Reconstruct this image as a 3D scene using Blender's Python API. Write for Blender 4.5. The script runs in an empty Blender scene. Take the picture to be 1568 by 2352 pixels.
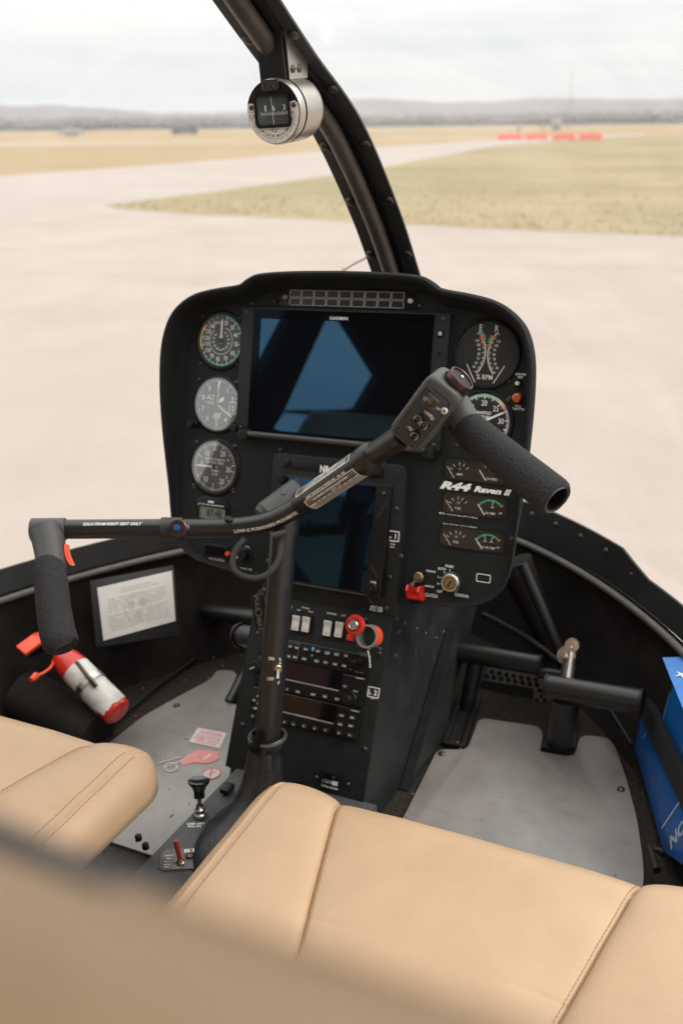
import bpy, bmesh, math, random
from mathutils import Vector, Matrix, noise
random.seed(4)
SC = bpy.context.scene
COL = SC.collection
RAD = math.radians
# ------------------------------------------------------------------ camera
# cockpit frame: X right, Y to the nose, Z up, origin on the cabin centreline at eye level
CAMPOS = Vector((0.584, 0.0, 0.0))
RX = Vector((0.8921482752755071, 0.4483771590902525, -0.055039786782764916))
UY = Vector((-0.11665506124108994, 0.34637247122451703, 0.9308156143214715))
DZ = Vector((-0.4364207277499264, 0.8240048752185726, -0.36132106775864753))
EYE = 1.75
# the aircraft stands with a slight lean on the apron
LEAN = Matrix.Translation((0, 0, EYE)) @ Matrix.Translation(CAMPOS) @ Matrix.Rotation(RAD(-2.75), 4, DZ) @ Matrix.Translation(-CAMPOS)
cam_d = bpy.data.cameras.new('camera')
cam = bpy.data.objects.new('camera', cam_d)
COL.objects.link(cam)
cm = Matrix((RX, UY, -DZ)).transposed().to_4x4()
cm.translation = CAMPOS
cam.matrix_world = LEAN @ cm
cam_d.sensor_fit = 'VERTICAL'
cam_d.sensor_height = 36.0
cam_d.sensor_width = 24.0
cam_d.lens = 35.0
cam_d.clip_start = 0.01
cam_d.clip_end = 20000
cam_d.dof.use_dof = True
cam_d.dof.focus_distance = 1.05
cam_d.dof.aperture_fstop = 5.4
SC.camera = cam
# ------------------------------------------------------------------ light
SUN_EL, SUN_AZ = RAD(42), RAD(70)      # azimuth clockwise from +Y
w = bpy.data.worlds.new('World')
SC.world = w
w.use_nodes = True
nt = w.node_tree
for n in list(nt.nodes):
    nt.nodes.remove(n)
def WN(t, **k):
    n = nt.nodes.new(t)
    for a, b in k.items():
        setattr(n, a, b)
    return n
wo = WN('ShaderNodeOutputWorld')
bg = WN('ShaderNodeBackground')
bg.inputs['Strength'].default_value = 0.1
sky = WN('ShaderNodeTexSky', sky_type='NISHITA', sun_disc=False, sun_elevation=SUN_EL, sun_rotation=SUN_AZ, air_density=1.0, dust_density=2.0)
tc = WN('ShaderNodeTexCoord')
sep = WN('ShaderNodeSeparateXYZ')
nt.links.new(tc.outputs['Generated'], sep.inputs[0])
mp = WN('ShaderNodeMapping')
mp.inputs['Scale'].default_value = (1.0, 1.0, 11.0)
nt.links.new(tc.outputs['Generated'], mp.inputs[0])
nz = WN('ShaderNodeTexNoise')
nz.inputs['Scale'].default_value = 2.2
nz.inputs['Detail'].default_value = 5
nz.inputs['Roughness'].default_value = 0.55
nt.links.new(mp.outputs[0], nz.inputs['Vector'])
cr = WN('ShaderNodeValToRGB')
cr.color_ramp.elements[0].position = 0.36
cr.color_ramp.elements[0].color = (0.78, 0.805, 0.83, 1)
cr.color_ramp.elements[1].position = 0.60
cr.color_ramp.elements[1].color = (1.0, 0.985, 0.955, 1)
nt.links.new(nz.outputs['Fac'], cr.inputs[0])
# an overcast sky brightens towards the zenith
el = WN('ShaderNodeMapRange')
el.inputs['From Min'].default_value = 0.0
el.inputs['From Max'].default_value = 1.0
el.inputs['To Min'].default_value = 6.4
el.inputs['To Max'].default_value = 21.0
nt.links.new(sep.outputs['Z'], el.inputs['Value'])
mul = WN('ShaderNodeVectorMath', operation='SCALE')
nt.links.new(cr.outputs['Color'], mul.inputs[0])
nt.links.new(el.outputs[0], mul.inputs['Scale'])
mixc = WN('ShaderNodeMixRGB')
mixc.inputs['Fac'].default_value = 0.94
nt.links.new(sky.outputs[0], mixc.inputs['Color1'])
nt.links.new(mul.outputs[0], mixc.inputs['Color2'])
nt.links.new(mixc.outputs[0], bg.inputs['Color'])
nt.links.new(bg.outputs[0], wo.inputs[0])
sd = bpy.data.lights.new('sun', 'SUN')
sd.energy = 1.5
sd.angle = RAD(25)
sd.color = (1.0, 0.93, 0.84)
sun = bpy.data.objects.new('sun', sd)
COL.objects.link(sun)
sdir = Vector((math.sin(SUN_AZ) * math.cos(SUN_EL), math.cos(SUN_AZ) * math.cos(SUN_EL), math.sin(SUN_EL)))
sun.rotation_euler = (-sdir).to_track_quat('-Z', 'Y').to_euler()
sun.location = (0, 0, 30)
SC.view_settings.view_transform = 'Standard'
SC.view_settings.look = 'None'
SC.view_settings.gamma = 1.0
SC.view_settings.exposure = 0.60
SC.view_settings.use_curve_mapping = False
SC.render.engine = 'CYCLES'
SC.cycles.use_denoising = True
SC.cycles.max_bounces = 10
SC.cycles.transparent_max_bounces = 16
SC.cycles.caustics_reflective = False
SC.cycles.caustics_refractive = False
SC.cycles.sample_clamp_indirect = 6.0
# ------------------------------------------------------------------ measuring helpers (2352 px high layout sketch -> planes of the cockpit)
FP = 2800.0 / 1.22449
def ray(x, y):
    return RX * ((x - 784.0) / FP) + UY * ((1176.0 - y) / FP) + DZ
def on_x(x, y, X):
    d = ray(x, y); return CAMPOS + d * ((X - CAMPOS.x) / d.x)
def on_y(x, y, Y):
    d = ray(x, y); return CAMPOS + d * (Y / d.y)
def on_z(x, y, Z):
    d = ray(x, y); return CAMPOS + d * (Z / d.z)
def at(x, y, dep):
    return CAMPOS + ray(x, y) * dep
class Frame:
    def __init__(s, o, u, v):
        s.o = Vector(o); s.u = Vector(u).normalized(); v = Vector(v)
        s.n = s.u.cross(v).normalized(); s.v = s.n.cross(s.u)
    def m(s, a=0, b=0, c=0):
        k = Matrix((s.u, s.v, s.n)).transposed().to_4x4()
        k.translation = s.o + s.u * a + s.v * b + s.n * c
        return k
    def uv(s, x, y, off=0.0):
        d = ray(x, y)
        t = (s.o + s.n * off - CAMPOS).dot(s.n) / d.dot(s.n)
        p = CAMPOS + d * t - s.o
        return Vector((p.dot(s.u), p.dot(s.v)))
    def p(s, a, b, c=0):
        return s.o + s.u * a + s.v * b + s.n * c
ZO = dict(A=(420, 760, 2.8), B=(940, 760, 2.7034), C=(420, 1200, 2.8), D=(980, 1200, 2.529), E=(0, 1400, 2.8), F=(480, 1640, 2.529),
          G=(1000, 1640, 2.6133), H=(1400, 1400, 3.0154), I=(1500, 1800, 3.36), J=(0, 1900, 2.24), K=(560, 2150, 1.1529), L=(680, 1700, 3.733),
          M=(420, 2000, 2.45), N=(740, 1240, 4.9), O=(600, 0, 2.45), P=(60, 1420, 3.136), Q=(1000, 900, 5.2267))
def zo(k, x, y):
    a, b, s = ZO[k]
    return ((a + x / s) / 1.22449, (b + y / s) / 1.22449)
TAU = 0.2729
PANEL = Frame((0, 1.1204, -0.3181), (1, 0, 0), (0, math.sin(TAU), math.cos(TAU)))
TC = RAD(27.5)
CONS = Frame((0, 1.037, -0.590), (1, 0, 0), (0, math.sin(TC), math.cos(TC)))
FLOOR = -0.862
# ------------------------------------------------------------------ materials
MATS = {}
def mat(name, col, rough=0.5, metal=0.0, spec=0.5, bump=0.0, bscale=400.0, var=0.12, vscale=30.0, coat=0.0, emit=None, bdetail=2.0, dist=0.0006, col2=None, vdetail=4.0, aniso=None):
    if name in MATS:
        return MATS[name]
    m = bpy.data.materials.new(name)
    m.use_nodes = True
    t = m.node_tree
    b = t.nodes['Principled BSDF']
    b.inputs['Roughness'].default_value = rough
    b.inputs['Metallic'].default_value = metal
    b.inputs['Specular IOR Level'].default_value = spec
    b.inputs['Coat Weight'].default_value = coat
    c = t.nodes.new('ShaderNodeTexCoord')
    if var > 0 or col2:
        n = t.nodes.new('ShaderNodeTexNoise')
        n.inputs['Scale'].default_value = vscale
        n.inputs['Detail'].default_value = vdetail
        n.inputs['Roughness'].default_value = 0.6
        t.links.new(c.outputs['Object'], n.inputs['Vector'])
        r = t.nodes.new('ShaderNodeValToRGB')
        r.color_ramp.elements[0].position = 0.3
        r.color_ramp.elements[1].position = 0.7
        ca = [max(0, x * (1 - var)) for x in col]
        cb = list(col2) if col2 else [min(1, x * (1 + var)) for x in col]
        r.color_ramp.elements[0].color = (*ca, 1)
        r.color_ramp.elements[1].color = (*cb, 1)
        t.links.new(n.outputs['Fac'], r.inputs[0])
        t.links.new(r.outputs[0], b.inputs['Base Color'])
        q = t.nodes.new('ShaderNodeMapRange')
        q.inputs['To Min'].default_value = max(0.02, rough - 0.06)
        q.inputs['To Max'].default_value = min(1, rough + 0.06)
        t.links.new(n.outputs['Fac'], q.inputs['Value'])
        t.links.new(q.outputs[0], b.inputs['Roughness'])
    else:
        b.inputs['Base Color'].default_value = (*col, 1)
    if bump > 0:
        n2 = t.nodes.new('ShaderNodeTexNoise')
        n2.inputs['Scale'].default_value = bscale
        n2.inputs['Detail'].default_value = bdetail
        t.links.new(c.outputs['Object'], n2.inputs['Vector'])
        bp = t.nodes.new('ShaderNodeBump')
        bp.inputs['Strength'].default_value = bump
        bp.inputs['Distance'].default_value = dist
        t.links.new(n2.outputs['Fac'], bp.inputs['Height'])
        t.links.new(bp.outputs[0], b.inputs['Normal'])
    if emit:
        b.inputs['Emission Color'].default_value = (*emit[:3], 1)
        b.inputs['Emission Strength'].default_value = emit[3]
    MATS[name] = m
    return m
def glassmat(name, refl, rough=0.02, tint=(1, 1, 1), fres=True):
    m = bpy.data.materials.new(name)
    m.use_nodes = True
    t = m.node_tree
    t.nodes.clear()
    o = t.nodes.new('ShaderNodeOutputMaterial')
    mx = t.nodes.new('ShaderNodeMixShader')
    tr = t.nodes.new('ShaderNodeBsdfTransparent')
    tr.inputs[0].default_value = (*tint, 1)
    g = t.nodes.new('ShaderNodeBsdfGlossy')
    g.inputs['Roughness'].default_value = rough
    if fres:
        lw = t.nodes.new('ShaderNodeLayerWeight')
        lw.inputs[0].default_value = 0.5
        pw = t.nodes.new('ShaderNodeMath'); pw.operation = 'POWER'
        pw.inputs[1].default_value = 4.0
        t.links.new(lw.outputs['Facing'], pw.inputs[0])
        ml = t.nodes.new('ShaderNodeMath'); ml.operation = 'MULTIPLY_ADD'
        ml.inputs[1].default_value = 0.35 * refl
        ml.inputs[2].default_value = 0.04 * refl
        t.links.new(pw.outputs[0], ml.inputs[0])
        t.links.new(ml.outputs[0], mx.inputs[0])
    else:
        mx.inputs[0].default_value = refl
    t.links.new(tr.outputs[0], mx.inputs[1])
    t.links.new(g.outputs[0], mx.inputs[2])
    t.links.new(mx.outputs[0], o.inputs[0])
    MATS[name] = m
    return m
def screenmat(name, tint, rough=0.03, base=(0.004, 0.004, 0.005)):
    m = bpy.data.materials.new(name)
    m.use_nodes = True
    t = m.node_tree
    t.nodes.clear()
    o = t.nodes.new('ShaderNodeOutputMaterial')
    ad = t.nodes.new('ShaderNodeAddShader')
    d = t.nodes.new('ShaderNodeBsdfDiffuse')
    d.inputs[0].default_value = (*base, 1)
    g = t.nodes.new('ShaderNodeBsdfGlossy')
    g.inputs[0].default_value = (*tint, 1)
    g.inputs['Roughness'].default_value = rough
    t.links.new(d.outputs[0], ad.inputs[0])
    t.links.new(g.outputs[0], ad.inputs[1])
    t.links.new(ad.outputs[0], o.inputs[0])
    MATS[name] = m
    return m
M_PANEL = mat('panel_paint', (0.0150, 0.0180, 0.0178), 0.66, bump=0.25, bscale=1500, var=0.15, vscale=60, spec=0.16)
M_HOOD = mat('hood_coating', (0.0105, 0.0115, 0.0113), 0.72, bump=0.3, bscale=1800, var=0.2, vscale=40, spec=0.22)
M_PLATE = mat('console_plate_paint', (0.0160, 0.0185, 0.0182), 0.55, bump=0.2, bscale=1600, var=0.2, vscale=50, spec=0.2)
M_CONS = mat('console_paint', (0.0165, 0.0185, 0.0183), 0.45, bump=0.15, bscale=900, var=0.4, vscale=18, spec=0.28)
M_BLACK = mat('black_plastic', (0.006, 0.006, 0.0065), 0.42, var=0.2, vscale=80, spec=0.28)
M_SATIN = mat('black_satin_tube', (0.012, 0.012, 0.012), 0.36, bump=0.12, bscale=2600, var=0.18, vscale=70, spec=0.55)
M_CAST = mat('grip_casting_paint', (0.060, 0.059, 0.057), 0.48, spec=0.4, bump=0.2, bscale=2200, var=0.12, vscale=60)
M_SLEEVE = mat('black_placard', (0.008, 0.008, 0.009), 0.35, var=0.1)
M_FOAM = mat('foam_rubber', (0.030, 0.030, 0.031), 0.93, bump=1.0, bscale=520, bdetail=3, dist=0.0022, var=0.5, vscale=520, spec=0.25)
M_POST = mat('post_paint', (0.030, 0.031, 0.031), 0.5, bump=0.1, bscale=700, var=0.2, vscale=25)
M_FRAME = mat('frame_paint', (0.0105, 0.0105, 0.0100), 0.5, bump=0.1, bscale=700, var=0.25, vscale=25, spec=0.3)
M_BRONZE = mat('frame_tube_paint', (0.055, 0.045, 0.036), 0.42, bump=0.1, bscale=600, var=0.25, vscale=20)
M_LIP = mat('frame_lip_paint', (0.095, 0.088, 0.080), 0.55, bump=0.1, bscale=500, var=0.25, vscale=22)
M_SHELL = mat('cabin_liner', (0.0230, 0.0200, 0.0182), 0.9, bump=0.4, bscale=350, var=0.4, vscale=14, spec=0.1)
M_CARPET = mat('brown_black_carpet', (0.040, 0.032, 0.026), 0.95, bump=0.9, bscale=900, var=0.45, vscale=160, spec=0.1, dist=0.002)
M_MAT = mat('grey_floor_plate', (0.270, 0.246, 0.222), 0.33, bump=0.1, bscale=120, var=0.20, vscale=8, spec=0.6, vdetail=8)
t_ = M_MAT.node_tree; b_ = t_.nodes['Principled BSDF']; c_ = [n for n in t_.nodes if n.type == 'TEX_COORD'][0]
ln_ = b_.inputs['Base Color'].links[0].from_socket
prev_ = ln_
for (sc_, st_, lo_, hi_, dk_) in ((38, (1, 1, 1), 0.52, 0.70, 0.90), (9, (1, 7, 1), 0.56, 0.72, 0.90), (160, (1, 1, 1), 0.66, 0.74, 0.74), (5, (1, 1, 1), 0.46, 0.70, 0.84)):
    m_ = t_.nodes.new('ShaderNodeMapping'); m_.inputs['Scale'].default_value = st_; m_.inputs['Rotation'].default_value = (0, 0, 0.6)
    n_ = t_.nodes.new('ShaderNodeTexNoise'); n_.inputs['Scale'].default_value = sc_; n_.inputs['Detail'].default_value = 6
    r_ = t_.nodes.new('ShaderNodeMapRange'); r_.inputs['From Min'].default_value = lo_; r_.inputs['From Max'].default_value = hi_; r_.inputs['To Min'].default_value = 1.0; r_.inputs['To Max'].default_value = dk_
    x_ = t_.nodes.new('ShaderNodeVectorMath'); x_.operation = 'SCALE'
    t_.links.new(c_.outputs['Object'], m_.inputs[0]); t_.links.new(m_.outputs[0], n_.inputs['Vector']); t_.links.new(n_.outputs['Fac'], r_.inputs['Value'])
    t_.links.new(prev_, x_.inputs[0]); t_.links.new(r_.outputs[0], x_.inputs['Scale']); prev_ = x_.outputs[0]
t_.links.new(prev_, b_.inputs['Base Color'])
M_WHITE = mat('white_print', (0.84, 0.84, 0.81), 0.6, var=0.06)
M_CREAM = mat('cream_print', (0.76, 0.72, 0.64), 0.6, var=0.06)
M_GREYPRINT = mat('grey_print', (0.30, 0.28, 0.26), 0.6, var=0.06)
M_GREEN = mat('green_print', (0.02, 0.36, 0.16), 0.5, var=0.08)
M_TEAL = mat('teal_print', (0.05, 0.30, 0.22), 0.5, var=0.08)
M_YELLOW = mat('yellow_print', (0.65, 0.55, 0.08), 0.5, var=0.08)
M_LIME = mat('lime_print', (0.35, 0.50, 0.10), 0.5, var=0.08)
M_REDP = mat('red_print', (0.75, 0.10, 0.03), 0.5, var=0.08)
M_RED = mat('red_plastic', (0.62, 0.028, 0.016), 0.32, var=0.1, coat=0.2)
M_ORANGE = mat('orange_red_plastic', (0.80, 0.075, 0.02), 0.35, var=0.08)
M_AMBER = mat('amber_lens', (0.55, 0.09, 0.015), 0.15, var=0.1, coat=0.6)
M_DIAL = mat('dial_black', (0.012, 0.014, 0.015), 0.5, var=0.1)
M_DIALT = mat('dial_dark_teal', (0.012, 0.026, 0.03), 0.5, var=0.1)
M_STEEL = mat('brushed_steel', (0.55, 0.53, 0.50), 0.3, metal=1.0, var=0.1, vscale=120)
M_DSTEEL = mat('dark_steel', (0.10, 0.095, 0.09), 0.38, metal=0.9, var=0.2, vscale=100)
M_BRASS = mat('worn_brass', (0.35, 0.27, 0.16), 0.35, metal=1.0, var=0.2, vscale=90)
M_MAROON = mat('anodised_maroon', (0.10, 0.055, 0.055), 0.33, metal=0.7, var=0.15)
M_BLUE = mat('anodised_blue', (0.02, 0.16, 0.42), 0.3, metal=0.4, var=0.1)
M_ALU = mat('satin_aluminium', (0.50, 0.46, 0.42), 0.36, metal=0.95, var=0.08, bump=0.1, bscale=900)
M_RUBBER = mat('black_leather', (0.012, 0.012, 0.0125), 0.38, bump=0.5, bscale=260, var=0.25, vscale=40, bdetail=4, dist=0.001)
M_LCD = mat('lcd_grey_green', (0.16, 0.20, 0.16), 0.3, var=0.06)
M_LCDINK = mat('lcd_ink', (0.02, 0.03, 0.03), 0.5, var=0.0)
M_PAPER = mat('paper_sheet', (0.62, 0.59, 0.55), 0.7, var=0.05, vscale=15)
M_INK = mat('paper_ink', (0.36, 0.335, 0.30), 0.8, var=0.1)
M_WPLAST = mat('white_plastic', (0.74, 0.72, 0.66), 0.4, var=0.06)
M_BLUEBK = mat('blue_vinyl', (0.006, 0.085, 0.33), 0.35, bump=0.1, bscale=500, var=0.18, vscale=25)
M_LIFTBLUE = mat('lifted_blue_vinyl', (0.010, 0.14, 0.48), 0.4, var=0.12, vscale=25)  # brighter copy of the blue vinyl, lifted against the low light there
M_LBLUE = mat('light_blue_vinyl', (0.02, 0.17, 0.50), 0.4, var=0.12, vscale=25)
M_STITCH = mat('tan_thread', (0.34, 0.19, 0.08), 0.7, var=0.1)
M_WEB = mat('grey_webbing', (0.13, 0.128, 0.13), 0.85, bump=0.6, bscale=900, var=0.15, vscale=200)
M_STRING = mat('pale_string', (0.55, 0.50, 0.42), 0.9, var=0.1)
G_WIND = glassmat('windscreen_acrylic', 0.8, 0.01, (0.97, 0.975, 0.97))
# a film of dust and wiping marks on the acrylic
t_ = G_WIND.node_tree; o_ = [n for n in t_.nodes if n.type == 'OUTPUT_MATERIAL'][0]; sh_ = o_.inputs[0].links[0].from_socket
df_ = t_.nodes.new('ShaderNodeBsdfTranslucent'); df_.inputs[0].default_value = (0.75, 0.74, 0.72, 1)
tc_ = t_.nodes.new('ShaderNodeTexCoord'); mp_ = t_.nodes.new('ShaderNodeMapping'); mp_.inputs['Scale'].default_value = (1, 2.5, 1); mp_.inputs['Rotation'].default_value = (0.4, 0.2, 0.5)
n1_ = t_.nodes.new('ShaderNodeTexNoise'); n1_.inputs['Scale'].default_value = 6; n1_.inputs['Detail'].default_value = 8; n1_.inputs['Distortion'].default_value = 1.2
n2_ = t_.nodes.new('ShaderNodeTexNoise'); n2_.inputs['Scale'].default_value = 420; n2_.inputs['Detail'].default_value = 1
t_.links.new(tc_.outputs['Object'], mp_.inputs[0]); t_.links.new(mp_.outputs[0], n1_.inputs['Vector']); t_.links.new(tc_.outputs['Object'], n2_.inputs['Vector'])
r1_ = t_.nodes.new('ShaderNodeMapRange'); r1_.inputs['From Min'].default_value = 0.42; r1_.inputs['From Max'].default_value = 0.75; r1_.inputs['To Min'].default_value = 0.006; r1_.inputs['To Max'].default_value = 0.055
r2_ = t_.nodes.new('ShaderNodeMapRange'); r2_.inputs['From Min'].default_value = 0.72; r2_.inputs['From Max'].default_value = 0.80; r2_.inputs['To Max'].default_value = 0.22
ad_ = t_.nodes.new('ShaderNodeMath'); ad_.operation = 'ADD'; mz_ = t_.nodes.new('ShaderNodeMixShader')
t_.links.new(n1_.outputs['Fac'], r1_.inputs['Value']); t_.links.new(n2_.outputs['Fac'], r2_.inputs['Value']); t_.links.new(r1_.outputs[0], ad_.inputs[0]); t_.links.new(r2_.outputs[0], ad_.inputs[1])
t_.links.new(ad_.outputs[0], mz_.inputs[0]); t_.links.new(sh_, mz_.inputs[1]); t_.links.new(df_.outputs[0], mz_.inputs[2]); t_.links.new(mz_.outputs[0], o_.inputs[0])
G_DIAL = glassmat('dial_glass_bright', 0.20, 0.03, fres=False)
G_DIM = glassmat('dial_glass', 0.6, 0.03)
S_BLUE = screenmat('coated_screen', (0.023, 0.062, 0.104), 0.022)
S_BLUE2 = screenmat('coated_screen_dim', (0.009, 0.040, 0.085), 0.03)
S_BORDER = screenmat('screen_border', (0.004, 0.006, 0.008), 0.06, (0.004, 0.004, 0.004))
S_DARK = screenmat('radio_window', (0.03, 0.022, 0.03), 0.12, (0.006, 0.005, 0.007))
S_LENS = screenmat('compass_window', (0.05, 0.06, 0.07), 0.08, (0.06, 0.07, 0.075))
def leather(name, c1, c2):
    m = mat(name, c1, 0.42, bump=0.35, bscale=650, bdetail=5, dist=0.0008, var=0.05, vscale=7, spec=0.38, col2=c2)
    t = m.node_tree
    b = t.nodes['Principled BSDF']
    # fine grain plus soft creases
    c = [n for n in t.nodes if n.type == 'TEX_COORD'][0]
    bp = [n for n in t.nodes if n.type == 'BUMP'][0]
    vo = t.nodes.new('ShaderNodeTexVoronoi')
    vo.inputs['Scale'].default_value = 900
    t.links.new(c.outputs['Object'], vo.inputs['Vector'])
    b2 = t.nodes.new('ShaderNodeBump')
    b2.inputs['Strength'].default_value = 0.18
    b2.inputs['Distance'].default_value = 0.0005
    t.links.new(vo.outputs['Distance'], b2.inputs['Height'])
    cz = t.nodes.new('ShaderNodeTexNoise')
    cz.inputs['Scale'].default_value = 22
    cz.inputs['Detail'].default_value = 6
    cz.inputs['Distortion'].default_value = 1.5
    t.links.new(c.outputs['Object'], cz.inputs['Vector'])
    b3 = t.nodes.new('ShaderNodeBump')
    b3.inputs['Strength'].default_value = 0.10
    b3.inputs['Distance'].default_value = 0.006
    t.links.new(cz.outputs['Fac'], b3.inputs['Height'])
    t.links.new(b3.outputs[0], b2.inputs['Normal'])
    t.links.new(b2.outputs[0], bp.inputs['Normal'])
    return m
M_TAN = leather('tan_leather', (0.460, 0.308, 0.186), (0.495, 0.336, 0.208))
# ------------------------------------------------------------------ mesh helpers
class MB:
    def __init__(s):
        s.bm = bmesh.new()
    def _x(s, vs, mtx):
        if mtx is not None:
            for v in vs:
                v.co = mtx @ v.co
    def box(s, sx, sy, sz, mtx=None, bev=0.0, seg=2):
        r = bmesh.ops.create_cube(s.bm, size=1.0)
        vs = r['verts']
        for v in vs:
            v.co = Vector((v.co.x * sx, v.co.y * sy, v.co.z * sz))
        if bev > 0:
            es = {e for v in vs for e in v.link_edges}
            q = bmesh.ops.bevel(s.bm, geom=list(es), offset=bev, segments=seg, profile=0.5, affect='EDGES', clamp_overlap=True)
            vs = list({v for f in q['faces'] for v in f.verts} | {v for v in vs if v.is_valid})
            vs = list({v for v0 in vs for f in v0.link_faces for v in f.verts})
        s._x(vs, mtx)
        return s
    def ring(s, pts):
        return [s.bm.verts.new(p) for p in pts]
    def bridge(s, a, b, closed=True):
        n = len(a)
        for i in range(n if closed else n - 1):
            j = (i + 1) % n
            try:
                s.bm.faces.new((a[i], a[j], b[j], b[i]))
            except ValueError:
                pass
    def cap(s, a, flip=False):
        try:
            s.bm.faces.new(list(reversed(a)) if flip else a)
        except ValueError:
            pass
    def tube(s, path, r, seg=16, caps=True, sq=None):
        path = [Vector(p) for p in path]
        n = len(path)
        rs = r if isinstance(r, (list, tuple)) else [r] * n
        t0 = (path[1] - path[0]).normalized()
        ref = Vector((0, 0, 1)) if abs(t0.z) < 0.9 else Vector((1, 0, 0))
        a = t0.cross(ref).normalized()
        rings = []
        for i, p in enumerate(path):
            t = ((path[min(i + 1, n - 1)] - path[max(i - 1, 0)])).normalized()
            a = (a - t * a.dot(t)).normalized()
            b = t.cross(a)
            rings.append(s.ring([p + (a * math.cos(k * 2 * math.pi / seg) + b * math.sin(k * 2 * math.pi / seg)) * rs[i] for k in range(seg)]))
        for i in range(n - 1):
            s.bridge(rings[i], rings[i + 1])
        if caps:
            s.cap(rings[0], True)
            s.cap(rings[-1])
        return s
    def lathe(s, prof, seg=32, mtx=None):
        rings = []
        allv = []
        for (r, z) in prof:
            if r < 1e-6:
                v = s.bm.verts.new((0, 0, z)); rings.append([v]); allv.append(v)
            else:
                q = s.ring([(r * math.cos(k * 2 * math.pi / seg), r * math.sin(k * 2 * math.pi / seg), z) for k in range(seg)])
                rings.append(q); allv += q
        for i in range(len(rings) - 1):
            a, b = rings[i], rings[i + 1]
            if len(a) == 1 and len(b) == 1:
                continue
            for k in range(seg):
                j = (k + 1) % seg
                try:
                    if len(a) == 1:
                        s.bm.faces.new((a[0], b[k], b[j]))
                    elif len(b) == 1:
                        s.bm.faces.new((a[k], a[j], b[0]))
                    else:
                        s.bm.faces.new((a[k], a[j], b[j], b[k]))
                except ValueError:
                    pass
        s._x(allv, mtx)
        return s
    def prism(s, pts, z0, z1, mtx=None, bev=0.0, seg=2):
        if bev > 0:
            q = offset_poly(pts, -bev)
            levels = [(pts, z0), (pts, z1 - bev)]
            for k in range(1, seg + 1):
                a = k / seg * math.pi / 2
                levels.append((offset_poly(pts, -bev * (1 - math.cos(a))), z1 - bev + bev * math.sin(a)))
        else:
            levels = [(pts, z0), (pts, z1)]
        rings = [s.ring([(x, y, z) for x, y in p]) for p, z in levels]
        for i in range(len(rings) - 1):
            s.bridge(rings[i], rings[i + 1])
        s.cap(rings[0], True)
        s.cap(rings[-1])
        s._x([v for r in rings for v in r], mtx)
        return s
    def frame_prism(s, outer, inner, z0, z1, mtx=None):
        o0 = s.ring([(x, y, z0) for x, y in outer]); o1 = s.ring([(x, y, z1) for x, y in outer])
        i0 = s.ring([(x, y, z0) for x, y in inner]); i1 = s.ring([(x, y, z1) for x, y in inner])
        s.bridge(o0, o1); s.bridge(i1, i0); s.bridge(o1, i1); s.bridge(i0, o0)
        s._x(o0 + o1 + i0 + i1, mtx)
        return s
    def sphere(s, r, mtx=None, u=12, v=8):
        q = bmesh.ops.create_uvsphere(s.bm, u_segments=u, v_segments=v, radius=r)
        s._x(q['verts'], mtx)
        return s
    def arc(s, r0, r1, a0, a1, z0, z1, mtx=None, n=None):
        # clock angles in degrees from the top, clockwise
        n = n or max(2, int(abs(a1 - a0) / 6))
        P = lambda r, a: (r * math.sin(RAD(a)), r * math.cos(RAD(a)))
        outer = [P(r1, a0 + (a1 - a0) * k / n) for k in range(n + 1)]
        inner = [P(r0, a0 + (a1 - a0) * k / n) for k in range(n + 1)]
        t = []
        for k in range(n):
            f = [outer[k], outer[k + 1], inner[k + 1], inner[k]]
            vs = s.ring([(x, y, z1) for x, y in f])
            s.cap(vs, True)
            t += vs
        s._x(t, mtx)
        return s
    def tick(s, r0, r1, ang, wd, z, cx=0, cy=0):
        d = Vector((math.sin(RAD(ang)), math.cos(RAD(ang)), 0)); p = Vector((d.y, -d.x, 0)) * wd / 2
        c = Vector((cx, cy, z))
        vs = s.ring([c + d * r0 - p, c + d * r0 + p, c + d * r1 + p, c + d * r1 - p])
        s.cap(vs, True)
        s.bm.faces.ensure_lookup_table()
        return s
    def bar(s, x0, y0, x1, y1, wd, z):
        a = Vector((x0, y0, z)); b = Vector((x1, y1, z)); d = (b - a).normalized(); p = Vector((-d.y, d.x, 0)) * wd / 2
        s.cap(s.ring([a - p, b - p, b + p, a + p]))
        return s
    def text(s, txt, x, y, h, z=0.0003, rot=0.0, sx=0.85, al='CENTER', bold=0.012, fn=None, cut=None, shear=0.0, res=2, w=None):
        vs, fs = glyphs(txt, al, bold, shear, res)
        k = h / (0.69 + 2 * bold)
        if w:
            xs_ = [q[0] for q in vs]
            sx = w / ((max(xs_) - min(xs_)) * k)
        c, sn = math.cos(rot), math.sin(rot)
        tmp = bmesh.new()
        tv = []
        for vx, vy in vs:
            px, py = vx * k * sx, (vy - 0.345) * k
            tv.append(tmp.verts.new((x + c * px - sn * py, y + sn * px + c * py, z)))
        for f in fs:
            try:
                tmp.faces.new([tv[i] for i in f])
            except ValueError:
                pass
        if cut:
            y0 = min(v.co.y for v in tmp.verts); y1 = max(v.co.y for v in tmp.verts)
            q = y0 + cut
            while q < y1:
                bmesh.ops.bisect_plane(tmp, geom=tmp.verts[:] + tmp.edges[:] + tmp.faces[:], plane_co=(0, q, 0), plane_no=(0, 1, 0))
                q += cut
        mp_ = {}
        for v in tmp.verts:
            mp_[v] = s.bm.verts.new(fn(v.co.x, v.co.y) if fn else v.co)
        for f in tmp.faces:
            try:
                s.bm.faces.new([mp_[v] for v in f.verts])
            except ValueError:
                pass
        tmp.free()
        return s
_gc = {}
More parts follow.
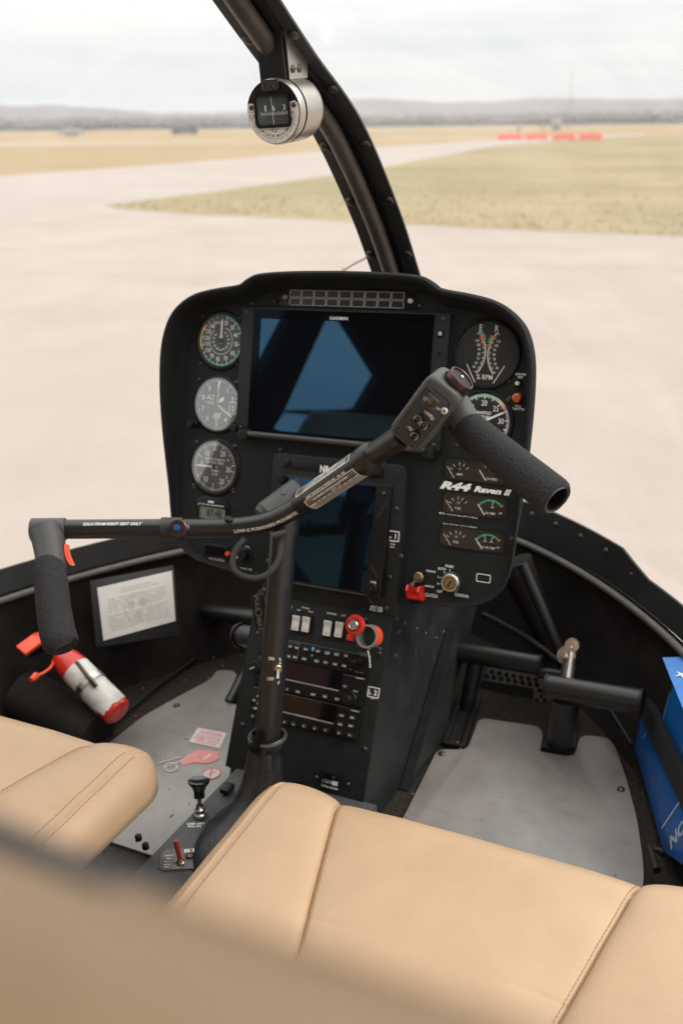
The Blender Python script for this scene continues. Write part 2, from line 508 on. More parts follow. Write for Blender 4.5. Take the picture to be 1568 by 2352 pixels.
def glyphs(txt, al, bold, shear, res):
    key = (txt, al, bold, shear, res)
    if key not in _gc:
        cu = bpy.data.curves.new('lettering', 'FONT')
        cu.body = txt; cu.size = 1.0; cu.align_x = al; cu.offset = bold; cu.resolution_u = res; cu.shear = shear
        cu.fill_mode = 'FRONT'
        ob = bpy.data.objects.new('lettering', cu)
        me = bpy.data.meshes.new_from_object(ob)
        _gc[key] = ([(v.co.x, v.co.y) for v in me.vertices], [tuple(p.vertices) for p in me.polygons])
        bpy.data.objects.remove(ob); bpy.data.meshes.remove(me); bpy.data.curves.remove(cu)
    return _gc[key]
def offset_poly(p, d):
    n = len(p)
    out = []
    area = sum(p[i][0] * p[(i + 1) % n][1] - p[(i + 1) % n][0] * p[i][1] for i in range(n))
    sg = 1 if area > 0 else -1
    for i in range(n):
        a, b, c = Vector(p[i - 1][:2]), Vector(p[i][:2]), Vector(p[(i + 1) % n][:2])
        e1 = (b - a); e2 = (c - b)
        if e1.length < 1e-9 or e2.length < 1e-9:
            out.append((b.x, b.y)); continue
        e1.normalize(); e2.normalize()
        n1 = Vector((e1.y, -e1.x)) * sg; n2 = Vector((e2.y, -e2.x)) * sg
        m = (n1 + n2)
        if m.length < 1e-6:
            m = n1
        m.normalize()
        k = d / max(0.35, m.dot(n1))
        q = b + m * k
        out.append((q.x, q.y))
    return out
def rrect(cx, cy, sx, sy, r, n=4):
    pts = []
    r = min(r, sx / 2 - 1e-5, sy / 2 - 1e-5)
    for (qx, qy, a0) in ((1, 1, 0), (-1, 1, 90), (-1, -1, 180), (1, -1, 270)):
        ox, oy = cx + qx * (sx / 2 - r), cy + qy * (sy / 2 - r)
        for k in range(n + 1):
            a = RAD(a0 + 90 * k / n)
            pts.append((ox + r * math.cos(a), oy + r * math.sin(a)))
    return pts
def smoothpath(pts, per=6):
    P = [Vector(p) for p in pts]
    out = []
    for i in range(len(P) - 1):
        p0 = P[max(i - 1, 0)]; p1 = P[i]; p2 = P[i + 1]; p3 = P[min(i + 2, len(P) - 1)]
        for k in range(per):
            t = k / per
            out.append(0.5 * ((2 * p1) + (p2 - p0) * t + (2 * p0 - 5 * p1 + 4 * p2 - p3) * t * t + (3 * p1 - p0 - 3 * p2 + p3) * t ** 3))
    out.append(P[-1])
    return out
COCKPIT = []
def link(o, parent, mtx):
    COL.objects.link(o)
    if parent is not None:
        o.parent = parent
        if mtx is not None:
            o.matrix_local = mtx
    else:
        if mtx is not None:
            o.matrix_world = mtx
    return o
def obj(name, mb, m, parent=None, mtx=None, smooth=38, inside=True):
    bm = mb.bm if isinstance(mb, MB) else mb
    bmesh.ops.remove_doubles(bm, verts=bm.verts[:], dist=1e-7)
    me = bpy.data.meshes.new(name)
    if smooth:
        bmesh.ops.recalc_face_normals(bm, faces=bm.faces[:])
    bm.to_mesh(me)
    bm.free()
    if smooth:
        for p in me.polygons:
            p.use_smooth = True
        me.set_sharp_from_angle(angle=RAD(smooth))
    me.materials.append(m)
    o = bpy.data.objects.new(name, me)
    if name.split('_')[-1] in ('lettering', 'numerals', 'scale', 'print', 'digits', 'marks', 'lines'):
        o['kind'] = 'stuff'
    link(o, parent, mtx)
    if parent is None and inside:
        COCKPIT.append(o)
    return o
def flat(name, mb, m, parent=None, mtx=None):
    return obj(name, mb, m, parent, mtx, smooth=0)
def tag(o, label=None, cat=None, group=None, kind=None):
    if label: o['label'] = label
    if cat: o['category'] = cat
    if group: o['group'] = group
    if kind: o['kind'] = kind
    return o
def thing(name, label, cat, mtx, group=None, inside=True):
    o = bpy.data.objects.new(name, None)
    o.empty_display_size = 0.02
    COL.objects.link(o)
    o.matrix_world = mtx if isinstance(mtx, Matrix) else Matrix.Translation(mtx)
    if inside:
        COCKPIT.append(o)
    return tag(o, label, cat, group)
def inst(name, src, parent, mtx):
    o = bpy.data.objects.new(name, src.data)
    return link(o, parent, mtx)
def T(x, y, z=0):
    return Matrix.Translation((x, y, z))
def Rz(a):
    return Matrix.Rotation(a, 4, 'Z')
def axis_m(p, n, up=(0, 0, 1)):
    # matrix whose local Z is n, at p
    n = Vector(n).normalized(); up = Vector(up)
    u = up.cross(n)
    if u.length < 1e-4:
        u = Vector((1, 0, 0)).cross(n)
    u.normalize(); v = n.cross(u)
    k = Matrix((u, v, n)).transposed().to_4x4(); k.translation = Vector(p)
    return k
def screw_mb(r=0.0026, h=0.0014):
    b = MB()
    b.lathe([(r, 0), (r * 0.97, h * 0.5), (r * 0.6, h), (0, h * 1.05)], 12)
    return b
_SCREW = None
def screw(parent, mtx, r=0.0026, m=None):
    global _SCREW
    if _SCREW is None:
        bb = screw_mb(0.0026)
        me = bpy.data.meshes.new('screw')
        bb.bm.to_mesh(me); bb.bm.free()
        for p in me.polygons: p.use_smooth = True
        me.materials.append(M_DSTEEL)
        _SCREW = me
    o = bpy.data.objects.new('screw', _SCREW)
    link(o, parent, mtx @ Matrix.Scale(r / 0.0026, 4))
    return o
HAZE = 0.00027
# ================================================================== OUTDOORS (world space, ground at Z = 0)
CW = LEAN @ CAMPOS
LR = LEAN.to_3x3()
def gp(x, y, z=0.0):
    d = LR @ ray(x, y)
    t = (z - CW.z) / d.z
    p = CW + d * t
    return Vector((p.x, p.y, z))
def far(x, y, dist):
    d = LR @ ray(x, y)
    h = math.hypot(d.x, d.y)
    return CW + d * (dist / h)
def groundmat(name, c1, c2, c3, s1, s2, bump, rough=0.95, bs=30.0):
    m = bpy.data.materials.new(name)
    m.use_nodes = True
    t = m.node_tree
    b = t.nodes['Principled BSDF']
    b.inputs['Roughness'].default_value = rough
    b.inputs['Specular IOR Level'].default_value = 0.15
    c = t.nodes.new('ShaderNodeTexCoord')
    a1 = t.nodes.new('ShaderNodeTexNoise'); a1.inputs['Scale'].default_value = s1; a1.inputs['Detail'].default_value = 6; a1.inputs['Roughness'].default_value = 0.65
    a2 = t.nodes.new('ShaderNodeTexNoise'); a2.inputs['Scale'].default_value = s2; a2.inputs['Detail'].default_value = 5
    for a in (a1, a2): t.links.new(c.outputs['Object'], a.inputs['Vector'])
    r1 = t.nodes.new('ShaderNodeValToRGB')
    r1.color_ramp.elements[0].position = 0.36; r1.color_ramp.elements[0].color = (*c1, 1)
    r1.color_ramp.elements[1].position = 0.64; r1.color_ramp.elements[1].color = (*c2, 1)
    t.links.new(a1.outputs['Fac'], r1.inputs[0])
    r2 = t.nodes.new('ShaderNodeMapRange'); r2.inputs['From Min'].default_value = 0.4; r2.inputs['From Max'].default_value = 0.7
    t.links.new(a2.outputs['Fac'], r2.inputs['Value'])
    mx = t.nodes.new('ShaderNodeMixRGB')
    t.links.new(r2.outputs[0], mx.inputs[0]); t.links.new(r1.outputs[0], mx.inputs[1]); mx.inputs[2].default_value = (*c3, 1)
    t.links.new(mx.outputs[0], b.inputs['Base Color'])
    n = t.nodes.new('ShaderNodeTexNoise'); n.inputs['Scale'].default_value = bs; n.inputs['Detail'].default_value = 4
    t.links.new(c.outputs['Object'], n.inputs['Vector'])
    bp = t.nodes.new('ShaderNodeBump'); bp.inputs['Strength'].default_value = bump; bp.inputs['Distance'].default_value = 0.03
    t.links.new(n.outputs['Fac'], bp.inputs['Height']); t.links.new(bp.outputs[0], b.inputs['Normal'])
    MATS[name] = m
    return m
M_FIELD = groundmat('dry_grass_field', (0.31, 0.225, 0.135), (0.38, 0.285, 0.18), (0.265, 0.205, 0.11), 0.05, 0.012, 0.4)
M_GRASS = groundmat('greenish_grass', (0.275, 0.216, 0.126), (0.345, 0.270, 0.168), (0.215, 0.192, 0.098), 0.30, 0.09, 0.3)
M_TARMAC = groundmat('pale_tarmac', (0.335, 0.284, 0.246), (0.395, 0.338, 0.296), (0.352, 0.298, 0.258), 0.55, 0.16, 0.25, 0.9, 60)
M_TAXI = groundmat('pale_taxiway', (0.345, 0.297, 0.262), (0.385, 0.335, 0.296), (0.350, 0.305, 0.27), 0.2, 0.05, 0.2, 0.9, 40)
def sheet(name, pts, z, m, kind='structure'):
    b = MB()
    vs = b.ring([(p[0], p[1], z) for p in pts])
    f = b.bm.faces.new(vs)
    if f.normal.z < 0:
        f.normal_flip()
    bmesh.ops.triangulate(b.bm, faces=b.bm.faces[:])
    o = obj(name, b, m, smooth=0, inside=False)
    return tag(o, kind=kind)
g = MB()
prev = None
for r in (0.0, 20, 60, 150, 400, 1000, 2000, 3000, 4200):
    if r == 0:
        prev = [g.bm.verts.new((0, 0, 0))]; continue
    cur = g.ring([(r * math.cos(k * math.pi / 36), r * math.sin(k * math.pi / 36), 0) for k in range(72)])
    if len(prev) == 1:
        for k in range(72): g.bm.faces.new((prev[0], cur[k], cur[(k + 1) % 72]))
    else:
        g.bridge(prev, cur)
    prev = cur
tag(obj('ground', g, M_FIELD, smooth=0, inside=False), 'dry straw coloured airfield grass running out to the hills', kind='structure')
def rough_edge(pts, amp, step):
    out = []
    for i in range(len(pts) - 1):
        a, b = Vector(pts[i]), Vector(pts[i + 1])
        n = max(1, min(40, int((b - a).length / step)))
        d = (b - a); q = Vector((-d.y, d.x, 0)).normalized() if d.length > 0 else Vector((0, 0, 0))
        for k in range(n):
            p = a + d * (k / n)
            out.append(p + q * amp * noise.noise(p * (0.6 / step)))
    out.append(Vector(pts[-1]))
    return out
# wedge of greener grass between apron and taxiway
low = [gp(*p) for p in ((240, 474), (300, 484), (420, 492), (600, 500), (780, 509), (1000, 521), (1250, 533), (1568, 545), (1900, 553), (2500, 566))]
up = [gp(*p) for p in ((240, 474), (320, 462), (430, 449), (600, 427), (760, 404), (870, 388), (1000, 361), (1140, 335), (1350, 318), (1480, 311))]
farR = [gp(2600, 330), gp(3600, 420)]
gl = rough_edge(low, 0.22, 1.2)
gu = rough_edge(up, 0.3, 1.5)
apron = [Vector(p) for p in gl]
left_up = [gp(*p) for p in ((1480, 307), (1300, 312), (1140, 320.5), (900, 336), (700, 351), (450, 372), (200, 391), (0, 405), (-300, 428), (-700, 460))]
tag(sheet('apron', gl + [Vector((90, 0, 0)), Vector((90, -80, 0)), Vector((-90, -80, 0)), Vector((-90, 12, 0))] + [gp(-500, 520), gp(0, 500)], 0.010, M_TARMAC), 'pale worn airfield apron the helicopter stands on')
tag(sheet('taxiway', list(reversed(rough_edge(left_up, 0.25, 2.0))) + list(reversed(gu)) + [gp(180, 500), gp(-600, 540)], 0.005, M_TAXI), 'pale taxiway curving away to the right behind the grass')
# the wedge itself is a low sheet of turf with rough tufts
tag(sheet('turf', gl + [gp(3000, 560), gp(3300, 345)] + [gp(1560, 308)] + list(reversed(gu))[:-1], 0.0155, M_GRASS), 'greenish winter turf between apron and taxiway')
tag(sheet('runway', [gp(-400, 341), gp(60, 333), (gp(420, 329)), gp(560, 325.5), gp(420, 326), gp(60, 329), gp(-400, 334)], 0.006, M_TAXI), 'thin pale runway strip far across the field')
# tufts along the turf
tb = MB()
rr = random.Random(7)
for k in range(2600):
    t = rr.random()
    px = 260 + 1500 * rr.random() ** 0.8
    ylo = 478 + (px - 260) * 0.052
    yup = 470 - (px - 260) * 0.15 if px < 870 else 388 - (px - 870) * 0.12
    yy = yup + (ylo - yup) * (rr.random() ** 0.6)
    p = gp(px, min(max(yy, 322), ylo - 1))
    s = 0.02 + 0.05 * rr.random()
    a = rr.random() * 6.28
    for j in range(3):
        an = a + j * 2.1
        q = Vector((math.cos(an), math.sin(an), 0)) * s * 0.5
        tb.cap(tb.ring([p + Vector((-q.y, q.x, 0)) * 0.5, p + Vector((q.y, -q.x, 0)) * 0.5, p + q + Vector((0, 0, s))]))
tag(flat('grass_tufts', tb, M_GRASS), 'short dry grass tufts on the turf wedge', kind='stuff')
COCKPIT.remove(bpy.data.objects['grass_tufts'])
# hills with bare winter woodland
M_HILL = groundmat('bare_winter_woodland', (0.120, 0.094, 0.083), (0.165, 0.132, 0.116), (0.115, 0.098, 0.083), 0.012, 0.003, 0.8, 1.0, 0.05)
def ridge(name, prof, dist, depth, amp, label, seed):
    b = MB()
    rows = 9
    xs = [-900 + 8.0 * k for k in range(425)]
    grid = []
    for r in range(rows + 1):
        f = r / rows
        row = []
        for x in xs:
            for (xa, ya), (xb, yb) in zip(prof[:-1], prof[1:]):
                if xa <= x <= xb:
                    ytop = ya + (yb - ya) * (x - xa) / (xb - xa); break
            else:
                ytop = prof[-1][1] if x > prof[-1][0] else prof[0][1]
            base = far(x, 300, dist)
            top = far(x, ytop, dist + depth)
            p = base.lerp(top, f)
            hgt = max(0.0, top.z) * (math.sin(f * math.pi / 2) ** 1.2)
            nn = noise.fractal(Vector((p.x * 0.004 + seed, p.y * 0.004, 0)), 1.0, 2.0, 4)
            n2 = noise.noise(Vector((p.x * 0.035, p.y * 0.035, seed)))
            z = hgt + f * amp * nn + (2.2 * n2 if r > 0 else -3)
            row.append(b.bm.verts.new((p.x, p.y, z)))
        grid.append(row)
    for r in range(rows):
        b.bridge(grid[r], grid[r + 1], closed=False)
    # back slope
    back = [b.bm.verts.new((v.co.x * 1.12, v.co.y * 1.12, -5)) for v in grid[-1]]
    b.bridge(grid[-1], back, closed=False)
    o = obj(name, b, M_HILL, smooth=60, inside=False)
    tag(o, label, kind='structure')
    return grid
g1 = None
prof1 = [(-900, 246), (-300, 243), (0, 250), (120, 254), (250, 260), (380, 267), (470, 264), (570, 262), (700, 248), (860, 231), (950, 236), (1010, 240), (1130, 242), (1220, 237), (1330, 240), (1430, 234), (1568, 229), (1900, 224), (2400, 240)]
ridge('hills', [(x, y - 7 - 4 * math.sin(x * 0.011)) for x, y in prof1], 2300, 900, 6, 'low wooded hills along the horizon', 2.0)
prof2 = [(-900, 280), (0, 279), (200, 282), (400, 284), (600, 281), (900, 276), (1200, 272), (1568, 268), (2400, 270)]
ridge('foothills', prof2, 1500, 300, 3, 'lower dark woodland rise in front of the hills', 9.0)
# far woodland canopy: bare crowns on the rises
wb = MB()
rr = random.Random(11)
for k in range(2600):
    x = -300 + 2200 * rr.random()
    dd = 1330 + 420 * rr.random()
    p = far(x, 300, dd); p.z = max(0, (dd - 1480) * 0.03)
    s = 4 + 5 * rr.random(); h = 7 + 7 * rr.random()
    n = 5
    a0 = rr.random() * 6
    r0 = wb.ring([p + Vector((math.cos(a0 + i * 6.283 / n) * s * 0.5, math.sin(a0 + i * 6.283 / n) * s * 0.5, 1.5)) for i in range(n)])
    r1 = wb.ring([p + Vector((math.cos(a0 + .4 + i * 6.283 / n) * s, math.sin(a0 + .4 + i * 6.283 / n) * s, h * (0.55 + .2 * rr.random()))) for i in range(n)])
    tp = wb.bm.verts.new(p + Vector((0, 0, h)))
    wb.bridge(r0, r1)
    for i in range(n): wb.bm.faces.new((r1[i], r1[(i + 1) % n], tp))
o = flat('far_woods', wb, M_HILL); COCKPIT.remove(o)
tag(o, 'bare winter woods at the foot of the hills', kind='stuff')
# far hangars
M_SHED = mat('pale_shed_cladding', (0.55, 0.54, 0.52), 0.6, var=0.08, vscale=0.5)
M_SHED2 = mat('grey_shed_cladding', (0.20, 0.21, 0.22), 0.6, var=0.1, vscale=0.5)
M_DOOR = mat('shed_door_grey', (0.30, 0.30, 0.31), 0.6, var=0.05)
def shed(name, x, ybase, wpx, hpx, m, label):
    p = gp(x, ybase)
    dist = (p - CW).length
    wd = wpx / FP * dist; h = hpx / FP * dist
    d = Vector((p.x - CW.x, p.y - CW.y, 0)).normalized()
    u = Vector((d.y, -d.x, 0))
    k = Matrix((u, d, Vector((0, 0, 1)))).transposed().to_4x4(); k.translation = p
    t = thing(name, label, 'hangar', k, 'far airfield buildings', inside=False)
    b = MB(); b.box(wd, wd * 0.7, h * 0.7, T(0, wd * 0.35, h * 0.35)); flat('wall', b, m, t)
    b = MB()
    pr = [(-wd * 0.53, h * 0.68), (wd * 0.53, h * 0.68), (wd * 0.3, h * 0.92), (0, h), (-wd * 0.3, h * 0.92)]
    vs0 = b.ring([(x_, -0.3, z_) for x_, z_ in pr]); vs1 = b.ring([(x_, wd * 0.72, z_) for x_, z_ in pr])
    b.bridge(vs0, vs1); b.cap(vs0); b.cap(vs1, True)
    flat('roof', b, m, t)
    b = MB(); b.box(wd * 0.5, 0.2, h * 0.55, T(0, -0.12, h * 0.273)); flat('door', b, M_DOOR, t)
shed('hangar', 166, 313, 54, 15, M_SHED, 'pale arched hangar far off at the foot of the hills')
shed('hangar', 425, 309, 54, 14, M_SHED2, 'grey low hangar far off beside the ridge dip')
shed('hangar', 1276, 300, 24, 24, M_SHED, 'small white equipment hut standing behind the red barriers')
shed('hangar', 1190, 303, 10, 11, M_SHED, 'tiny white box hut to the side of the equipment hut')
bpy.data.objects['hangar.002']['category'] = 'hut'; bpy.data.objects['hangar.002'].name = 'equipment_hut'
bpy.data.objects['hangar.003']['category'] = 'hut'; bpy.data.objects['hangar.003'].name = 'box_hut'
M_MAST = mat('galvanised_mast', (0.30, 0.30, 0.273), 0.6, var=0.05)
for x, yb, ht, lab in ((1245, 300, 58, 'thin grey mast standing between the two white huts'), (1304, 296, 112, 'tall thin grey mast rising above the hills')):
    p = gp(x, yb); dist = (p - CW).length; h = ht / FP * dist
    t = thing('mast', lab, 'mast', p, 'far masts', inside=False)
    b = MB(); b.tube([(0, 0, 0), (0, 0, h)], [0.16, 0.08], 6); obj('pole', b, M_MAST, t)
    b = MB(); b.box(0.8, 0.8, 0.3, T(0, 0, 0.15)); flat('base', b, M_MAST, t)
    b = MB(); b.box(1.2, 0.1, 0.1, T(0, 0, h * 0.96)); flat('cross_arm', b, M_MAST, t)
# low red barriers closing the taxiway
M_BARR = mat('haze_paled_red_plastic', (0.78, 0.20, 0.14), 0.5, var=0.08, vscale=2)  # red paled in the base colour for haze and overexposure
bar0 = None
labs = ['leftmost red barrier, apart from the huts', 'second red barrier, nearest the thin mast', 'third red barrier, in front of the equipment hut', 'rightmost red barrier, at the grass side']
for i, (xa, xb) in enumerate(((1144, 1196), (1207, 1255), (1270, 1319), (1330, 1380))):
    pa, pb = gp(xa, 321.5), gp(xb, 321.5)
    L = (pb - pa).length
    u = (pb - pa).normalized()
    k = Matrix((u, Vector((-u.y, u.x, 0)), Vector((0, 0, 1)))).transposed().to_4x4(); k.translation = (pa + pb) / 2
    t = thing('barrier', labs[i] + ' across the taxiway', 'barrier', k, 'red barriers across the taxiway', inside=False)
    if bar0 is None:
        b = MB(); pr = [(-0.30, 0.08), (0.30, 0.08), (0.26, 0.35), (0.14, 0.72), (-0.14, 0.72), (-0.26, 0.35)]
        v0 = b.ring([(-L / 2, y, z) for y, z in pr]); v1 = b.ring([(L / 2, y, z) for y, z in pr]); b.bridge(v0, v1); b.cap(v0, True); b.cap(v1)
        bod = flat('body', b, M_BARR, t)
        b = MB(); b.box(0.5, 0.7, 0.1, T(0, 0, 0.05)); ft = flat('foot', b, M_BARR, t, T(-L * 0.35, 0))
        inst('foot', ft, t, T(L * 0.35, 0))
        b = MB(); b.lathe([(0.09, 0), (0.09, 0.1), (0.05, 0.17), (0, 0.18)], 8); lp = obj('lamp', b, M_AMBER, t, T(0, 0, 0.72))
        bar0 = (bod, ft, lp, L)
    else:
        inst('body', bar0[0], t, Matrix.Scale(L / bar0[3], 4, (1, 0, 0)))
        inst('foot', bar0[1], t, T(-L * 0.35, 0)); inst('foot', bar0[1], t, T(L * 0.35, 0)); inst('lamp', bar0[2], t, T(0, 0, 0.72))
# ================================================================== CABIN STRUCTURE (cockpit frame)
def nose(a, b, s, z=0.0, yc=0.85, p=1.5):
    # s in [-1, 1] -> plan curve of the nose
    ang = s * math.pi / 2
    sx, cx = math.sin(ang), math.cos(ang)
    return Vector((a * math.copysign(abs(sx) ** (2 / p), sx), yc + b * abs(cx) ** (2 / p), z))
NS = 72
SS = [-1 + 2 * k / NS for k in range(NS + 1)]
LV = [(0.60, 0.69, -0.655), (0.605, 0.69, -0.70), (0.595, 0.685, -0.75), (0.575, 0.675, -0.80), (0.55, 0.665, -0.845), (0.535, 0.655, FLOOR - 0.002)]
b = MB()
rows = []
for a_, b_, z_ in LV:
    row = [(a_, -1.0, z_), (a_, 0.2, z_)] + [nose(a_, b_, s, z_) for s in reversed(SS)] + [(-a_, 0.2, z_), (-a_, -1.0, z_)]
    rows.append(b.ring(row))
for i in range(len(rows) - 1):
    b.bridge(rows[i], rows[i + 1], closed=False)
tag(obj('nose_wall', b, M_SHELL), 'dark cabin wall curving round the nose below the windscreen', kind='structure')
b = MB()
a_, b_, z_ = 0.545, 0.662, FLOOR
b.cap(b.ring([(a_, -1.0, z_), (a_, 0.2, z_)] + [nose(a_, b_, s, z_) for s in reversed(SS)] + [(-a_, 0.2, z_), (-a_, -1.0, z_)]))
o = obj('floor', b, M_CARPET, smooth=0)
if o.data.polygons[0].normal.z < 0:
    o.data.flip_normals()
tag(o, 'dark brown carpeted cabin floor', kind='structure')
# lower windscreen frame : flange + lip tube
fr = thing('windscreen', 'clear two pane acrylic windscreen in a black screwed frame around the nose', 'windscreen', Vector((0, 1.5, -0.64)))
fo = Matrix.Translation((0, -1.5, 0.64))
def rimtop(s):
    x = nose(0.62, 0.71, s).x
    z = -0.622
    if 0.10 < x < 0.36:
        t = min(1, (x - 0.10) / 0.03) * min(1, (0.36 - x) / 0.035)
        z += 0.022 * (3 * t * t - 2 * t ** 3)
    return z
b = MB()
R0, R1, R2 = [], [], []
for s in SS:
    zt = rimtop(s)
    R0.append(nose(0.622, 0.712, s, zt)); R1.append(nose(0.618, 0.708, s, zt)); R2.append(nose(0.602, 0.692, s, -0.656))
r0 = b.ring(R0); r1 = b.ring(R1); r2 = b.ring(R2); r3 = b.ring([p + Vector((0, 0, -0.03)) + (p - Vector((0, 0.9, p.z))).normalized() * 0.03 for p in R2])
b.bridge(r0, r1, False); b.bridge(r1, r2, False); b.bridge(r3, r0, False); b.bridge(r2, r3, False)
obj('flange', b, M_FRAME, fr, fo)
b = MB()
b.tube([nose(0.594, 0.684, s, -0.663) for s in SS], 0.0056, 10)
obj('lip_tube', b, M_LIP, fr, fo)
for k in range(4, NS - 3, 2):
    s = SS[k]
    p = nose(0.614, 0.704, s, rimtop(s) - 0.016)
    n = (Vector((0, 0.85, p.z)) - p).normalized() + Vector((0, 0, 0.5))
    screw(fr, fo @ axis_m(p, n), 0.0045)
# door frame sills and lower side frames, roof and bulkhead
def wallframe(X, th, name, polys, m, label):
    b = MB()
    k = Matrix(((0, 0, 1, X), (1, 0, 0, 0), (0, 1, 0, 0), (0, 0, 0, 1)))   # local x->Y, y->Z, z->X
    for pts in polys:
        b.prism(pts, -th / 2, th / 2, k)
    o = obj(name, b, m, smooth=0)
    return tag(o, label, kind='structure')
M_LINER = mat('dark_headliner', (0.02, 0.02, 0.021), 0.85, var=0.15, bump=0.3, bscale=500)
wallframe(-0.665, 0.03, 'wall_left', [
    [(-1.0, -0.70), (0.86, -0.70), (0.86, -0.40), (-1.0, -0.40)],
    [(0.225, -0.40), (0.42, -0.40), (0.105, 0.273), (-0.035, 0.273), (0.13, -0.12), (0.16, -0.165)],
    [(-1.0, -0.398), (0.222, -0.398), (0.158, -0.163), (-1.0, -0.163)],
    [(-1.0, -0.161), (-0.145, -0.161), (-0.135, -0.05), (-0.30, 0.02), (-0.385, 0.145), (-0.10, 0.215), (0.10, 0.215), (0.10, 0.273), (-1.0, 0.273)],
    [(-0.133, -0.052), (0.155, -0.122), (0.10, -0.104), (-0.285, 0.012)],
], M_LINER, 'left cabin wall with door post between two side windows')
wallframe(0.672, 0.03, 'wall_right', [
    [(-1.0, -0.70), (0.86, -0.70), (0.86, -0.58), (-1.0, -0.58)],
    [(-1.0, -0.578), (-0.85, -0.578), (-0.80, 0.273), (-1.0, 0.273)],
    [(0.14, -0.578), (0.18, -0.578), (0.165, -0.1), (0.12, 0.273), (0.09, 0.273)],  # unseen post added to keep side light off the near backrest
], M_LINER, 'right cabin sill below the open doors, with an added shading post')
b = MB()
b.prism(rrect(0, -0.22, 1.34, 1.56, 0.12), 0.270, 0.295)  # roof out of view, set low to shade the near backrest
tag(obj('roof', b, M_LINER), 'dark cabin roof liner', kind='structure')
b = MB()
b.box(1.32, 0.03, 0.95, T(0, -1.0, -0.22))
tag(obj('rear_bulkhead', b, M_LINER, smooth=0), 'dark rear cabin bulkhead', kind='structure')
# windscreen post ------------------------------------------------------
PC = smoothpath([on_x(p[0] + 9, p[1], 0.0) for p in ((475, -130), (560, 0), (650, 130), (760, 280), (850, 480), (905, 640))] + [Vector((0, 1.40, -0.33)), Vector((0, 1.50, -0.52)), Vector((0, 1.555, -0.65))], 8)
PC = [Vector((0, 0.50, 0.285)), Vector((0, 0.70, 0.245))] + PC[4:]
post = thing('windscreen_post', 'curved dark centre post running up the windscreen from behind the panel', 'window post', PC[-1])
po = Matrix.Translation(-PC[-1])
def sweep(path, prof):
    b = MB()
    rings = []
    for i, p in enumerate(path):
        t = (path[min(i + 1, len(path) - 1)] - path[max(i - 1, 0)]).normalized()
        nrm = Vector((1, 0, 0)).cross(t).normalized()     # inwards / down-aft
        if nrm.y > 0: nrm = -nrm
        rings.append(b.ring([p + Vector((1, 0, 0)) * a + nrm * c for a, c in prof]))
    for i in range(len(rings) - 1):
        b.bridge(rings[i], rings[i + 1])
    b.cap(rings[0], True); b.cap(rings[-1])
    return b
obj('flange_strip', sweep(PC, [(-0.0365, 0.0), (0.0365, 0.0), (0.0365, 0.003), (-0.0365, 0.003)]), M_POST, post, po)
obj('web', sweep(PC, [(-0.0045, 0.003), (0.0045, 0.003), (0.0045, 0.012), (-0.0045, 0.012)]), M_FRAME, post, po)
obj('rubber_seal', sweep(PC, [(0.011, 0.003), (0.020, 0.003), (0.019, 0.008), (0.012, 0.008)]), M_BLACK, post, po)  # black strip where a dark gap runs beside the tube
def shifted(path, dn):
    out = []
    for i, p in enumerate(path):
        t = (path[min(i + 1, len(path) - 1)] - path[max(i - 1, 0)]).normalized()
        nrm = Vector((1, 0, 0)).cross(t).normalized()
        if nrm.y > 0: nrm = -nrm
        out.append(p + nrm * dn)
    return out
b = MB(); b.tube(shifted(PC, 0.0135), 0.0112, 16)
obj('post_tube', b, M_BRONZE, post, po)
acc = 0.0
for i in range(3, len(PC) - 1):
    acc += (PC[i] - PC[i - 1]).length
    if acc > 0.085:
        acc = 0
        t = (PC[i + 1] - PC[i - 1]).normalized(); nrm = Vector((1, 0, 0)).cross(t).normalized()
        if nrm.y > 0: nrm = -nrm
        for sx in (-1, 1):
            screw(post, po @ axis_m(PC[i] + Vector((sx * 0.028, 0, 0)) + nrm * 0.003, nrm), 0.0068)
# acrylic panes ----------------------------------------------------------
for sgn in (-1, 1):
    b = MB()
    n1, n2 = 28, 16
    side = [Vector((0.52, 0.54, 0.273)).lerp(Vector((0.615, 0.86, -0.60)), k / n1) for k in range(n1 + 1)]
    cen = []
    L = [0]
    for i in range(1, len(PC)): L.append(L[-1] + (PC[i] - PC[i - 1]).length)
    for k in range(n1 + 1):
        q = L[-1] * k / n1
        for i in range(1, len(PC)):
            if L[i] >= q - 1e-9:
                f = (q - L[i - 1]) / max(1e-9, L[i] - L[i - 1]); cen.append(PC[i - 1].lerp(PC[i], f)); break
    grid = []
    for k in range(n1 + 1):
        f0 = k / n1
        rowp = []
        for j in range(n2 + 1):
            t = j / n2
            a = t * math.pi / 2
            c0, s0 = cen[k], side[k]
            pb = 2 / 1.7
            x = (s0.x) * math.sin(a) ** pb; y = s0.y + (c0.y + 0.004 - s0.y) * math.cos(a) ** pb
            z = c0.z + (s0.z - c0.z) * t * (0.4 + 0.6 * t)
            if k == n1: z = -0.63; 
            rowp.append((sgn * x, y, z))
        grid.append(b.ring(rowp))
    for k in range(n1): b.bridge(grid[k], grid[k + 1], False)
    obj('pane', b, G_WIND, fr, fo, smooth=180)
# yaw string outside
b = MB()
ys = [on_y(*p, 1.42) for p in ((870, 575), (850, 586), (830, 597), (812, 606), (796, 616), (786, 622))]
b.tube(smoothpath(ys, 3), 0.0020, 6)
b.tube([ys[-2], on_y(784, 616, 1.42)], 0.001, 5)
tag(obj('yaw_string', b, M_STRING), 'short pale wool string lying on the windscreen beside the post foot', 'string')
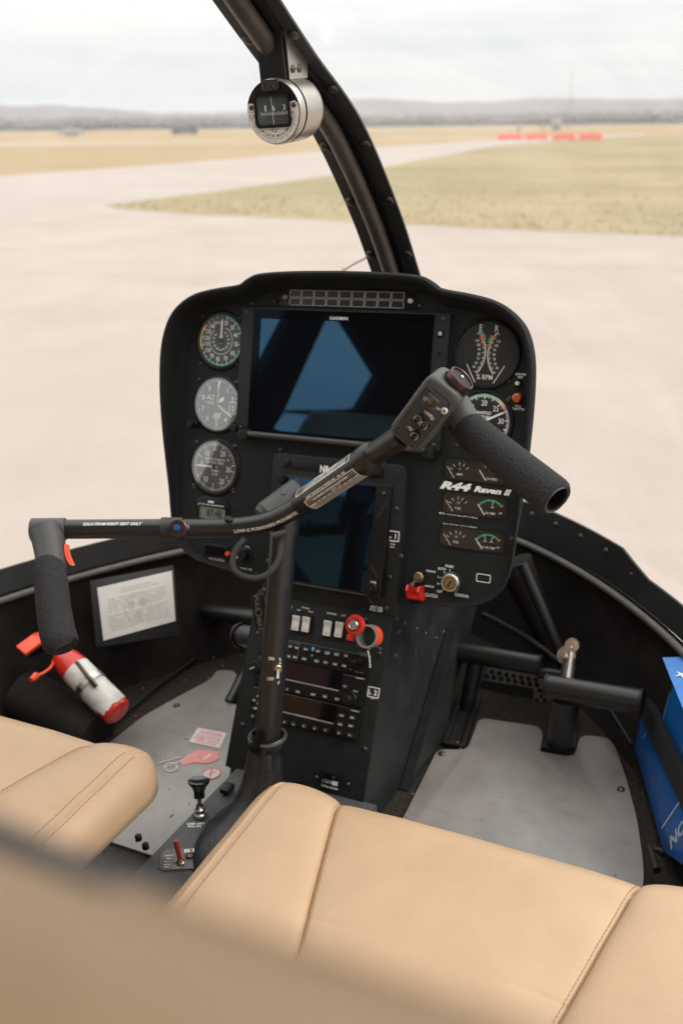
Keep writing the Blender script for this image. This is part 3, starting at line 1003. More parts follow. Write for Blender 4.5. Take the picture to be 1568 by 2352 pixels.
# compass ----------------------------------------------------------------
CPT = at(628, 257, 1.062)
cf_ = Frame(CPT, (1, 0, 0), (0, math.sin(RAD(-3)), math.cos(RAD(-3))))
comp = thing('compass', 'round silver standby compass hanging from the windscreen post', 'compass', cf_.m())
RC = 0.0335
b = MB(); b.lathe([(0, -0.058), (RC * 0.86, -0.058), (RC * 0.97, -0.053), (RC, -0.046), (RC, -0.0145)], 48)
obj('body', b, M_ALU, comp)
b = MB(); b.lathe([(RC * 0.965, -0.0145), (RC * 0.965, -0.011)], 48); obj('gasket', b, M_BLACK, comp)
b = MB(); b.lathe([(RC, -0.011), (RC, -0.004), (RC * 0.97, -0.0008), (RC * 0.93, 0)], 48); obj('face_ring', b, M_ALU, comp)
b = MB(); b.lathe([(RC * 0.955, -0.0006), (RC * 0.955, 0.0008), (0, 0.0008)], 48); obj('face', b, M_BLACK, comp)
# correction card: lower band of the face
b = MB()
cpts = [(RC * 0.945 * math.sin(RAD(a_)), RC * 0.945 * math.cos(RAD(a_)), 0.0012) for a_ in [76 + 208 * k / 40 for k in range(41)]]
cpts = [Vector(p) for p in cpts] + [Vector((-RC * 0.82, RC * 0.30, 0.0012)), Vector((-RC * 0.66, RC * 0.27, 0.0012)), Vector((-RC * 0.62, RC * 0.10, 0.0012)), Vector((RC * 0.62, RC * 0.10, 0.0012)), Vector((RC * 0.66, RC * 0.27, 0.0012)), Vector((RC * 0.82, RC * 0.30, 0.0012))]
b.cap(b.ring(cpts)); bmesh.ops.triangulate(b.bm, faces=b.bm.faces[:])
flat('correction_card', b, mat('compass_card', (0.72, 0.69, 0.64), 0.5, var=0.08), comp)
b = MB()
for i, s_ in enumerate(['330', '300', '270', '240', '210', '180', '150', '120', '90', '60', '30', '0']):
    a = 95 + i * 15.4
    rr_ = RC * 0.715
    b.text(s_, rr_ * math.sin(RAD(a)), rr_ * math.cos(RAD(a)), 0.0027, 0.0014, rot=RAD(180 - a), sx=0.75)
    b.tick(RC * 0.62, RC * 0.92, a + 7.7, 0.00025, 0.0014)
b.arc(RC * 0.805, RC * 0.812, 92, 268, 0, 0.0014)
for s_, y_, h_ in (('COMPASS CORRECTION', -0.0150, 0.0016), ('CALIBRATE WITH', -0.0174, 0.0013), ('RADIO ON', -0.0194, 0.0013)):
    b.text(s_, 0, y_, h_, 0.0014, sx=0.75)
b.text('STEER', -RC * 0.86, -RC * 0.10, 0.0018, 0.0014, rot=RAD(-100), sx=0.7); b.text('FOR', -RC * 0.71, -RC * 0.10, 0.0018, 0.0014, rot=RAD(-100), sx=0.7)
flat('card_print', b, M_LCDINK, comp)
b = MB(); b.frame_prism(rrect(0.0, RC * 0.03, RC * 1.30, RC * 1.00, 0.005), rrect(0.0, RC * 0.04, RC * 1.16, RC * 0.84, 0.004), 0.0005, 0.0032); obj('window_frame', b, M_BLACK, comp)
b = MB(); b.prism(rrect(0.0, RC * 0.04, RC * 1.18, RC * 0.86, 0.004), 0.0008, 0.0016); flat('window', b, S_LENS, comp)
b = MB()
for k in range(13):
    b.tick(0, 0.0028 if k % 2 else 0.0036, 0, 0.0007, 0.0019, -0.0140 + k * 0.0026, -0.0032)
for s_, x_ in (('E', -0.0072), ('6', 0.0015), ('3', 0.0128)):
    b.text(s_, x_ * 1.15, 0.0040, 0.0056, 0.0019, sx=0.8, bold=0.02)
b.bar(0.0004, -0.0125, -0.0006, 0.0155, 0.0005, 0.0020)
flat('card_scale', b, M_CREAM, comp)
b = MB(); b.prism(rrect(0, RC * 0.79, RC * 0.64, RC * 0.32, 0.002), 0.0007, 0.003)
obj('lamp_housing', b, mat('smoked_plastic', (0.03, 0.027, 0.024), 0.25, var=0.2), comp)
for sx in (-1, 0, 1):
    b = MB(); b.lathe([(0.0019, 0.0028), (0.0019, 0.0036), (0, 0.0040)], 10, T(sx * 0.0065, RC * 0.76)); obj('lamp_screw', b, M_DSTEEL, comp)
for sx in (-1, 1):
    screw(comp, T(sx * RC * 0.78, RC * 0.17, 0.0012), 0.0028)
# bracket up to the post
pb_ = PC[min(range(len(PC)), key=lambda i: (PC[i] - on_x(655, 125, 0)).length)]
lp = cf_.m().inverted() @ pb_
b = MB()
b.prism([(-0.0165, RC * 0.93), (0.0145, RC * 0.93), (0.0135, 0.078), (-0.0165, 0.082)], -0.010, -0.0075)
obj('bracket', b, M_FRAME, comp)
b = MB()
b.prism([(-0.054, RC * 0.90), (-0.014, RC * 0.90), (-0.014, 0.078), (-0.040, 0.084), (-0.058, 0.060)], 0, 0.0022, Matrix(((0, 0, 1, 0.0135), (0, 1, 0, 0), (1, 0, 0, 0), (0, 0, 0, 1))))
obj('side_plate', b, M_ALU, comp)
for y_, z_ in ((0.040, -0.022), (0.040, -0.036), (0.070, -0.022), (0.062, -0.040)):
    screw(comp, Matrix.Translation((0.0157, y_, z_)) @ Matrix.Rotation(RAD(90), 4, 'Y'), 0.0042)
screw(comp, T(-0.008, 0.060, -0.0115), 0.0042)

# pale winter air over the field
hz = bpy.data.materials.new('pale_haze'); hz.use_nodes = True
ht = hz.node_tree; ht.nodes.clear()
ho_ = ht.nodes.new('ShaderNodeOutputMaterial'); hv = ht.nodes.new('ShaderNodeVolumePrincipled')
hv.inputs['Color'].default_value = (0.93, 0.94, 0.96, 1); hv.inputs['Density'].default_value = HAZE
ht.links.new(hv.outputs[0], ho_.inputs['Volume'])
b = MB(); b.box(8600, 8600, 121, T(0, 0, 59.5))
o = obj('haze', b, hz, smooth=0, inside=False); tag(o, kind='stuff')
o.visible_shadow = True
# ================================================================== INSTRUMENT PANEL
HALF = [(0.0, 0.1330), (0.060, 0.1320), (0.104, 0.1290), (0.118, 0.1245), (0.131, 0.1155), (0.146, 0.1115), (0.172, 0.1075), (0.198, 0.1015), (0.216, 0.0925), (0.231, 0.0780), (0.2395, 0.0580), (0.2440, 0.033), (0.2465, -0.010),
        (0.2475, -0.060), (0.2470, -0.110), (0.2445, -0.165), (0.2415, -0.200), (0.236, -0.220), (0.225, -0.236), (0.209, -0.2460), (0.188, -0.2510), (0.145, -0.2560), (0.098, -0.2600)]
HALF = [(x * 1.012, y if y < 0.06 else 0.06 + (y - 0.06) * 0.945) for x, y in HALF]
HALF = [(v.x, v.y) for v in smoothpath([Vector((x, y, 0)) for x, y in HALF], 4)]
HALF[0] = (0.0, HALF[0][1])
OUTL = [(x, y) for x, y in HALF] + [(-x, y) for x, y in reversed(HALF)][:-1]
panel = thing('instrument_panel', 'black mushroom shaped instrument panel with raised rim and white lettering', 'instrument panel', PANEL.m())
b = MB()
b.prism(OUTL, -0.008, 0.0)
obj('face_plate', b, M_PANEL, panel, smooth=0)
def liph(v):
    t = (v + 0.25) / 0.30
    t = max(0, min(1, t))
    return 0.006 + 0.029 * t * t * (3 - 2 * t)
b = MB()
OFFP = offset_poly(OUTL, 0.02)
def lipring(off, hf, ha):
    out = []
    for (x, y), (x2, y2) in zip(OUTL, OFFP):
        h = liph(y); fl = max(0.36, h / 0.035) if off > 0 else 1.0
        k_ = off * fl / 0.02
        out.append((x + (x2 - x) * k_, y + (y2 - y) * k_, hf * h + ha))
    return b.ring(out)
# the rim flares outwards like a shallow bowl
seq = [(-0.003, 0, -0.001), (0.0005, 0.10, 0), (0.0035, 0.45, 0), (0.0065, 0.80, 0), (0.0085, 0.97, 0.0002), (0.0110, 1.0, 0.0022), (0.0138, 1.0, 0.0028), (0.0162, 0.98, 0.0014), (0.0172, 0.90, 0.0), (0.0165, 0.7, 0), (0.010, 0.25, 0), (0.004, 0, -0.004), (-0.006, 0, -0.022), (-0.022, 0, -0.055), (-0.05, 0, -0.11)]
rg = [lipring(*q) for q in seq]
for i in range(len(rg) - 1): b.bridge(rg[i], rg[i + 1])
b.cap(rg[-1], True)
obj('rim', b, M_HOOD, panel, smooth=50)
def puv(x, y, off=0.0): return PANEL.uv(x, y, off)
def pz(k, x, y, off=0.0): return PANEL.uv(*zo(k, x, y), off)
for k_, x_, y_ in (('A', 805, 258), ('A', 762, 320), ('A', 720, 1320), ('B', 838, 362), ('C', 372, 122), ('C', 668, 155), ('C', 655, 492), ('C', 350, 460), ('C', 388, 580), ('C', 614, 605),
                   ('B', 650, 270), ('B', 1320, 838), ('B', 950, 825), ('B', 1315, 990), ('C', 1033, 178), ('A', 708, 385), ('A', 692, 738), ('A', 688, 882), ('D', 1160, 797)):
    q = pz(k_, x_, y_)
    screw(panel, T(q.x, q.y, 0), 0.0028)
# printed words on the panel itself
def words(par, fr_uv, lst, m, z=0.0004, name='lettering'):
    # (text, sketch, x, y, cap height px, width px, options)
    b = MB()
    for (t_, k_, x_, y_, hp, wp, kw) in lst:
        q = fr_uv(k_, x_, y_)
        w_ = (fr_uv(k_, x_ + wp / 2, y_) - fr_uv(k_, x_ - wp / 2, y_)).length
        h_ = (fr_uv(k_, x_, y_ + hp / 2) - fr_uv(k_, x_, y_ - hp / 2)).length
        kk = dict(bold=0.02); kk.update(kw)
        b.text(t_, q.x, q.y, h_, z, w=w_, **kk)
    return flat(name, b, m, par)
words(panel, pz, [
    ('R44', 'D', 750, 422, 58, 225, dict(bold=0.06, shear=0.30)), ('Raven II', 'D', 1015, 455, 44, 268, dict(bold=0.05, shear=0.30)),
    ('AUX 17.0 US GAL (64 LITERS)', 'D', 778, 629, 15, 274, {}), ('29.5 US GAL (112 LITERS)', 'D', 790, 706, 15, 240, {}),
    ('HIGH RPM', 'B', 1412, 791, 17, 86, {}), ('TEST', 'B', 1412, 815, 17, 44, {}),
    ('FULL', 'B', 1396, 1033, 17, 44, {}), ('THROTTLE', 'B', 1396, 1055, 17, 92, {}),
    ('ENGAGE', 'D', 586, 1028, 15, 66, {}), ('DISENG', 'D', 575, 1135, 14, 62, {}), ('CLUTCH', 'D', 586, 1200, 24, 90, {}),
    ('PRIME', 'D', 717, 993, 19, 58, {}), ('BOTH', 'D', 664, 1011, 19, 54, {}), ('L', 'D', 638, 1066, 18, 10, {}), ('R', 'D', 636, 1116, 18, 12, {}),
    ('OFF', 'D', 646, 1172, 19, 36, {}), ('IGNITION', 'D', 803, 1200, 22, 96, {}),
    ('OAT/VOLTMETER', 'C', 530, 1044, 20, 124, {}), ('PANEL LTS', 'C', 762, 1124, 20, 86, {}), ('DIM', 'C', 770, 948, 14, 30, {}), ('OFF', 'C', 688, 1036, 13, 24, {}),
    ('TEST', 'B', 598, 278, 9, 36, dict(bold=0.0)),
], M_WHITE)
b = MB()
q = pz('D', 735, 1105)
for a_ in (-80, -60, -30, 5):
    pass
for k_, x0, y0, x1, y1 in (('D', 719, 1012, 722, 1032), ('D', 676, 1030, 690, 1046), ('D', 646, 1070, 664, 1076), ('D', 645, 1117, 662, 1116), ('D', 660, 1168, 676, 1155)):
    p0 = pz(k_, x0, y0); p1 = pz(k_, x1, y1); b.bar(p0.x, p0.y, p1.x, p1.y, 0.0009, 0.0004)
p0 = pz('C', 742, 965); p1 = pz('C', 795, 967)
b.bar(p0.x, p0.y, p1.x, p1.y + 0.001, 0.001, 0.0004)
flat('scale_marks', b, M_WHITE, panel)
p0 = pz('D', 958, 1078)
b = MB(); b.frame_prism(rrect(p0.x, p0.y, 0.0185, 0.0105, 0.002), rrect(p0.x, p0.y, 0.0165, 0.0085, 0.0015), 0, 0.0007)
flat('outline_mark', b, M_CREAM, panel)
# ------------------------------------------------------------------ round gauges
def gauge(name, label, u, v, R, dm, glass, builder, rb=0.0405, lugs=True):
    t = thing(name, label, 'gauge', PANEL.m(u, v, 0.0))
    b = MB()
    b.lathe([(rb + 0.0012, 0), (rb, 0.0022), (rb - 0.0012, 0.003), (R + 0.0022, 0.003), (R + 0.0006, 0.0016), (R, 0.0005)], 56)
    obj('bezel', b, M_BLACK, t)
    b = MB(); b.lathe([(R + 0.0008, 0.0004), (R + 0.0008, 0.0007), (0, 0.0007)], 56)
    flat('dial', b, dm, t)
    builder(t, R)
    b = MB(); b.lathe([(R + 0.0015, 0.0024), (0, 0.0024)], 48)
    flat('glass', b, glass, t)
    if lugs:
        for a in (45, 135, 225, 315):
            screw(t, T((rb + 0.0055) * math.sin(RAD(a)), (rb + 0.0055) * math.cos(RAD(a)), 0.0), 0.0024)
    return t
def pol(r, a): return r * math.sin(RAD(a)), r * math.cos(RAD(a))
def needle(t, pts, m=M_WHITE, z=0.0015, name='needle', rot=0):
    b = MB(); b.prism(pts, z, z + 0.0005, Rz(-RAD(rot)))
    return flat(name, b, m, t)
Z1 = 0.0009
def asi(t, R):
    b = MB(); b.arc(R * 0.93, R * 0.995, 12, 232, 0, Z1); flat('green_arc', b, M_TEAL, t)
    b = MB(); b.arc(R * 0.93, R * 0.995, 250, 302, 0, Z1); flat('yellow_arc', b, M_YELLOW, t)
    b = MB(); b.arc(R * 0.88, R * 0.995, 302, 308, 0, Z1 + 0.0001); b.arc(R * 0.9, R * 0.99, 233, 237, 0, Z1 + 0.0001); flat('red_line', b, M_REDP, t)
    b = MB()
    NUM = [('20', 16), ('30', 43), ('40', 70), ('50', 98), ('60', 129), ('70', 160), ('80', 188), ('90', 213), ('100', 237), ('110', 258), ('120', 277), ('130', 298), ('140', 320)]
    for s_, a in NUM:
        x, y = pol(R * 0.725, a); b.text(s_, x, y, 0.0062, Z1 + 0.0002, sx=0.78, bold=0.01)
        b.tick(R * 0.84, R * 0.97, a, 0.0009, Z1 + 0.0002)
    for i in range(len(NUM) - 1):
        b.tick(R * 0.89, R * 0.97, (NUM[i][1] + NUM[i + 1][1]) / 2, 0.0007, Z1 + 0.0002)
    b.tick(R * 0.89, R * 0.97, 330, 0.0007, Z1 + 0.0002); b.tick(R * 0.89, R * 0.97, 345, 0.0007, Z1 + 0.0002)
    for i, s_ in enumerate(['40', '60', '80', '100', '120', '140', '160', '180', '200', '220', '240', '260']):
        a = 30 + i * 25.5; x, y = pol(R * 0.36, a); b.text(s_, x, y, 0.0030, Z1 + 0.0002, sx=0.75)
    for i in range(34):
        b.tick(R * 0.49, R * 0.54, 20 + i * 9.0, 0.0005, Z1 + 0.0002)
    b.arc(R * 0.535, R * 0.55, 20, 318, 0, Z1 + 0.0002)
    b.text('KNOTS', -R * 0.20, R * 0.70, 0.0036, Z1 + 0.0002, sx=0.8); b.text('K M H', 0, R * 0.16, 0.0024, Z1 + 0.0002)
    flat('numerals', b, M_CREAM, t)
    needle(t, [(-0.0011, -0.004), (0.0011, -0.004), (0.0013, R * 0.75), (0, R * 0.86), (-0.0013, R * 0.75)], M_CREAM, rot=2)
    b = MB(); b.lathe([(0.0035, 0.0014), (0.0035, 0.0022), (0, 0.0023)], 16); flat('hub', b, M_BLACK, t)
A1 = pz('A', 566, 555); A2 = pz('A', 538, 1055); A3 = pz('C', 523, 317)
GU = (A1.x + A2.x + A3.x) / 3
gauge('airspeed_indicator', 'round airspeed dial with green and yellow arcs, topmost of the three dials beside the screen', GU, A1.y, 0.0345, M_DIALT, G_DIM, asi)
M_DIALGLARE = mat('dial_painted_glare', (0.085, 0.080, 0.076), 0.5, var=0.1)  # grey of the sky reflected in the glass, put into the dial colour
def alt_(t, R):
    b = MB()
    for i in range(10):
        a = i * 36 + 1; x, y = pol(R * 0.72, a)
        if i != 3: b.text(str(i), x, y, 0.0078, Z1, sx=0.8, bold=0.01)
        b.tick(R * 0.86, R * 0.96, a, 0.0011, Z1)
        for k in range(1, 5):
            b.tick(R * 0.90, R * 0.96, a + k * 7.2, 0.0006, Z1)
    b.text('ALT', -R * 0.32, R * 0.26, 0.0064, Z1, sx=0.85, bold=0.015)
    b.text('CALIBRATED', -R * 0.36, R * 0.08, 0.0020, Z1); b.text('TO 20,000 FT', -R * 0.36, R * 0.0, 0.0020, Z1)
    for k in range(4):
        b.bar(-0.006 + k * 0.003, -R * 0.58, -0.001 + k * 0.003 - 0.002, -R * 0.34, 0.0013, Z1)
    flat('numerals', b, M_WHITE, t)
    b = MB(); b.frame_prism(rrect(R * 0.72, -R * 0.12, 0.012, 0.017, 0.001), rrect(R * 0.72, -R * 0.12, 0.0105, 0.0155, 0.001), Z1 - 0.0001, Z1 + 0.0002)
    b.text('29.92', R * 0.72, -R * 0.12, 0.0038, Z1, rot=RAD(-80), sx=0.8)
    flat('pressure_window', b, M_WHITE, t)
    needle(t, [(-0.0004, 0), (0.0004, 0), (0.0005, R * 0.7), (0.0022, R * 0.92), (-0.0022, R * 0.92), (-0.0005, R * 0.7)], rot=4, name='ten_thousands_needle')
    needle(t, [(-0.0006, 0.004), (0.0006, 0.004), (0.0030, R * 0.28), (0, R * 0.46), (-0.0030, R * 0.28)], rot=48, z=0.0017, name='thousands_needle')
    needle(t, [(-0.0012, 0.002), (0.0012, 0.002), (0.0016, R * 0.70), (0, R * 0.90), (-0.0016, R * 0.70)], rot=123, z=0.0019, name='hundreds_needle')
t_alt = gauge('altimeter', 'round altimeter dial with painted grey glare, middle one of the three dials beside the screen', GU - 0.0005, A2.y, 0.0350, M_DIALGLARE, G_DIAL, alt_)
for sx, sy in ((-0.036, -0.030), (0.037, -0.030)):
    b = MB(); b.lathe([(0.0062, 0), (0.0062, 0.003), (0.0050, 0.004), (0.0050, 0.013), (0.0044, 0.0145), (0, 0.0148)], 18); obj('knob', b, M_BLACK, t_alt, T(sx, sy, 0.001))
def vsi_(t, R):
    b = MB()
    for s_, a in (('0', 270), ('10', 322), ('20', 33), ('30', 95), ('20', 146), ('10', 218)):
        x, y = pol(R * (0.66 if s_ != '0' else 0.62), a); b.text(s_, x, y + (0.004 if s_ == '0' else 0), 0.0078 if s_ != '0' else 0.006, Z1, sx=0.78, bold=0.01)
    for s_, a in (('5', 297), ('5', 244), ('15', 358), ('15', 182), ('25', 62), ('25', 122)):
        x, y = pol(R * 0.70, a); b.text(s_, x, y, 0.0034, Z1, sx=0.8)
    for k in range(-30, 31):
        a = 270 + k * 2.88; big = k % 5 == 0
        a = 270 + k * 5.75 
        b.tick(R * (0.80 if big else 0.87), R * 0.965, a, 0.0011 if big else 0.0007, Z1)
    b.text('INSTANTANEOUS', 0, R * 0.30, 0.0034, Z1, sx=0.85, bold=0.01); b.text('VERTICAL SPEED', 0, R * 0.165, 0.0034, Z1, sx=0.85, bold=0.01)
    b.text('FT/MIN', 0.001, -R * 0.16, 0.0034, Z1, sx=0.85, bold=0.01); b.text('X100', 0.001, -R * 0.29, 0.0034, Z1, sx=0.85, bold=0.01)
    flat('numerals', b, M_WHITE, t)
    needle(t, [(-0.0013, -0.004), (0.0013, -0.004), (0.0011, R * 0.84), (-0.0011, R * 0.84)], rot=270)
    b = MB(); b.lathe([(0.003, 0.0014), (0.003, 0.0022), (0, 0.0023)], 16); flat('hub', b, M_BLACK, t)
gauge('vertical_speed_indicator', 'round vertical speed dial with painted grey glare, lowest of the three dials beside the screen', GU, A3.y, 0.0350, M_DIALGLARE, G_DIAL, vsi_)
C4 = pz('B', 1157, 637); C5 = pz('B', 1128, 1152)
def rpm_(t, R):
    for side in (-1, 1):
        b = MB()
        cx, rad = side * R * 1.02, R * 0.985
        import_a = [(-45 + k * 2.5) for k in range(37)]
        L = lambda rr, a: (cx - side * rr * math.cos(RAD(a)), R * 0.02 + rr * math.sin(RAD(a)))
        a0, a1 = -40, 42
        pts = []
        for k in range(24):
            a = a0 + (a1 - a0) * k / 24; a_n = a0 + (a1 - a0) * (k + 1) / 24
            p, q = L(rad, a), L(rad, a_n); b.bar(*p, *q, 0.0011, Z1)
        for k in range(33):
            a = a0 + (a1 - a0) * k / 32; big = k % 4 == 0
            p, q = L(rad - 0.0002, a), L(rad - (0.0042 if big else 0.0028), a); b.bar(*p, *q, 0.0007 if big else 0.0004, Z1 + 0.0001)
        for i, s_ in enumerate(('50', '60', '70', '80', '90', '100', '110')):
            a = -34 + i * 10.6; p = L(rad - 0.0082, a); b.text(s_, p[0], p[1], 0.0034, Z1, sx=0.75, bold=0.01)
        b.text('E' if side < 0 else 'R', side * R * 0.26, R * 0.80, 0.0078, Z1, sx=0.8)
        b.bar(side * R * 0.30, -R * 0.90, side * R * 0.62, -R * 0.34, 0.0011, Z1 + 0.0006)
        flat('scale', b, M_CREAM, t)
        b = MB()
        for k in range(6):
            a, a_n = (18 if side > 0 else 27) + k * 2.1, (18 if side > 0 else 27) + (k + 1) * 2.1
            b.bar(*L(rad + 0.0018, a), *L(rad + 0.0018, a_n), 0.0036, Z1 + 0.0003)
        flat('green_arc', b, M_GREEN, t)
        b = MB()
        for a in ((31, 14) if side > 0 else (25, 31)):
            b.bar(*L(rad - 0.004, a), *L(rad + 0.004, a), 0.0017, Z1 + 0.0005)
        flat('red_line', b, M_REDP, t)
    b = MB(); b.text('% RPM', 0, -R * 0.72, 0.0062, Z1, sx=0.85, bold=0.01); flat('lettering', b, M_CREAM, t)
gauge('dual_tachometer', 'large black dual tachometer dial with two crossing curved scales', C4.x, C4.y, 0.0385, M_DIAL, G_DIM, rpm_, rb=0.0425, lugs=False)
def map_(t, R):
    b = MB(); b.arc(R * 0.88, R * 0.99, -35, 28, 0, Z1); flat('green_arc', b, M_GREEN, t)
    b = MB(); b.arc(R * 0.88, R * 0.99, 28, 47, 0, Z1); flat('lime_arc', b, M_LIME, t)
    b = MB(); b.arc(R * 0.80, R * 0.99, 47, 53, 0, Z1 + 0.0001); flat('red_line', b, M_REDP, t)
    b = MB()
    for s_, a in (('5', -125), ('10', -88), ('15', -44), ('20', 0), ('25', 42), ('30', 84), ('35', 128)):
        x, y = pol(R * 0.66, a); b.text(s_, x, y, 0.0068, Z1, sx=0.8, bold=0.01)
    for k in range(-34, 36):
        a = k * 4.2; big = k % 5 == 0
        b.tick(R * (0.80 if big else 0.86), R * 0.97, a, 0.0013 if big else 0.0009, Z1 + 0.0002)
    b.text('MANIFOLD', 0.0005, R * 0.32, 0.0037, Z1, w=0.0185, bold=0.02); b.text('PRESSURE', -0.0005, R * 0.17, 0.0037, Z1, w=0.0185, bold=0.02); b.text('IN. HG', 0, -R * 0.3, 0.0036, Z1)
    flat('numerals', b, M_WHITE, t)
    needle(t, [(-0.0015, -0.008), (0.0015, -0.008), (0.0012, R * 0.78), (0, R * 0.85), (-0.0012, R * 0.78)], rot=63)
    b = MB(); b.lathe([(0.003, 0.0014), (0.003, 0.0022), (0, 0.0023)], 16); flat('hub', b, M_BLACK, t)
gauge('manifold_pressure_gauge', 'round manifold pressure dial with green and red arc behind the foam grip', C5.x, C5.y, 0.0345, M_DIAL, G_DIM, map_, rb=0.0385)
# ------------------------------------------------------------------ small cluster gauges
def cluster(name, label, q, draw, wd=0.083, ht=0.0255):
    t = thing(name, label, 'gauge', PANEL.m(q.x, q.y, 0))
    b = MB(); b.frame_prism(rrect(0, 0, wd + 0.003, ht + 0.003, 0.007), rrect(0, 0, wd, ht, 0.006), -0.001, 0.0012); obj('bezel', b, M_BLACK, t)
    b = MB(); b.prism(rrect(0, 0, wd + 0.0005, ht + 0.0005, 0.006), -0.001, 0.0004); flat('dial', b, mat('dial_brown_black', (0.013, 0.010, 0.009), 0.45, var=0.1), t)
    draw(t, wd, ht)
    b = MB(); b.cap(b.ring([(x, y, 0.0010) for x, y in rrect(0, 0, wd, ht, 0.006)])); flat('glass', b, G_DIM, t)
    return t
def cl_draw(left, right, rt, ticks_r, arc):
    def f(t, wd, ht):
        b = MB()
        cx = -wd * 0.25
        for a in (-62, -38, -14 + 10, 22, 50):
            b.tick(0.0105, 0.0145, a, 0.0007, 0.0007, cx, -0.006)
        b.text(left, cx, -0.0062, 0.0030, 0.0007, sx=0.85)
        b.text('1/2' if left == 'FUEL' else '0', cx, 0.0005, 0.0026, 0.0007)
        cx = wd * 0.25
        b.text(right, cx, -0.0078, 0.0028, 0.0007, sx=0.8)
        for a in ticks_r:
            b.tick(0.0105, 0.0160, a, 0.0007, 0.0009, cx, -0.008)
        for s_, x_, y_ in rt:
            b.text(s_, cx + x_, y_, 0.0024, 0.0007, sx=0.8)
        flat('scale', b, M_CREAM, t)
        for c in (-wd * 0.25, wd * 0.25):
            b = MB(); b.bar(c - 0.0165, 0.0020, c - 0.0070, -0.0105, 0.0012, 0.0010); flat('needle', b, M_WHITE, t)
        if arc:
            b = MB(); b.arc(0.0175, 0.0197, -58, 48, 0, 0.0007, T(cx, -0.0105)); flat('green_arc', b, M_GREEN, t)
        b = MB(); b.bar(cx + (0.0125 if arc else -0.0105), 0.0012 if arc else 0.0085, cx + (0.0158 if arc else -0.0085), 0.0040 if arc else 0.0050, 0.0014, 0.0009); flat('red_line', b, M_REDP, t)
    return f
cluster('ammeter_oil_pressure_gauge', 'small black ammeter and oil pressure window half hidden by the foam grip', pz('D', 905, 315), cl_draw('AMPS', 'OIL PRESS', [], (), False))
cluster('fuel_oil_temperature_gauge', 'small fuel and oil temperature window under the white aircraft name', pz('D', 895, 558), cl_draw('FUEL', 'OIL TEMP', [('75', -0.012, -0.004), ('180', 0.002, 0.0), ('245', 0.013, -0.006)], (10,), True))
cluster('fuel_cylinder_temperature_gauge', 'small fuel and cylinder head temperature window above the ignition switch', pz('D', 878, 800), cl_draw('FUEL', 'CYL HD TEMP', [('200', -0.012, -0.004), ('300', -0.004, 0.0), ('400', 0.004, 0.0), ('500', 0.013, -0.006)], (-20, 22), True))
# ------------------------------------------------------------------ lamps, ignition, clutch
def onp(name, label, cat, k, x, y): 
    q = pz(k, x, y); return thing(name, label, cat, PANEL.m(q.x, q.y, 0))
t = onp('push_button', 'small white push button under the high rpm test words', 'button', 'B', 1398, 862)
b = MB(); b.lathe([(0.005, 0), (0.005, 0.002), (0.0042, 0.003)], 16); obj('collar', b, M_BLACK, t)
b = MB(); b.lathe([(0.0028, 0.002), (0.0028, 0.006), (0.0022, 0.0072), (0, 0.0075)], 14); obj('button', b, M_WPLAST, t)
t = onp('warning_lamp', 'round amber full throttle lamp on the panel edge', 'lamp', 'B', 1396, 970)
b = MB(); b.lathe([(0.0070, 0), (0.0070, 0.002), (0.0060, 0.0028)], 20); obj('collar', b, M_BLACK, t)
b = MB(); b.lathe([(0.0062, 0.002), (0.0060, 0.0065), (0.0048, 0.0090), (0.0022, 0.0100), (0, 0.0102)], 20); obj('lens', b, M_AMBER, t)
t = onp('ignition_switch', 'round silver key ignition switch above the ignition word', 'switch', 'D', 735, 1105)
b = MB(); b.lathe([(0.0135, 0), (0.0135, 0.004), (0.0122, 0.0085), (0.0105, 0.0100), (0.0082, 0.0100), (0.0078, 0.0080)], 36); obj('collar', b, M_STEEL, t)
b = MB(); b.lathe([(0.0078, 0.0075), (0.0072, 0.0095), (0, 0.0098)], 28); obj('key_barrel', b, M_BRASS, t)
b = MB(); b.bar(-0.0022, -0.0035, 0.0026, 0.0035, 0.0018, 0.0100); b.bar(0.0, -0.0030, -0.0022, -0.0052, 0.0012, 0.0100); flat('keyhole', b, M_BLACK, t)
t = onp('clutch_switch', 'clutch toggle switch with a lifted red guard', 'switch', 'D', 500, 1070)
b = MB(); b.lathe([(0.0078, 0), (0.0078, 0.002), (0.0066, 0.004), (0.0056, 0.0045), (0.0050, 0.0040), (0, 0.0036)], 24); obj('nut', b, M_BRASS, t)
b = MB(); b.tube([(0, 0.0005, 0.003), (-0.001, -0.004, 0.012), (-0.0016, -0.0072, 0.0185)], [0.0020, 0.0023, 0.0027], 12); obj('toggle', b, M_STEEL, t)
b = MB()
for sx in (-1, 1):
    b.prism([(0, 0.0005), (0.016, 0.0020), (0.020, -0.004), (0.014, -0.013), (0, -0.015)], -0.0012, 0.0012, Matrix(((0, 0, 1, sx * 0.0078), (0, 1, 0, -0.0105), (1, 0, 0, 0.001), (0, 0, 0, 1))))
b.box(0.0155, 0.004, 0.012, T(0, -0.0240, 0.007), 0.001)
b.box(0.0155, 0.012, 0.0026, T(0, -0.0190, 0.0025), 0.0005)
b.tube([(-0.0115, -0.0255, 0.0045), (0.0115, -0.0255, 0.0045)], 0.0040, 12)
obj('guard', b, M_RED, t)
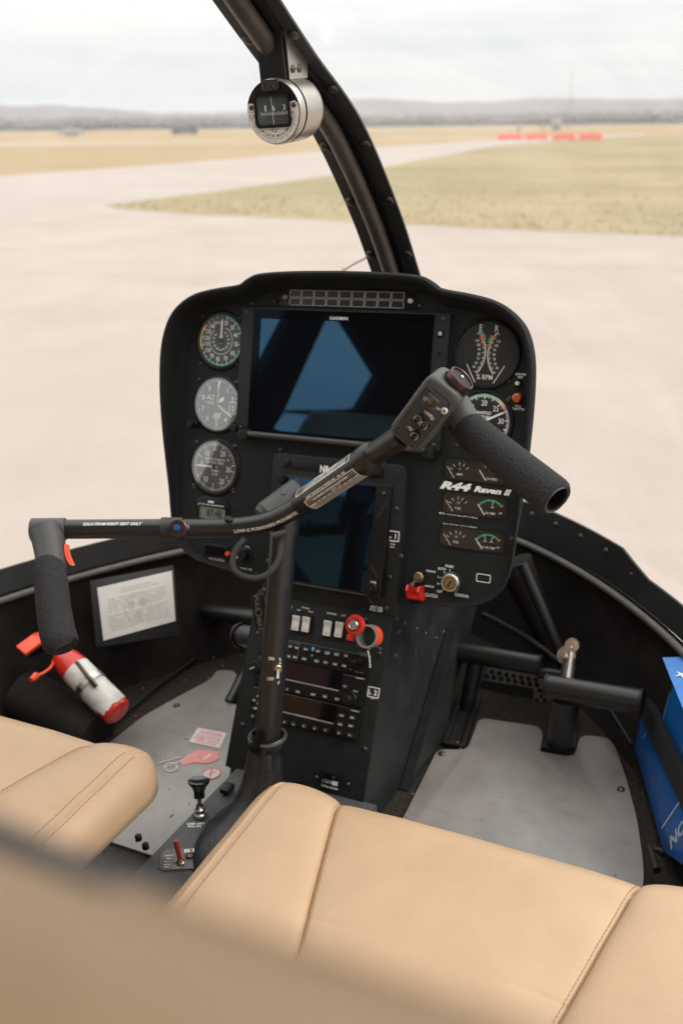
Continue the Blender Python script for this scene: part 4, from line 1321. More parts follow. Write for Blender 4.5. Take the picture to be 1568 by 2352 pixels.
# ------------------------------------------------------------------ chronometer, voltmeter, dimmer
q = pz('C', 500, 650)
t = thing('chronometer', 'small digital chronometer with grey display under the dials', 'clock', PANEL.m(q.x, q.y, 0))
b = MB(); b.prism(rrect(0.0005, 0.001, 0.058, 0.034, 0.016), 0, 0.0022, bev=0.0008); obj('case', b, M_BLACK, t)
p0 = pz('C', 505, 680); d0 = p0 - q
b = MB(); b.frame_prism(rrect(d0.x, d0.y, 0.0475, 0.0205, 0.002), rrect(d0.x, d0.y, 0.044, 0.017, 0.001), 0.0018, 0.0042); obj('bezel', b, M_BLACK, t)
b = MB(); b.prism(rrect(d0.x, d0.y, 0.0443, 0.0173, 0.001), 0.0018, 0.0026); flat('display', b, M_LCD, t)
b = MB(); b.text('87:48', d0.x + 0.003, d0.y, 0.0105, 0.0030, sx=0.80, bold=0.02); b.text('LT', d0.x - 0.0185, d0.y - 0.004, 0.0028, 0.003); flat('digits', b, M_LCDINK, t)
b = MB(); p1 = pz('C', 493, 625) - q; b.text('CHRONOMETER', p1.x, p1.y, 0.0052, 0.0026, sx=0.83, bold=0.02)
p1 = pz('C', 493, 592) - q; b.prism(rrect(p1.x, p1.y, 0.009, 0.003, 0.0005), 0.002, 0.0026); flat('lettering', b, M_CREAM, t)
q = pz('C', 532, 978)
t = thing('voltmeter', 'small dark voltmeter window with an orange button beside it', 'gauge', PANEL.m(q.x, q.y, 0))
b = MB(); b.prism(rrect(0, 0, 0.041, 0.020, 0.001), 0, 0.003, bev=0.0008); obj('case', b, M_BLACK, t)
b = MB(); b.prism(rrect(0, 0, 0.035, 0.013, 0.001), 0.002, 0.0034); flat('window', b, S_DARK, t)
p1 = pz('C', 628, 998) - q
b = MB(); b.lathe([(0.0032, 0), (0.0030, 0.006), (0, 0.007)], 14, T(p1.x, p1.y)); obj('button', b, M_ORANGE, t)
t = onp('dimmer_knob', 'black panel light dimmer knob seen through the cable loop', 'knob', 'C', 760, 1010)
b = MB(); b.lathe([(0.0115, 0), (0.0115, 0.002), (0.0085, 0.003), (0.0080, 0.014), (0.0070, 0.0155), (0, 0.0158)], 22); obj('dial_knob', b, M_BLACK, t)
b = MB(); b.bar(-0.0078, -0.0036, -0.003, -0.0014, 0.0018, 0.0163); flat('pointer', b, M_WHITE, t)
# ------------------------------------------------------------------ annunciator strip
ac = [puv(628, 672), puv(965, 668), puv(965, 712), puv(628, 704)]
c = sum((Vector(p) for p in ac), Vector((0, 0))) / 4
t = thing('annunciator_panel', 'dark warning light strip with two rows of empty outlined windows', 'warning panel', PANEL.m(c.x, c.y, 0))
W_ = ac[1].x - ac[0].x
b = MB(); b.prism([(-W_ / 2, -0.0095), (W_ / 2, -0.0095), (W_ / 2, -0.004), (W_ / 2 - 0.008, 0.0115), (-W_ / 2 + 0.008, 0.0115), (-W_ / 2, -0.004)], 0, 0.0015, bev=0.0005); obj('backing', b, M_BLACK, t)
cells = None
xa = puv(666, 690).x - c.x; xb = puv(930, 690).x - c.x
cw = (xb - xa) / 9
cellm = mat('smoked_window', (0.007, 0.007, 0.007), 0.35, var=0.1)
c0 = (puv(797, 687)).y - c.y
for r in range(2):
    for k in range(9):
        mx = T(xa + cw * (k + 0.5), c0 + (0.0052 if r == 0 else -0.0052), 0.0015)
        if cells is None:
            b = MB(); b.frame_prism(rrect(0, 0, cw * 0.96, 0.0097, 0.0012), rrect(0, 0, cw * 0.84, 0.0079, 0.0008), 0, 0.0012); f0 = flat('cell_frame', b, mat('cell_outline', (0.30, 0.27, 0.23), 0.6, var=0.1), t, mx)
            b = MB(); b.prism(rrect(0, 0, cw * 0.87, 0.0082, 0.0008), 0, 0.0006); g0 = flat('cell_window', b, cellm, f0)
            cells = (f0, g0)
        else:
            f1 = inst('cell_frame', cells[0], t, mx); inst('cell_window', cells[1], f1, Matrix.Identity(4))
for k_, x_, y_, m_ in (('A', 1078, 214, mat('dull_brass', (0.25, 0.22, 0.14), 0.5, metal=0.3)), ('B', 583, 235, M_WPLAST)):
    p1 = pz(k_, x_, y_) - c
    b = MB(); b.lathe([(0.0032, 0.001), (0.0032, 0.004), (0.002, 0.0055), (0, 0.006)], 14, T(p1.x, p1.y)); obj('button', b, m_, t)
p1 = pz('A', 998, 245) - c
b = MB(); b.lathe([(0.0040, 0.001), (0.0040, 0.004), (0.003, 0.0048), (0, 0.005)], 14, T(p1.x, p1.y)); obj('knob', b, M_BLACK, t)
# ------------------------------------------------------------------ big flight display
g0 = [pz('A', 825, 308, .006), pz('B', 768, 338, .006), pz('A', 795, 1265, .006)]
u0 = (g0[0].x + g0[2].x) / 2; u1 = g0[1].x; v1 = (g0[0].y + g0[1].y) / 2; v0 = g0[2].y
cx, cy = (u0 + u1) / 2, (v0 + v1) / 2
t = thing('flight_display', 'large dark flight display with blue window reflections', 'screen', PANEL.m(cx, cy, 0))
gw, gh = u1 - u0, v1 - v0
b = MB(); b.prism(rrect(0, -0.001, gw + 0.041, gh + 0.007, 0.003), 0, 0.0085, bev=0.0012); obj('bezel', b, M_PLATE, t)
b = MB(); b.prism(rrect(0, 0, gw, gh, 0.001), 0.0, 0.0098); flat('glass', b, S_BORDER, t)
sa = [pz('A', 882, 380, .0098) - Vector((cx, cy)), pz('B', 700, 1268, .0098) - Vector((cx, cy))]
sb = puv(985, 735, .0098) - Vector((cx, cy)); sc_ = puv(618, 987, .0098) - Vector((cx, cy))
b = MB(); b.prism([(sa[0].x, sc_.y), (gw / 2 - 0.006, sc_.y), (gw / 2 - 0.006, sa[0].y), (sa[0].x, sa[0].y)], 0.0095, 0.0100); flat('display_area', b, S_BLUE, t)
b = MB(); b.tube([(-gw / 2 + 0.004, -gh / 2 - 0.0035, 0.012), (gw / 2 + 0.003, -gh / 2 - 0.0035, 0.012)], 0.0042, 12); obj('hand_rail', b, mat('rail_grey', (0.06, 0.06, 0.06), 0.35, metal=0.4), t)
for sx in (-1, 1):
    b = MB(); b.prism([(-0.010, -0.008), (0.004, -0.008), (0.012, 0.006), (-0.010, 0.006)] if sx < 0 else [(0.010, -0.008), (-0.004, -0.008), (-0.010, 0.006), (0.010, 0.006)][::-1], 0.0, 0.013, T(sx * (gw / 2 + 0.004), -gh / 2 - 0.004), 0.0008); obj('rail_bracket', b, M_PLATE, t)
b = MB(); b.text('GARMIN', (pz('B', 50, 365, .01) - Vector((cx, cy))).x - 0.003, gh / 2 - 0.0085, 0.0042, 0.0104, w=0.026, bold=0.015); flat('maker_lettering', b, M_WHITE, t)
b = MB(); b.frame_prism([pol(0.0021, a) for a in range(25, 345, 20)], [pol(0.0014, a) for a in range(25, 345, 20)], 0.009, 0.0103); b.box(0.0007, 0.0026, 0.001, T(0, 0.0016, 0.0098))
o = flat('power_mark', b, M_WHITE, t, T(gw / 2 + 0.0095, gh / 2 - 0.0225, 0))
b = MB(); b.prism(rrect(gw / 2 + 0.0095, gh / 2 - 0.0225, 0.010, 0.011, 0.001), 0.008, 0.0094, bev=0.0004); obj('power_button', b, M_BLACK, t)
b = MB(); b.prism(rrect(gw / 2 + 0.0095, gh / 2 - 0.105, 0.006, 0.036, 0.003), 0.008, 0.0092, bev=0.0004); obj('card_slot', b, M_BLACK, t)
b = MB(); b.lathe([(0.0022, 0.0085), (0.0022, 0.0095), (0, 0.0095)], 12, T(gw / 2 + 0.0095, gh / 2 - 0.047)); obj('light_sensor', b, M_BLACK, t)
for sx in (-1, 1):
    for sy in (-1, 1):
        screw(t, T(sx * (gw / 2 + 0.012), sy * (gh / 2 - 0.004), 0.0085), 0.0026)
# ================================================================== CENTRE CONSOLE
def cuv(k, x, y, off=0.0): return CONS.uv(*zo(k, x, y), off)
console = thing('center_console', 'black centre console with stacked radios running down from the panel to the floor', 'console', CONS.m())
ci = CONS.m().inverted()
def prism_x(pts, x0, x1, m4=None):
    # profile in (Y, Z) pushed along X, returned in the frame m4
    b = MB()
    a = b.ring([(x0, y, z) for y, z in pts]); c_ = b.ring([(x1, y, z) for y, z in pts])
    b.bridge(a, c_); b.cap(a, True); b.cap(c_)
    if m4 is not None:
        for v in b.bm.verts: v.co = m4 @ v.co
    return b
ft = CONS.p(0, 0.012); fb = CONS.p(0, -0.243)
b = prism_x([(ft.y, ft.z), (fb.y, fb.z), (fb.y, FLOOR), (1.20, FLOOR), (1.30, -0.80), (1.395, -0.70), (1.395, -0.50), (1.12, -0.50)], -0.096, 0.0965, ci)
obj('body', b, M_CONS, console, smooth=30)
b = MB(); b.prism([(-0.101, -0.240), (0.101, -0.240), (0.101, 0.004), (-0.100, 0.004)], -0.002, 0.003, bev=0.001); obj('face_plate', b, M_PLATE, console, smooth=30)
b = MB(); b.prism([(-0.108, -0.240), (-0.1015, -0.240), (-0.1005, 0.0), (-0.104, 0.0)], -0.03, 0.0); obj('side_flange', b, M_PLATE, console, smooth=0)
# angled stiffener on the flank and scuffs
b = prism_x([(1.19, -0.86), (1.04, -0.86), (1.235, -0.70), (1.245, -0.705)], 0.098, 0.112, ci); obj('flank_stiffener', b, M_CONS, console, smooth=20)
b = MB()
rr = random.Random(5)
for k in range(16):
    y = 1.10 + 0.22 * rr.random(); z = -0.62 - 0.17 * rr.random()
    p = Vector((0.0968, y, z)); dy, dz = rr.uniform(-.004, .004), rr.uniform(-0.03, -0.006)
    w_ = 0.0006 + 0.0008 * rr.random()
    b.cap(b.ring([ci @ (p + Vector((0, -w_, 0))), ci @ (p + Vector((0, w_, 0))), ci @ (p + Vector((0, dy + w_, dz))), ci @ (p + Vector((0, dy - w_, dz)))]))
tag(flat('scuff_marks', b, mat('scuffed_metal', (0.065, 0.062, 0.058), 0.5, var=0.3), console), kind='stuff')
mx = lambda y, z: ci @ Matrix.Translation((0.0965, y, z)) @ Matrix.Rotation(RAD(90), 4, 'Y')
for (k_, x_, y_) in (('G', 448, 338), ('G', 515, 372), ('G', 592, 405), ('G', 362, 295), ('G', 320, 362), ('G', 291, 535), ('G', 645, 360), ('G', 712, 378), ('G', 300, 262)):
    p = on_x(*zo(k_, x_, y_), 0.0965); screw(console, mx(p.y, p.z), 0.0028)
for (k_, x_, y_) in (('L', 1305, 158), ('L', 1452, 468), ('L', 1450, 515), ('L', 1300, 1515), ('L', 22, 1260), ('L', 182, 305), ('M', 1160, 457), ('M', 1372, 503), ('F', 675, 48)):
    q = cuv(k_, x_, y_); screw(console, T(q.x, q.y, 0.003), 0.0032)
# upper plate carrying the navigator
PO = 0.012
def pq(k, x, y, off=PO): return PANEL.uv(*zo(k, x, y), off)
upl = [(-0.089, -0.100), (-0.081, -0.091), (0.099, -0.0885), (0.106, -0.097), (0.107, -0.283), (-0.0975, -0.288)]
upl = [(-0.0905, -0.285), (0.1065, -0.283), (0.1060, -0.0975), (0.1040, -0.0915), (0.0985, -0.0890), (-0.0810, -0.0900), (-0.0865, -0.0930), (-0.0885, -0.0985)]
NM = ci @ PANEL.m()
b = MB(); b.prism(upl, 0.0, PO, bev=0.0025); nav = obj('navigator_plate', b, M_PLATE, console, NM)
for (k_, x_, y_) in (('D', 343, 585), ('D', 290, 1070), ('C', 990, 545), ('C', 935, 1060), ('C', 910, 1290), ('D', 268, 1290), ('D', 372, 922)):
    q = pq(k_, x_, y_); screw(nav, T(q.x, q.y, PO), 0.0034)
def pqw(k, x, y): return PANEL.uv(*zo(k, x, y), PO)
words(nav, pqw, [('MIXTURE', 'D', 200, 1286, 19, 84, {}), ('PULL OFF', 'D', 196, 1305, 18, 90, {}), ('GPS', 'D', 316, 815, 12, 34, {}), ('COM', 'D', 313, 836, 12, 34, {}), ('NAV', 'D', 310, 856, 12, 34, {})], M_WHITE, PO + 0.0004)
def numbox(par, fuv, k, x, y, num, z):
    q = fuv(k, x, y)
    b = MB(); b.frame_prism(rrect(q.x, q.y, 0.0165, 0.0135, 0.001), rrect(q.x, q.y, 0.0140, 0.0110, 0.0006), z, z + 0.0005)
    b.text(num, q.x + 0.003, q.y, 0.0070, z + 0.0004, sx=0.9, bold=0.05); b.text('o.', q.x - 0.0035, q.y - 0.0015, 0.0036, z + 0.0004, sx=0.9, bold=0.05)
    b.bar(q.x - 0.006, q.y - 0.004, q.x - 0.006, q.y + 0.003, 0.0011, z + 0.0004)
    return flat('number_box', b, M_WHITE, par)
numbox(nav, pqw, 'D', 318, 778, '1', PO)
numbox(console, cuv, 'L', 1390, 922, '2', 0.003)
# navigator display
N0 = PANEL.uv(*zo('C', 1085, 395), .018); N1 = PANEL.uv(*zo('D', 308, 430), .018); N2 = PANEL.uv(*zo('D', 238, 1215), .018)
nu0, nu1, nv1, nv0 = N0.x - 0.004, N1.x - 0.001, N0.y + 0.003, N2.y - 0.002
ncx, ncy = (nu0 + nu1) / 2, (nv0 + nv1) / 2
nt_ = thing('navigator_display', 'tall dark navigation screen with blue reflections behind the control column', 'screen', PANEL.m(ncx, ncy, PO) @ Matrix.Rotation(RAD(-5.5), 4, 'X'))
nw, nh = nu1 - nu0, nv1 - nv0
b = MB(); b.prism(rrect(0, 0, nw, nh, 0.003), -0.010, 0.0095, bev=0.0012); obj('bezel', b, M_BLACK, nt_)
b = MB(); b.prism(rrect(-0.010, 0.0015, nw - 0.024, nh - 0.010, 0.001), 0.0, 0.0102); flat('glass', b, S_BLUE2, nt_)
b = MB(); b.bar(-nw / 2 + 0.003, -nh / 2 + 0.0028, nw / 2 - 0.018, -nh / 2 + 0.0028, 0.0022, 0.0100); flat('lower_edge_strip', b, mat('rail_grey', (0.06, 0.06, 0.06), 0.35), nt_)
for y_, t_ in ((-0.052, 'HOME'), (-0.066, 'D')):
    b = MB(); b.prism(rrect(nw / 2 - 0.0105, y_, 0.0105, 0.0062, 0.001), 0.009, 0.0108, bev=0.0004); kb = obj('button', b, M_BLACK, nt_)
    b = MB(); b.text(t_, nw / 2 - 0.0105, y_, 0.0030, 0.0112, w=0.0075 if len(t_) > 1 else 0.003, bold=0.02); flat('lettering', b, M_WHITE, kb)
b = MB(); b.lathe([(0.0085, 0.009), (0.0085, 0.0155), (0.0075, 0.0165), (0.0058, 0.0165), (0.0055, 0.025), (0.0048, 0.026), (0, 0.0262)], 20, T(nw / 2 - 0.0115, -nh / 2 + 0.0115)); obj('knob', b, M_BLACK, nt_)
b = MB(); b.lathe([(0.0058, 0.009), (0.0055, 0.018), (0, 0.0185)], 18, T(-nw / 2 - 0.0035, nh / 2 - 0.008)); obj('volume_knob', b, M_BLACK, nt_)
for x0, y0, x1, y1 in ((nw / 2 - 0.016, -0.032, nw / 2 - 0.005, -0.046), (nw / 2 - 0.016, -0.073, nw / 2 - 0.005, -0.082), (nw / 2 - 0.016, 0.030, nw / 2 - 0.005, 0.052)):
    b = MB(); b.bar(x0, y0, x1, y1, 0.0010, 0.0098); flat('bezel_line', b, mat('rail_grey', (0.06, 0.06, 0.06), 0.35), nt_)
b = MB(); b.lathe([(0.0022, 0.009), (0.0022, 0.0108), (0, 0.011)], 12, T(nw / 2 - 0.010, nh / 2 - 0.010)); obj('lock_screw', b, M_BRASS, nt_)
# name strip above it
qs = pq('C', 1380, 345)
tn = thing('registration_strip', 'dark strip with white registration letters above the navigation screen', 'sign', PANEL.m(0.004, qs.y + 0.002, PO))
b = MB(); b.prism(rrect(-0.002, 0.0025, 0.146, 0.0135, 0.001), 0, 0.0016, bev=0.0004); obj('backing', b, M_BLACK, tn)
b = MB(); b.text('N8', qs.x - 0.004, 0.0, 0.0100, 0.0020, w=0.0125, bold=0.04); flat('lettering', b, M_WHITE, tn)
for sx in (-0.068, 0.064):
    b = MB(); b.lathe([(0.0048, 0.0016), (0.0048, 0.003), (0.0042, 0.0034), (0, 0.0034)], 18, T(sx, 0.0025)); obj('fastener', b, M_BLACK, tn)
# ------------------------------------------------------------------ rocker switches
sp = thing('switch_panel', 'row of white rocker switches on the console under the navigation screen', 'switch panel', CONS.m(0, -0.031, 0.003))
rk = None
for (k_, x_, y_) in (('L', 470, 178), ('L', 590, 195), ('L', 695, 210), ('L', 920, 250), ('L', 1040, 265)):
    q = cuv(k_, x_, y_); m_ = T(q.x, q.y + 0.031, 0)
    if rk is None:
        b = MB(); b.frame_prism(rrect(0, 0, 0.0150, 0.0250, 0.0015), rrect(0, 0, 0.0112, 0.0205, 0.001), 0, 0.0030); b.prism(rrect(0, 0, 0.0114, 0.0207, 0.001), 0, 0.001); s0 = obj('switch_body', b, M_BLACK, sp, m_)
        b = MB(); pr = [(-0.0100, 0.0), (0.0100, 0.0), (0.0100, 0.0062), (0.002, 0.0030), (-0.0100, 0.0036)]
        a_ = b.ring([(-0.0053, y, z) for y, z in pr]); c_ = b.ring([(0.0053, y, z) for y, z in pr]); b.bridge(a_, c_); b.cap(a_, True); b.cap(c_)
        bmesh.ops.bevel(b.bm, geom=b.bm.edges[:], offset=0.0006, segments=2, affect='EDGES', profile=0.5)
        r0 = obj('rocker', b, M_WPLAST, s0, T(0, 0, 0.0012))
        b = MB(); b.text('ON', 0, 0.0062, 0.0020, 0.0064, w=0.0042); b.text('OFF', 0, -0.0070, 0.0020, 0.0052, w=0.0050); l0 = flat('lettering', b, M_GREYPRINT, s0)
        rk = (s0, r0, l0)
    else:
        s1 = inst('switch_body', rk[0], sp, m_); inst('rocker', rk[1], s1, T(0, 0, 0.0012)); inst('lettering', rk[2], s1, Matrix.Identity(4))
q = cuv('L', 1152, 350); b = MB(); b.prism(rrect(q.x, q.y + 0.031, 0.0100, 0.0085, 0.001), 0, 0.003, bev=0.0008); obj('red_switch', b, M_RED, sp)
words(console, cuv, [('STROBE', 'L', 680, 38, 17, 84, {}), ('AFT', 'L', 614, 60, 16, 44, {}), ('FWD', 'L', 735, 78, 16, 50, {}), ('AVIONICS', 'L', 954, 98, 20, 104, {}), ('ALT', 'L', 1075, 116, 20, 42, {}), ('COM', 'L', 1378, 982, 18, 50, {}), ('G', 'L', 535, 30, 20, 16, {})], M_WHITE, 0.0034)
# ------------------------------------------------------------------ radios
def radio(name, label, v0, v1, proud=0.004, cat='radio'):
    t = thing(name, label, cat, CONS.m(0, (v0 + v1) / 2, 0.003))
    b = MB(); b.prism(rrect(0, 0, 0.1625, v1 - v0 - 0.0008, 0.0015), 0, proud, bev=0.0008); obj('face_plate', b, M_BLACK, t)
    b = MB(); b.bar(-0.080, (v1 - v0) / 2 - 0.0012, 0.080, (v1 - v0) / 2 - 0.0012, 0.0007, proud + 0.0003); flat('edge_line', b, mat('worn_edge', (0.14, 0.135, 0.125), 0.5, var=0.2), t)
    return t
_btn = {}
M_KEY = mat('grey_black_key', (0.022, 0.022, 0.023), 0.5, var=0.1)
M_KEYB = mat('blue_grey_key', (0.05, 0.09, 0.13), 0.5, var=0.1)
def keys(t, vc, lst, proud, size=(0.0080, 0.0052), z=0.0):
    for (x_, y_, s_, m_) in lst:
        q = cuv('L', x_, y_, 0.007); m4 = T(q.x, q.y - vc, proud)
        kk = (size, m_.name)
        if kk not in _btn:
            b = MB(); b.prism(rrect(0, 0, size[0], size[1], 0.0012), 0, 0.0018, bev=0.0006)
            k0 = obj('key', b, m_, t, m4); _btn[kk] = k0
        else:
            k0 = inst('key', _btn[kk], t, m4)
        if s_:
            b = MB(); b.text(s_, 0, 0, 0.0025, 0.0021, w=min(size[0] * 0.72, 0.0019 * len(s_)), bold=0.03); flat('key_lettering', b, M_CREAM, k0)
def dknob(t, x_, y_, vc, proud, r=0.0092):
    q = cuv('L', x_, y_, 0.006)
    b = MB(); b.lathe([(r, 0), (r, 0.008), (r * 0.92, 0.009), (r * 0.68, 0.009), (r * 0.64, 0.018), (r * 0.55, 0.0192), (0, 0.0194)], 22, T(q.x - 0.001, q.y - vc, proud)); obj('knob', b, M_BLACK, t)
va0, va1 = -0.0830, -0.0545
t = radio('audio_panel', 'slim audio selector panel with two rows of small lit keys, top of the radio stack', va0, va1); vc = (va0 + va1) / 2
keys(t, vc, [(510, 440, 'COM', M_KEY), (582, 455, 'COM2', M_KEY), (678, 470, 'NAV', M_KEY), (803, 490, 'AUX', M_KEY), (902, 510, '2.0', M_KEYB), (998, 525, 'HI', M_KEYB), (1098, 538, 'SQ', M_KEY),
            (500, 545, 'MIC', M_KEY), (567, 555, 'MIC2', M_KEY), (662, 572, 'SPKR', M_KEY), (790, 594, 'PILOT', M_KEY), (884, 610, 'COPLT', M_KEY), (983, 627, 'PASS', M_KEY), (1079, 644, 'SPKR', M_KEY)], 0.004)
q = cuv('L', 748, 468, .007); b = MB(); b.sphere(0.0017, T(q.x, q.y - vc, 0.0045) @ Matrix.Scale(1.6, 4, (0, 1, 0))); obj('blue_lamp', b, mat('blue_indicator', (0.05, 0.35, 0.62), 0.3, emit=(0.05, 0.35, 0.62, 0.25)), t)
q = cuv('L', 738, 538, .007); b = MB(); b.sphere(0.0015, T(q.x, q.y - vc, 0.0045)); obj('grey_lamp', b, M_GREYPRINT, t)
dknob(t, 1215, 605, vc, 0.004, 0.0088)
words(console, lambda k, x, y: CONS.uv(*zo(k, x, y), 0.007), [('GARMIN', 'L', 1268, 512, 14, 84, {}), ('GMA 350', 'L', 1275, 535, 10, 66, {}), ('PULL COPLT', 'L', 1232, 712, 10, 96, {}), ('MKR', 'L', 1145, 680, 13, 34, {})], M_GREYPRINT, 0.0074)
b = MB(); b.frame_prism(rrect(-0.036, 0, 0.028, 0.0225, 0.001), rrect(-0.036, 0, 0.0268, 0.0213, 0.001), 0.004, 0.0045); flat('key_outline', b, mat('worn_edge', (0.14, 0.135, 0.125), 0.5), t)
vr0, vr1 = -0.1240, -0.0836
t = radio('communication_radio', 'black communication radio with a dark wide window, middle of the radio stack', vr0, vr1, 0.005); vc = (vr0 + vr1) / 2
q0 = cuv('L', 480, 655, .008); q1 = cuv('L', 1035, 900, .008)
b = MB(); b.prism([(-0.070, q1.y - vc), (q1.x, q1.y - vc), (q1.x, q1.y - vc + 0.0225), (-0.070, q1.y - vc + 0.0225)], 0.004, 0.0056); flat('window', b, S_DARK, t)
b = MB(); b.bar(-0.070, q1.y - vc - 0.0012, q1.x - 0.002, q1.y - vc - 0.0012, 0.0018, 0.0058); flat('window_edge', b, M_GREYPRINT, t)
keys(t, vc, [(485, 893, 'C', M_KEY), (597, 916, 'COM', M_KEY), (757, 945, 'MON', M_KEY), (880, 966, 'CLR', M_KEY), (1008, 994, 'ENT', M_KEY), (1088, 860, '<>', M_KEY)], 0.005)
dknob(t, 1165, 992, vc, 0.005, 0.0100)
words(console, lambda k, x, y: CONS.uv(*zo(k, x, y), 0.008), [('GARMIN', 'L', 1238, 776, 14, 92, {}), ('TUNE', 'L', 1192, 912, 14, 50, {})], M_CREAM, 0.0084)
vx0, vx1 = -0.1660, -0.1246
t = radio('transponder', 'black transponder with numbered keys and a dark window, lowest of the radio stack', vx0, vx1, 0.005, 'transponder'); vc = (vx0 + vx1) / 2
q1 = cuv('L', 975, 1245, .008)
b = MB(); b.prism([(-0.060, q1.y - vc), (q1.x, q1.y - vc), (q1.x, q1.y - vc + 0.0225), (-0.060, q1.y - vc + 0.0225)], 0.004, 0.0056); flat('window', b, screenmat('warm_dark_window', (0.03, 0.022, 0.02), 0.15, (0.006, 0.0042, 0.004)), t)
b = MB(); b.bar(-0.060, q1.y - vc - 0.0012, q1.x - 0.002, q1.y - vc - 0.0012, 0.0018, 0.0058); flat('window_edge', b, M_GREYPRINT, t)
keys(t, vc, [(455, 1235, '3', M_KEY), (548, 1258, '4', M_KEY), (660, 1277, '5', M_KEY), (772, 1300, '6', M_KEY), (885, 1322, '7', M_KEY), (122, 1172, '0', M_KEY), (1055, 1165, 'FUNC', M_KEY), (1163, 1188, 'CRSR', M_KEY), (1038, 1257, 'CLR', M_KEY), (1150, 1275, 'ENT', M_KEY), (1024, 1348, '8', M_KEY), (1137, 1372, '9', M_KEY),
            (140, 1005, 'ON', M_KEY), (152, 1090, 'STBY', M_KEY), (192, 965, 'ALT', M_KEY), (190, 1040, 'OFF', M_KEY)], 0.005)
words(console, lambda k, x, y: CONS.uv(*zo(k, x, y), 0.008), [('GARMIN', 'L', 1185, 1118, 14, 92, {}), ('ADS-B OUT INSTALLED', 'L', 660, 1180, 17, 240, dict(bold=0.05))], M_WHITE, 0.0086)
# hour meter
q = cuv('M', 1262, 478)
t = thing('hour_meter', 'small black hour meter with white digits low on the console', 'meter', CONS.m(q.x, q.y, 0.003))
b = MB(); b.prism(rrect(0, 0, 0.030, 0.022, 0.001), 0, 0.003, bev=0.0008); obj('case', b, M_BLACK, t)
b = MB(); b.prism([(-0.014, 0.0085), (0.014, 0.0085), (0.014, 0.0112), (-0.014, 0.0112)], 0.003, 0.010); obj('hood', b, M_BLACK, t)
b = MB(); b.text('1 2 6 0', -0.0052, -0.0015, 0.0042, 0.0034, w=0.0120); b.prism(rrect(0.0062, -0.0015, 0.0080, 0.0052, 0.0005), 0.003, 0.0033); b.text('TOTAL HOURS', 0, -0.0080, 0.0028, 0.0034, w=0.024)
b.text('V', 0.0035, 0.0055, 0.0026, 0.0034, w=0.004); flat('digits', b, M_WHITE, t)
# mixture knob with guard ring and chain
KM = CONS.uv(*zo('L', 1183, 215), 0.045)
t = thing('mixture_knob', 'round red mixture knob with silver centre button', 'knob', CONS.m(KM.x, KM.y, 0.003))
b = MB(); b.tube([(0, 0, 0), (0, 0, 0.036)], 0.0042, 12); obj('shaft', b, M_DSTEEL, t)
b = MB(); b.lathe([(0.006, 0.030), (0.0100, 0.034), (0.0128, 0.0385), (0.0132, 0.0415), (0.0120, 0.0440), (0.0085, 0.0445), (0.0072, 0.0430), (0, 0.0430)], 32); obj('knob_body', b, M_RED, t)
b = MB(); b.lathe([(0.0070, 0.0425), (0.0068, 0.0465), (0.0055, 0.0480), (0.0050, 0.0472), (0, 0.0470)], 28); obj('button', b, M_STEEL, t)
GR = CONS.uv(*zo('L', 1335, 335), 0.030)
t = thing('guard_ring', 'clear plastic mixture guard ring with a red tag on a bead chain', 'guard', CONS.m(GR.x, GR.y, 0.003))
M_CLEAR = mat('cloudy_clear_plastic', (0.28, 0.25, 0.23), 0.25, var=0.1, coat=0.3)
def arcp(r, a0, a1, n, z): return [(r * math.sin(RAD(a0 + (a1 - a0) * k / n)), r * math.cos(RAD(a0 + (a1 - a0) * k / n)), z) for k in range(n + 1)]
def band(r0, r1, a0, a1, z0, z1, n=28):
    b = MB(); A = [b.ring([p_ for p_ in arcp(r, a0, a1, n, z)]) for r, z in ((r0, z0), (r1, z0), (r1, z1), (r0, z1))]
    for i in range(4): b.bridge(A[i], A[(i + 1) % 4], False)
    b.cap([A[i][0] for i in range(4)]); b.cap([A[i][-1] for i in range(4)], True); return b
obj('ring', band(0.0125, 0.0150, -40, 300, 0.018, 0.036), M_CLEAR, t)
obj('red_tag', band(0.0146, 0.0156, 35, 120, 0.019, 0.035, 12), M_ORANGE, t)
b = MB(); b.tube([(-0.0125, 0.0085, 0.030), (-0.021, 0.0125, 0.032)], 0.0032, 8); obj('arm', b, M_DSTEEL, t)
pts = [CONS.uv(*zo('L', *p), 0.012) for p in ((1325, 490), (1333, 520), (1340, 555), (1345, 600), (1348, 655))]
b = MB()
P3 = smoothpath([(p.x - GR.x, p.y - GR.y, 0.010) for p in pts], 4)
acc = 0
for i, p in enumerate(P3):
    if i % 2 == 0: b.sphere(0.00125, Matrix.Translation(p), 8, 6)
b.tube(P3, 0.0004, 5); b.tube([P3[0], (0.001, -0.0145, 0.020)], 0.0004, 5)
obj('bead_chain', b, M_WHITE, t)
# cabin heat handle at the left of the console
q = on_y(*zo('F', 628, 205), 1.005)
t = thing('heat_handle', 'narrow black pull handle with worn gold lettering left of the console', 'handle', q)
h0 = on_y(*zo('F', 605, 95), 1.005) - q; h1 = on_y(*zo('F', 650, 318), 1.005) - q
k4 = axis_m((0, 0, 0), (0.35, -1, 0.30), (h0 - h1))
L_ = (h0 - h1).length
b = MB(); b.prism(rrect(0, 0, 0.0165, L_, 0.007), -0.006, 0.004, k4, bev=0.002); obj('grip', b, M_BLACK, t)
b = MB(); b.tube([(0.0, 0.0, 0.0), (0.012, 0.05, -0.004)], 0.005, 10); obj('shaft', b, M_DSTEEL, t)
b = MB(); b.text('PULL', 0, L_ * 0.27, 0.0060, 0.0045, rot=RAD(-90), w=0.021, bold=0.03); b.text('HEAT', 0, -L_ * 0.30, 0.0060, 0.0045, rot=RAD(-90), w=0.021, bold=0.03)
